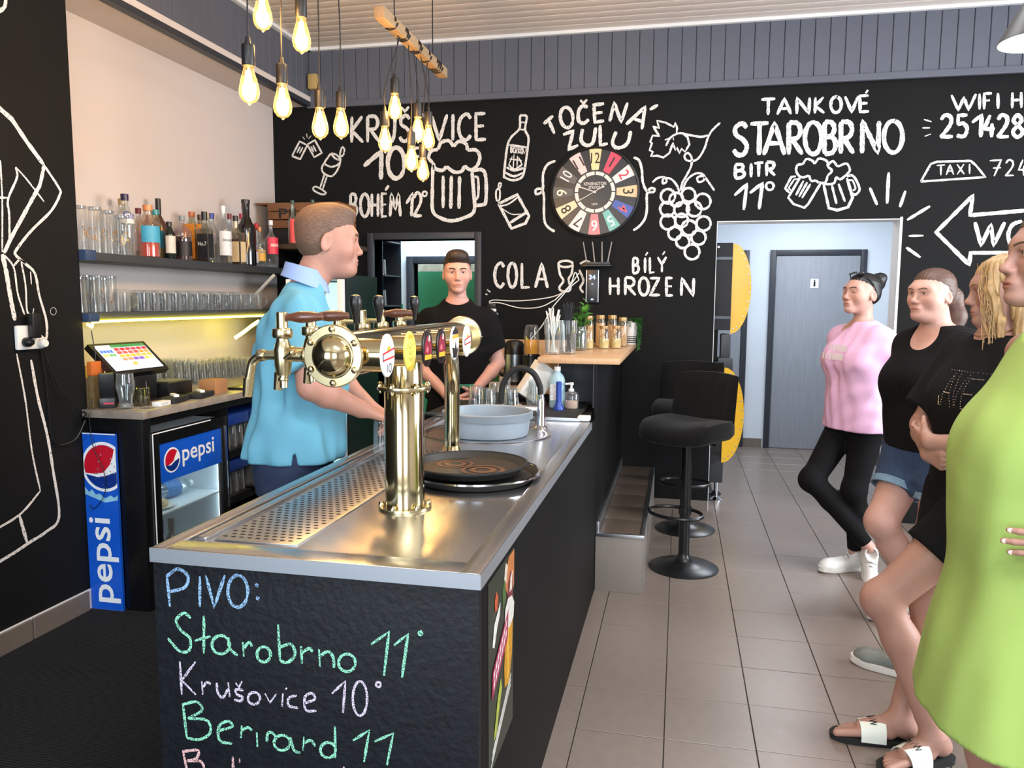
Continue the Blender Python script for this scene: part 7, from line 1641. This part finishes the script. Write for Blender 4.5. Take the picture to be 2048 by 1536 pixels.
# ---------------------------------------------------------------- young man in black
f = Fig('person', 'young man in a black T-shirt facing the camera in front of the green doorway', (-1.24, 4.27), -73.7, SK2)
lv = [(.82, 0, 0, .09, .14), (.93, 0, 0, .1, .155), (1.05, 0, 0, .09, .14), (1.2, .01, 0, .1, .155), (1.32, .01, 0, .105, .17), (1.39, 0, 0, .085, .158), (1.445, 0, 0, .062, .105), (1.49, .005, 0, .05, .058)]
f.sk.loft(lv); f.arm((0, .175, 1.385), (.0, .235, 1.12), (.14, .09, .97), (.045, .037, .027)); f.arm((0, -.175, 1.385), (.0, -.23, 1.12), (.15, -.06, .955), (.045, .037, .027))
f.hand((.14, .09, .97), (.5, -.75, -.35), (-.6, -.3, 0), (.6, .2, .6), (.35, .4, .3), S=.95); f.hand((.15, -.06, .955), (.5, .75, -.35), (-.6, .3, 0), (.6, -.2, .6), (.35, .4, .3), S=.95)
f.leg((0, .085, .84), (0, .09, .47), (-.02, .09, .1)); f.leg((0, -.085, .84), (0, -.09, .47), (-.02, -.09, .1))
f.head((.022, 0, 1.638), .02, -.03, 0, .99, ((.0, 0, 1.46), .05), brow='#2e211b', iris='#2f3a40', jaw=.94); f.build()
sh_ = Sdf(); sh_.loft(offs(lv, .016)[1:], .03); sh_.loft([(.93, 0, 0, .118, .17), (1.05, 0, 0, .112, .162), (1.2, .01, 0, .118, .172)], .03)
for q in (1, -1): sh_.cap((0, q*.165, 1.372), (.0, q*.218, 1.2), .061, .07, .06, True)
sh_.noise(.005, 18, 13, (1, 1, .6)); sh_.ell((.03, 0, 1.5), (.085, .075, .05), .006, None, 's')
m_blackT = mat('black_cotton', '#0c0c0e', .92, spec=.2, var=.1, vscale=30, bump=.08, bscale=400); o = f.cloth('t_shirt', sh_, m_blackT, .006, 'plain black T-shirt with small chest emblem')
lg = MB(); 
for k in range(5): lg.tube([(.128-.002*k, .052+.017*k, 1.285), (.130-.002*k, .058+.017*k, 1.297), (.126-.002*k, .066+.017*k, 1.284)], .0022, 6)
lg.tube([(.129, .048, 1.276), (.118, .14, 1.28)], .0018, 6); lg.build('chest_emblem', mat('white_print', '#efeee8'), o)
MB().sph((.124, .09, 1.312), .006, 8, 6).build('chest_emblem', mat('orange_print', '#d0803a', .5), o)
pn = Sdf(); pn.loft([(.8, 0, 0, .115, .16), (.95, 0, 0, .118, .168)])
for q in (1, -1): pn.cap((0, q*.085, .84), (0, q*.09, .47), .09, .07, .04); pn.cap((0, q*.09, .47), (-.02, q*.09, .05), .07, .062, .02, True)
f.cloth('trousers', pn, m_blackT, .011)
ap = Sdf(); ap.loft([(.5, .03, 0, .13, .19), (.8, .015, 0, .125, .178), (1.0, .0, 0, .125, .176)]); ap.plane((-1, 0, 0), -.03); ao = f.cloth('apron', ap, m_blackT, .009, 'black waist apron with green band')
MB().tube(spline([(.1, -.135, 1.005), (.135, -.05, 1.003), (.135, .05, 1.003), (.1, .135, 1.005)], 5), .011, 8, flat=.5).build('apron_band', mat('green_ribbon', '#1f6f58', .6), ao)
for q in (1, -1): shoe(f, (-.02, q*.09, .087), (1, 0), up='#1c1c1e', sole='#dddddd')
def yh(E, C, sd):
    E((-.016, 0, .046), (.097, .0775, .073)); E((-.035, 0, .005), (.073, .0765, .07)); E((.028, 0, .098), (.066, .06, .032), .03); E((.06, 0, .088), (.035, .055, .025), .025)
    E((.12, 0, -.045), (.1, .13, .105), .01, 's'); E((.07, 0, -.12), (.13, .13, .085), .01, 's'); E((-.03, 0, -.145), (.15, .15, .085), .01, 's')
    for q in (1, -1): E((.03, q*.088, -.04), (.05, .03, .06), .008, 's'); E((-.012, q*.085, -.012), (.021, .02, .033), .004, 's')
f.hair(yh, mat('dark_brown_hair', '#2c1f1a', .6, var=.3, vscale=60, stretch=(3, 3, 1)), 'short dark brown hair brushed up')
# ---------------------------------------------------------------- woman in pink
f = Fig('person', 'woman in a pink T-shirt and black leggings with hands behind her back', (.97, 4.5), -150, SK3)
lv = [(.76, 0, 0, .1, .15), (.86, -.01, 0, .12, .17), (.98, 0, 0, .105, .15), (1.1, .01, 0, .1, .145), (1.2, .015, 0, .11, .155), (1.29, .0, 0, .095, .16), (1.345, -.005, 0, .07, .13), (1.385, -.005, 0, .05, .065)]
f.sk.loft(lv); f.arm((0, .14, 1.27), (-.13, .215, 1.06), (-.15, .05, .93), (.043, .035, .025)); f.arm((0, -.14, 1.27), (-.13, -.215, 1.06), (-.15, -.03, .95), (.043, .035, .025))
f.hand((-.15, .05, .93), (.0, -.9, -.3), (-1, 0, 0), (0, -.2, 1), S=.86); f.hand((-.15, -.03, .95), (0, .9, -.3), (-1, 0, 0), (0, .2, 1), S=.86)
LK, LA = (.06, .075, .47), (-.015, .02, .1); RK, RA = (.235, -.055, .51), (-.0, .14, .165)
f.leg((0, .08, .82), LK, LA, (.085, .055, .052, .033)); f.leg((0, -.08, .82), RK, RA, (.085, .055, .052, .033))
f.head((.015, 0, 1.533), .0, .10, 0, .97, ((-.005, 0, 1.35), .046), male=False, closed=True, lip=(.82, .55, .56), brow='#241914', jaw=.94); f.build()
sh_ = Sdf(); sh_.loft([(.795, .0, 0, .152, .195), (.9, -.002, 0, .148, .19), (1.0, .006, 0, .142, .184), (1.1, .014, 0, .138, .182), (1.19, .022, 0, .142, .182), (1.28, .005, 0, .112, .18), (1.34, -.004, 0, .082, .15), (1.38, -.005, 0, .062, .085)], .03)
for q in (1, -1): sh_.ell((.085, q*.075, 1.165), (.075, .075, .085), .06); sh_.cap((0, q*.135, 1.285), (-.085, q*.205, 1.13), .066, .08, .06, True)
sh_.cap((-.002, 0, 1.375), (.02, 0, 1.5), .058, .07, .006, op='s'); sh_.noise(.010, 17, 21, (1, 1, .55)); sh_.noise(.005, 40, 22, (1, 1, .5)); sh_.plane((0, 0, -1), -.797)
m_pink = mat('pink_cotton', '#dbafd0', .88, var=.04, vscale=10, bump=.06, bscale=300); o = f.cloth('t_shirt', sh_, m_pink, .0062, 'loose pink T-shirt with white chest print')
def onfront(fig_o, y, z, off=.004):
    """front surface of a garment at (y,z): furthest forward vertex nearby"""
    me = fig_o.data; co = np.empty(len(me.vertices)*3, np.float32); me.vertices.foreach_get('co', co); co = co.reshape(-1, 3)
    m_ = (np.abs(co[:, 1]-y) < .016) & (np.abs(co[:, 2]-z) < .016); return float(co[m_][:, 0].max())+off if m_.any() else .15
def chest_text(o, lines, m, size, y0, z0, dz, width):
    for i, t in enumerate(lines):
        vs, fs = textmesh(t, size, .02); x0 = min(v.x for v in vs); x1 = max(v.x for v in vs); k = width/(x1-x0)
        # sample surface on a grid for smooth wrap
        ysg = [y0-width*1.1*j/6 for j in range(-1, 8)]; tab = {}
        P = []
        for v in vs:
            y = y0+(v.x-x0)*k; z = z0-i*dz+v.y; key_ = (round(y/.012), round(z/.012))
            if key_ not in tab: tab[key_] = onfront(o, key_[0]*.012, key_[1]*.012)
            P.append((y, z))
        g = lambda y, z: np.mean([tab.get((round(y/.012)+a, round(z/.012)+b), tab[(round(y/.012), round(z/.012))]) for a in (-1, 0, 1) for b in (-1, 0, 1)])
        MB().add([(g(y, z), y, z) for y, z in P], fs).build('print_lettering', m, o, smooth=0)
for (ya, za, yb, hh, nb) in ((-.035, 1.222, .075, .036, 9), (-.075, 1.178, -.03, .034, 3), (-.022, 1.176, .062, .036, 8)):
    for k in range(nb):
        y = ya+(yb-ya)*k/(nb-1); P4 = [(onfront(o, y+a, z, .003), y+a, z) for a, z in ((-.0048, za), (.0042, za), (.0082, za+hh), (-.0008, za+hh))]; xm = max(p[0] for p in P4)
        MB().add([(xm, p[1], p[2]) for p in P4], [(0, 1, 2, 3)]).build('print_bar', mat('white_print', '#efeee8'), o, smooth=0)
lgg = Sdf(); lgg.loft([(.76, 0, 0, .108, .158), (.9, -.008, 0, .124, .172)], .03)
for hp, kn, an in (((0, .08, .82), LK, LA), ((0, -.08, .82), RK, RA)):
    kn, an = np.array(kn), np.array(an); lgg.cap(hp, kn, .09, .061, .03); m_ = kn+(an-kn)*.3+np.array((-.012, 0, 0)); lgg.ell(kn+np.array((.012, 0, .005)), (.06, .06, .068), .03); lgg.cap(kn, m_, .059, .057, .02); lgg.cap(m_, an+(kn-an)*.06, .057, .039, .02, True)
f.cloth('leggings', lgg, mat('black_leggings', '#0c0c0e', .9, var=.08, spec=.2), .008)
shoe(f, (-.015, .02, .087), (1, -.12), lab='white lace-up trainer'); shoe(f, (-.005, .145, .13), (.35, .55), .85, lab='white trainer resting on its toe')
def ph(E, C, sd):
    E((-.016, 0, .044), (.096, .0755, .071)); E((-.04, 0, .0), (.066, .0745, .066)); E((-.095, 0, .07), (.035, .04, .04), .03); E((-.105, .01, .095), (.034, .036, .03), .02); E((-.12, -.01, .06), (.028, .03, .03), .02)
    E((.12, 0, -.045), (.1, .13, .105), .01, 's'); E((.07, 0, -.12), (.13, .13, .085), .01, 's'); E((-.03, 0, -.15), (.15, .15, .09), .01, 's')
    for q in (1, -1): E((.035, q*.088, -.04), (.045, .03, .055), .008, 's'); E((-.012, q*.085, -.012), (.02, .02, .032), .004, 's')
f.hair(ph, mat('black_hair', '#120e0f', .5, var=.25, vscale=60), 'black hair tied up in a bun')
P = f.P; sg = MB()
for q in (1, -1):
    sg.lathe([(.024, 0), (.024, .003), (0, .004)], tuple(P(.05, q*.03, .104)), tuple(f.hM @ np.array((.45, 0, .9))), 18, sx=1.0, sy=.8)
    sg.tube([tuple(P(.045, q*.056, .096)), tuple(P(.0, q*.079, .045)), tuple(P(-.03, q*.082, .0))], .0026, 6)
sg.tube([tuple(P(.062, .012, .104)), tuple(P(.062, -.012, .104))], .002, 6); sg.build('sunglasses', m_bplast, f.root, 'black sunglasses pushed up on the hair')
# ---------------------------------------------------------------- woman in black top and denim shorts
f = Fig('person', 'woman with a ponytail in a black top and rolled denim shorts', (1.14, 3.78), -150, SK3)
lv = [(.72, .01, 0, .12, .17), (.84, .0, 0, .145, .195), (.96, .02, 0, .145, .18), (1.06, .03, 0, .14, .172), (1.17, .035, 0, .14, .175), (1.28, .015, 0, .11, .175), (1.34, .01, 0, .08, .14), (1.385, .015, 0, .055, .072)]
f.sk.loft(lv); f.arm((0, .158, 1.27), (-.13, .25, 1.06), (-.14, .07, .95), (.056, .046, .03)); f.arm((0, -.158, 1.27), (-.13, -.245, 1.06), (-.14, -.05, .97), (.056, .046, .03))
f.hand((-.14, .07, .95), (.0, -.9, -.3), (-1, 0, 0), (0, -.2, 1), S=.88); f.hand((-.14, -.05, .97), (0, .9, -.3), (-1, 0, 0), (0, .2, 1), S=.88)
LK, LA = (.07, .1, .46), (-.02, .09, .1); RK, RA = (.205, -.06, .485), (.0, -.045, .1)
f.leg((.01, .095, .8), LK, LA, (.105, .068, .066, .04)); f.leg((.01, -.095, .8), RK, RA, (.105, .068, .066, .04))
f.head((.062, 0, 1.522), .06, .02, 0, .99, ((.015, 0, 1.36), .055), male=False, lip=(.88, .64, .63), brow='#6a5240', iris='#51606a', fat=.007, gaze=(1, .1, 0)); f.build()
sh_ = Sdf(); sh_.loft([(.83, .0, 0, .17, .215), (.9, .01, 0, .172, .212), (1.0, .03, 0, .168, .2), (1.08, .035, 0, .162, .19), (1.18, .045, 0, .160, .19), (1.27, .018, 0, .126, .19), (1.335, .01, 0, .09, .158), (1.38, .012, 0, .065, .1)], .03)
for q in (1, -1): sh_.ell((.12, q*.085, 1.125), (.1, .085, .09), .06); sh_.cap((0, q*.155, 1.285), (-.06, q*.21, 1.185), .076, .083, .06, True)
sh_.cap((.02, 0, 1.375), (.06, 0, 1.5), .062, .08, .01, op='s'); sh_.ell((.125, 0, 1.36), (.09, .075, .085), .02, None, 's'); sh_.noise(.005, 16, 31, (1, 1, .6))
f.cloth('top', sh_, m_blackT, .0078, 'black scoop neck top')
dn = Sdf(); dn.loft([(.7, .01, 0, .14, .19), (.84, .0, 0, .168, .212), (.9, .005, 0, .166, .21)], .03)
m_denim = mat('mid_blue_denim', '#2c405e', .85, var=.25, vscale=50, bump=.2, bscale=400)
for hp, kn in (((.01, .095, .8), LK), ((.01, -.095, .8), RK)):
    hp, kn = np.array(hp), np.array(kn); dn.cap(hp, hp+(kn-hp)*.56, .122, .108, .04, True)
dn.noise(.005, 20, 33); do_ = f.cloth('denim_shorts', dn, m_denim, .009, 'dark blue denim shorts')
for hp, kn in (((.01, .095, .8), LK), ((.01, -.095, .8), RK)):
    hp, kn = Vector(hp), Vector(kn); d = (kn-hp); c0 = hp+d*.48; MB().lathe([(.112, 0), (.117, .003), (.115, d.length*.09), (.108, d.length*.092), (.105, 0)], tuple(c0), tuple(d), 32, cap=False).build('rolled_cuff', mat('faded_denim', '#6f8ba0', .85, var=.1, vscale=40), do_)
shoe(f, (-.02, .09, .087), (1, -.2), lab='white low trainer'); shoe(f, (.0, -.045, .087), (1, -.3), lab='white low trainer')
def wh(E, C, sd):
    E((-.016, 0, .044), (.097, .0775, .072)); E((-.04, 0, .0), (.068, .0765, .07)); C((-.1, 0, .03), (-.125, .01, -.01), .028, .034, .02); C((-.125, .01, -.01), (-.125, .03, -.1), .036, .042, .02); C((-.125, .03, -.1), (-.10, .055, -.2), .042, .02, .02)
    E((.12, 0, -.045), (.1, .13, .106), .01, 's'); E((.07, 0, -.12), (.13, .13, .085), .01, 's')
    for q in (1, -1): E((.035, q*.09, -.045), (.045, .03, .055), .008, 's'); E((-.012, q*.087, -.012), (.02, .02, .032), .004, 's')
f.hair(wh, mat('auburn_brown_hair', '#4f352a', .55, var=.3, vscale=60), 'brown hair pulled back into a ponytail')
# ---------------------------------------------------------------- young woman with blonde hair, arms crossed
f = Fig('person', 'young woman with loose blonde hair in black T-shirt and shorts, arms crossed', (1.0, 2.8), -165, SK4)
lv = [(.76, .02, 0, .1, .155), (.86, .0, 0, .115, .17), (.97, .0, 0, .1, .145), (1.08, .01, 0, .1, .145), (1.18, .01, 0, .108, .155), (1.28, -.01, 0, .095, .16), (1.34, -.015, 0, .07, .13), (1.385, -.015, 0, .05, .065)]
f.sk.loft(lv); f.arm((-.01, .16, 1.32), (.075, .235, 1.05), (.2, .03, 1.03), (.045, .037, .026)); f.arm((-.01, -.16, 1.32), (.09, -.21, 1.05), (.185, .0, .985), (.045, .037, .026))
f.hand((.2, .03, 1.03), (.05, -1, .1), (-1, 0, .0), (.2, 0, 1), (.3, .4, .3), S=.86); f.hand((.185, .0, .985), (.0, 1, -.15), (-1, 0, 0), (.2, 0, 1), (.45, .5, .3), S=.86)
LK, LA = (.335, .035, .5), (.205, .155, .09); RK, RA = (.14, -.01, .46), (.26, .045, .09)
f.leg((.04, .085, .82), LK, LA, (.09, .058, .054, .034)); f.leg((.02, -.085, .82), RK, RA, (.088, .056, .054, .034)); f.foot((.205, .155, .095), (1, .25)); f.foot((.26, .045, .095), (1, -.27))
f.head((-.03, 0, 1.53), -.42, -.1, 0, .99, ((-.015, 0, 1.35), .046), male=False, lip=(.85, .6, .58), brow='#8a6a48', iris='#5a5a4c', jaw=.95, gaze=(1, 0, -.25)); f.build()
sh_ = Sdf(); sh_.loft([(.83, .0, 0, .142, .19), (.95, .0, 0, .135, .178), (1.08, .012, 0, .13, .172), (1.18, .014, 0, .134, .178), (1.27, -.006, 0, .112, .178), (1.335, -.014, 0, .08, .146), (1.38, -.015, 0, .062, .082)], .03)
for q in (1, -1): sh_.ell((.075, q*.07, 1.155), (.07, .07, .08), .06)
sh_.cap((-.01, .155, 1.315), (.065, .225, 1.09), .072, .088, .04, True); sh_.cap((-.01, -.155, 1.315), (.075, -.2, 1.1), .072, .088, .04, True)
sh_.cap((-.01, 0, 1.375), (.0, 0, 1.5), .057, .07, .006, op='s'); sh_.noise(.006, 16, 41, (1, 1, .6)); o = f.cloth('t_shirt', sh_, m_blackT, .0075, 'loose black T-shirt with silver stud lettering')
me = o.data; co = np.empty(len(me.vertices)*3, np.float32); me.vertices.foreach_get('co', co); co = co.reshape(-1, 3)
st_ = MB(); seg = []
def stud_line(a, b, n): 
    for i in range(n+1): t = i/n; seg.append((a[0]+(b[0]-a[0])*t, a[1]+(b[1]-a[1])*t))
for a, b in (((.0, .0), (.03, .11)), ((.03, .11), (.06, 0)), ((.012, .045), (.048, .045)), ((.06, .11), (.08, 0)), ((.08, 0), (.1, .11)), ((.11, .1), (.11, 0)), ((.11, .1), (.15, .1)), ((.11, .05), (.14, .05)), ((.11, 0), (.15, 0)), ((-.01, .0), (-.01, .03)), ((-.01, .12), (.16, .12))): stud_line(a, b, 12)
for a, b in seg:
    y = .0+a*.95; z = 1.15+b*.95; x = onfront(o, y, z, .0015); st_.sph((x, y, z), .0022, 6, 4)
tag(st_.build('stud_print', mat('silver_stud', '#c9c9cc', .25, 1), o), kind='stuff')
ss = Sdf(); ss.loft([(.76, .015, 0, .118, .172), (.88, .0, 0, .128, .18)], .03)
for hp, kn in (((.04, .085, .82), LK), ((.02, -.085, .82), RK)):
    hp, kn = np.array(hp), np.array(kn); ss.cap(hp, hp+(kn-hp)*.5, .105, .102, .04, True)
f.cloth('shorts', ss, m_blackT, .009, 'loose black shorts')
for an, d in (((.205, .155, .095), (1, .25)), ((.26, .045, .095), (1, -.27))):
    d = Vector((d[0], d[1], 0)).normalized(); lt = Vector((-d.y, d.x, 0)); O = Vector((an[0], an[1], 0)); out = spline([Vector((a, b, 0)) for a, b in ((-.075, 0), (-.06, .032), (0, .036), (.09, .042), (.17, .042), (.212, .018), (.205, -.015), (.17, -.04), (.09, -.046), (0, -.036), (-.06, -.032))], 3, True)
    W = lambda a, b, z: O+d*a+lt*b+Vector((0, 0, z)); n = len(out)
    so2 = MB().add([W(a.x, a.y, .0) for a in out]+[W(a.x*1.02, a.y*1.04, .021) for a in out], [tuple(range(n))[::-1], tuple(range(n, 2*n))]+[(i, (i+1) % n, n+(i+1) % n, n+i) for i in range(n)]).build('slide_sandal', mat('black_foam', '#18181a', .8), f.root)
    vs = []; fs = []; NS = 14
    for sgn in (0, 1):
        for i in range(NS+1):
            t = PI*i/NS
            for a in (.045, .071, .097, .123):
                hh = .076-.28*(a-.045); ww = .046; r_ = 1+.05*sgn
                vs.append(W(a, -ww*math.cos(t)*r_, .016+hh*math.sin(t)**.8*r_*.92))
    m4 = 4; n1 = (NS+1)*m4
    for sgn in (0, 1):
        for i in range(NS):
            for j in range(3): b0 = sgn*n1+i*m4+j; fs.append((b0, b0+1, b0+m4+1, b0+m4))
    for i in range(NS):
        for j in (0, 3): b0 = i*m4+j; fs.append((b0, b0+m4, n1+b0+m4, n1+b0))
    sb = MB().add(vs, fs).build('strap', mat('pale_mint_strap', '#dfe6dc', .45), so2, smooth=60)
    c_ = MB()
    def onst(u_, v_):  # u across 0..1, v along
        t = PI*u_; a = .045+.078*v_; hh = .076-.28*(a-.045); return W(a, -.046*math.cos(t)*1.07, .016+hh*math.sin(t)**.8*1.07*.92+.001)
    for q in range(6): c_.tube([onst(.26+q*.075, .3), onst(.29+q*.075, .62), onst(.32+q*.075, .38)], .0014, 5)
    c_.build('print_lettering', mat('black_print', '#101010'), sb)
m_blond = mat('dark_blonde_hair', '#a8875a', .5, var=.35, vscale=50, stretch=(3, 3, .4))
def bh(E, C, sd):
    E((-.016, 0, .042), (.098, .079, .072)); E((-.04, 0, -.01), (.072, .08, .08)); 
    for q in (1, -1):
        C((.035, q*.062, .075), (.052, q*.078, .0), .02, .016, .025); C((.052, q*.078, .0), (.032, q*.083, -.1), .016, .014, .02); C((.032, q*.083, -.1), (.03, q*.085, -.2), .013, .008, .015); C((-.02, q*.075, -.02), (-.03, q*.075, -.16), .026, .022, .02); C((-.03, q*.075, -.16), (-.02, q*.08, -.26), .022, .012, .02)
    C((-.08, 0, -.02), (-.095, 0, -.2), .05, .045, .03); C((-.095, 0, -.2), (-.1, 0, -.32), .045, .025, .03)
    E((.125, 0, -.05), (.085, .068, .115), .01, 's'); E((.09, 0, -.14), (.085, .055, .1), .01, 's')
f.hair(bh, m_blond, 'loose dark blonde hair falling to the shoulders', amp=.0035, mode='down')
stn = MB()
for k in range(34):
    q = random.choice((1, -1, 1)); y0_ = q*random.uniform(.03, .078); P0 = [f.P(random.uniform(.02, .07), y0_, .09), f.P(random.uniform(.05, .085), q*random.uniform(.066, .085), .02), f.P(random.uniform(.035, .085), q*random.uniform(.075, .092), -.07), f.P(random.uniform(.02, .09), q*random.uniform(.07, .1), random.uniform(-.22, -.15))]
    stn.tube(spline([Vector(p) for p in P0], 5), .0011, 4)
tag(stn.build('hair_strand', m_blond, f.root), kind='stuff')
MB().tube([(.03+.062*math.cos(a)-.045, .062*math.sin(a), 1.395-.02*math.cos(a)) for a in [2*PI*i/28 for i in range(28)]], .0016, 6, closed=True).build('necklace', mat('thin_gold', '#b08a4a', .3, 1), f.root)
# ---------------------------------------------------------------- person in the lime dress
f = Fig('person', 'woman in a lime green dress at the right edge, hand on her hip', (.845, 1.965), 181, SK4)
lv = [(.72, .0, 0, .12, .18), (.88, -.01, 0, .15, .2), (1.0, .01, 0, .13, .17), (1.12, .01, 0, .125, .165), (1.2, .01, 0, .125, .165), (1.31, -.01, 0, .095, .16), (1.38, -.008, 0, .065, .12), (1.43, .0, 0, .052, .065)]
f.sk.loft(lv); f.arm((-.01, .18, 1.36), (-.17, .33, 1.12), (.012, .262, 1.0), (.052, .043, .029)); f.arm((-.01, -.18, 1.36), (-.1, -.28, 1.08), (-.02, -.2, .9), (.052, .043, .029))
f.hand((.012, .262, 1.0), (1, -.30, -.18), (.1, -1, 0), (.1, .0, 1), (.08, .18, .15), .16, S=.92, thumb=(.5, .75, .3)); TIPS = list(f.tips); f.hand((-.02, -.2, .9), (.5, .0, -.8), (0, 1, 0), (.8, 0, .5), S=.9)
f.leg((.0, .09, .82), (.05, .1, .46), (.0, .11, .1), (.095, .062, .06, .037)); f.leg((.0, -.09, .82), (.06, -.09, .46), (.02, -.08, .1), (.095, .062, .06, .037)); f.foot((0, .11, .1), (1, .1)); f.foot((.02, -.08, .1), (1, 0))
f.head((.022, 0, 1.588), .0, .06, 0, 1.0, ((.0, 0, 1.41), .05), male=False, lip=(.8, .5, .46), brow='#5a4030', iris='#4a4038', gaze=(1, 0, 0)); f.build()
sh_ = Sdf(); sh_.loft([(.5, .02, 0, .225, .29), (.66, .018, 0, .205, .262), (.85, .01, 0, .185, .23), (1.0, .03, 0, .178, .208), (1.1, .04, 0, .172, .2), (1.2, .03, 0, .160, .195), (1.3, .0, 0, .128, .192), (1.37, -.004, 0, .092, .165), (1.415, 0, 0, .066, .09)], .03)
for q in (1, -1): sh_.ell((.085, q*.085, 1.15), (.09, .085, .09), .06)
sh_.cap((.005, 0, 1.41), (.02, 0, 1.5), .062, .08, .01, op='s'); sh_.noise(.009, 10, 51, (1, 1, .35)); sh_.noise(.005, 24, 52, (1, 1, .35)); sh_.plane((0, 0, -1), -.505)
f.cloth('dress', sh_, mat('lime_green_cotton', '#98b35c', .85, var=.05, vscale=8, bump=.06, bscale=300), .007, 'plain lime green dress')
for p, v, r in TIPS[:4]:
    n__ = np.array((.0, 1., .1)); c = p-v*.002+n__*r*.55; MB().sph(tuple(c), 1, 10, 6, (.0075, .0028, .0055)).build('nail', mat('pale_pink_nail', '#e8c6bd', .2), f.root)
for an, d in (((0, .11, .1), (1, .1)), ((.02, -.08, .1), (1, 0))): MB().box(-.075, .19, -.045, .045, 0, .02, .01).xf(Matrix.Translation((an[0], an[1], 0))).build('sandal', m_brub, f.root)
def gh(E, C, sd):
    E((-.018, 0, .046), (.1, .081, .075)); E((-.045, 0, -.01), (.07, .08, .09)); E((.12, 0, -.045), (.1, .13, .106), .01, 's'); E((.07, 0, -.12), (.12, .13, .085), .01, 's'); E((-.03, 0, -.17), (.15, .15, .08), .01, 's')
    for q in (1, -1): E((.035, q*.09, -.045), (.045, .03, .055), .008, 's'); E((-.012, q*.087, -.012), (.02, .02, .032), .004, 's')
f.hair(gh, mat('brown_hair', '#4a3527', .6, var=.3, vscale=60), 'brown hair')

# ---------------------------------------------------------------- shoes, chair and bag half hidden behind the women
class Bare:
    cloth = Fig.cloth
    def __init__(s, name, label, loc, deg): s.root = thing(name, label, 'shoe', loc, math.radians(deg))
b_ = Bare('sneaker', 'grey canvas sneaker with white rubber toe behind the blonde woman', (.93, 3.2, 0), 150); shoe(b_, (0, 0, .087), (1, 0), up='#6f746f', sole='#dcd8d0', name='sneaker_upper')
b_ = Bare('sneaker', 'black sneaker half hidden between the bare legs', (1.12, 3.3, 0), 165); shoe(b_, (0, 0, .087), (1, 0), up='#17171a', sole='#202024', name='sneaker_upper')
chr_ = thing('chair', 'black metal chair half hidden behind the blonde woman', 'chair', (1.42, 3.12, 0), .3)
MB().box(-.2, .2, -.2, .2, .44, .47, .01).build('seat', m_bmetal, chr_)
for x in (-.18, .18):
    for y in (-.18, .18): MB().cyl((x, y, 0), (x*.95, y*.95, .44), .012, n=10).build('leg', m_bmetal, chr_)
MB().box(.17, .19, -.19, .19, .5, .84, .008).box(.17, .19, -.19, -.17, .46, .5).box(.17, .19, .17, .19, .46, .5).build('backrest', m_bmetal, chr_)
bg = thing('handbag', 'black handbag with gold clasp on the chair behind the blonde woman', 'bag', (1.3, 3.1, .4705), .3)
MB().box(-.06, .06, -.14, .14, 0, .22, .02).build('bag_body', m_brub, bg); MB().tube(spline([(0, -.1, .2), (0, -.08, .32), (0, .08, .32), (0, .1, .2)], 6), .008, 8).build('bag_handle', m_brub, bg); MB().tube([(-.063, -.05, .17), (-.066, 0, .15), (-.063, .05, .17)], .004, 6).build('clasp', mat('thin_gold', '#b08a4a', .3, 1), bg)
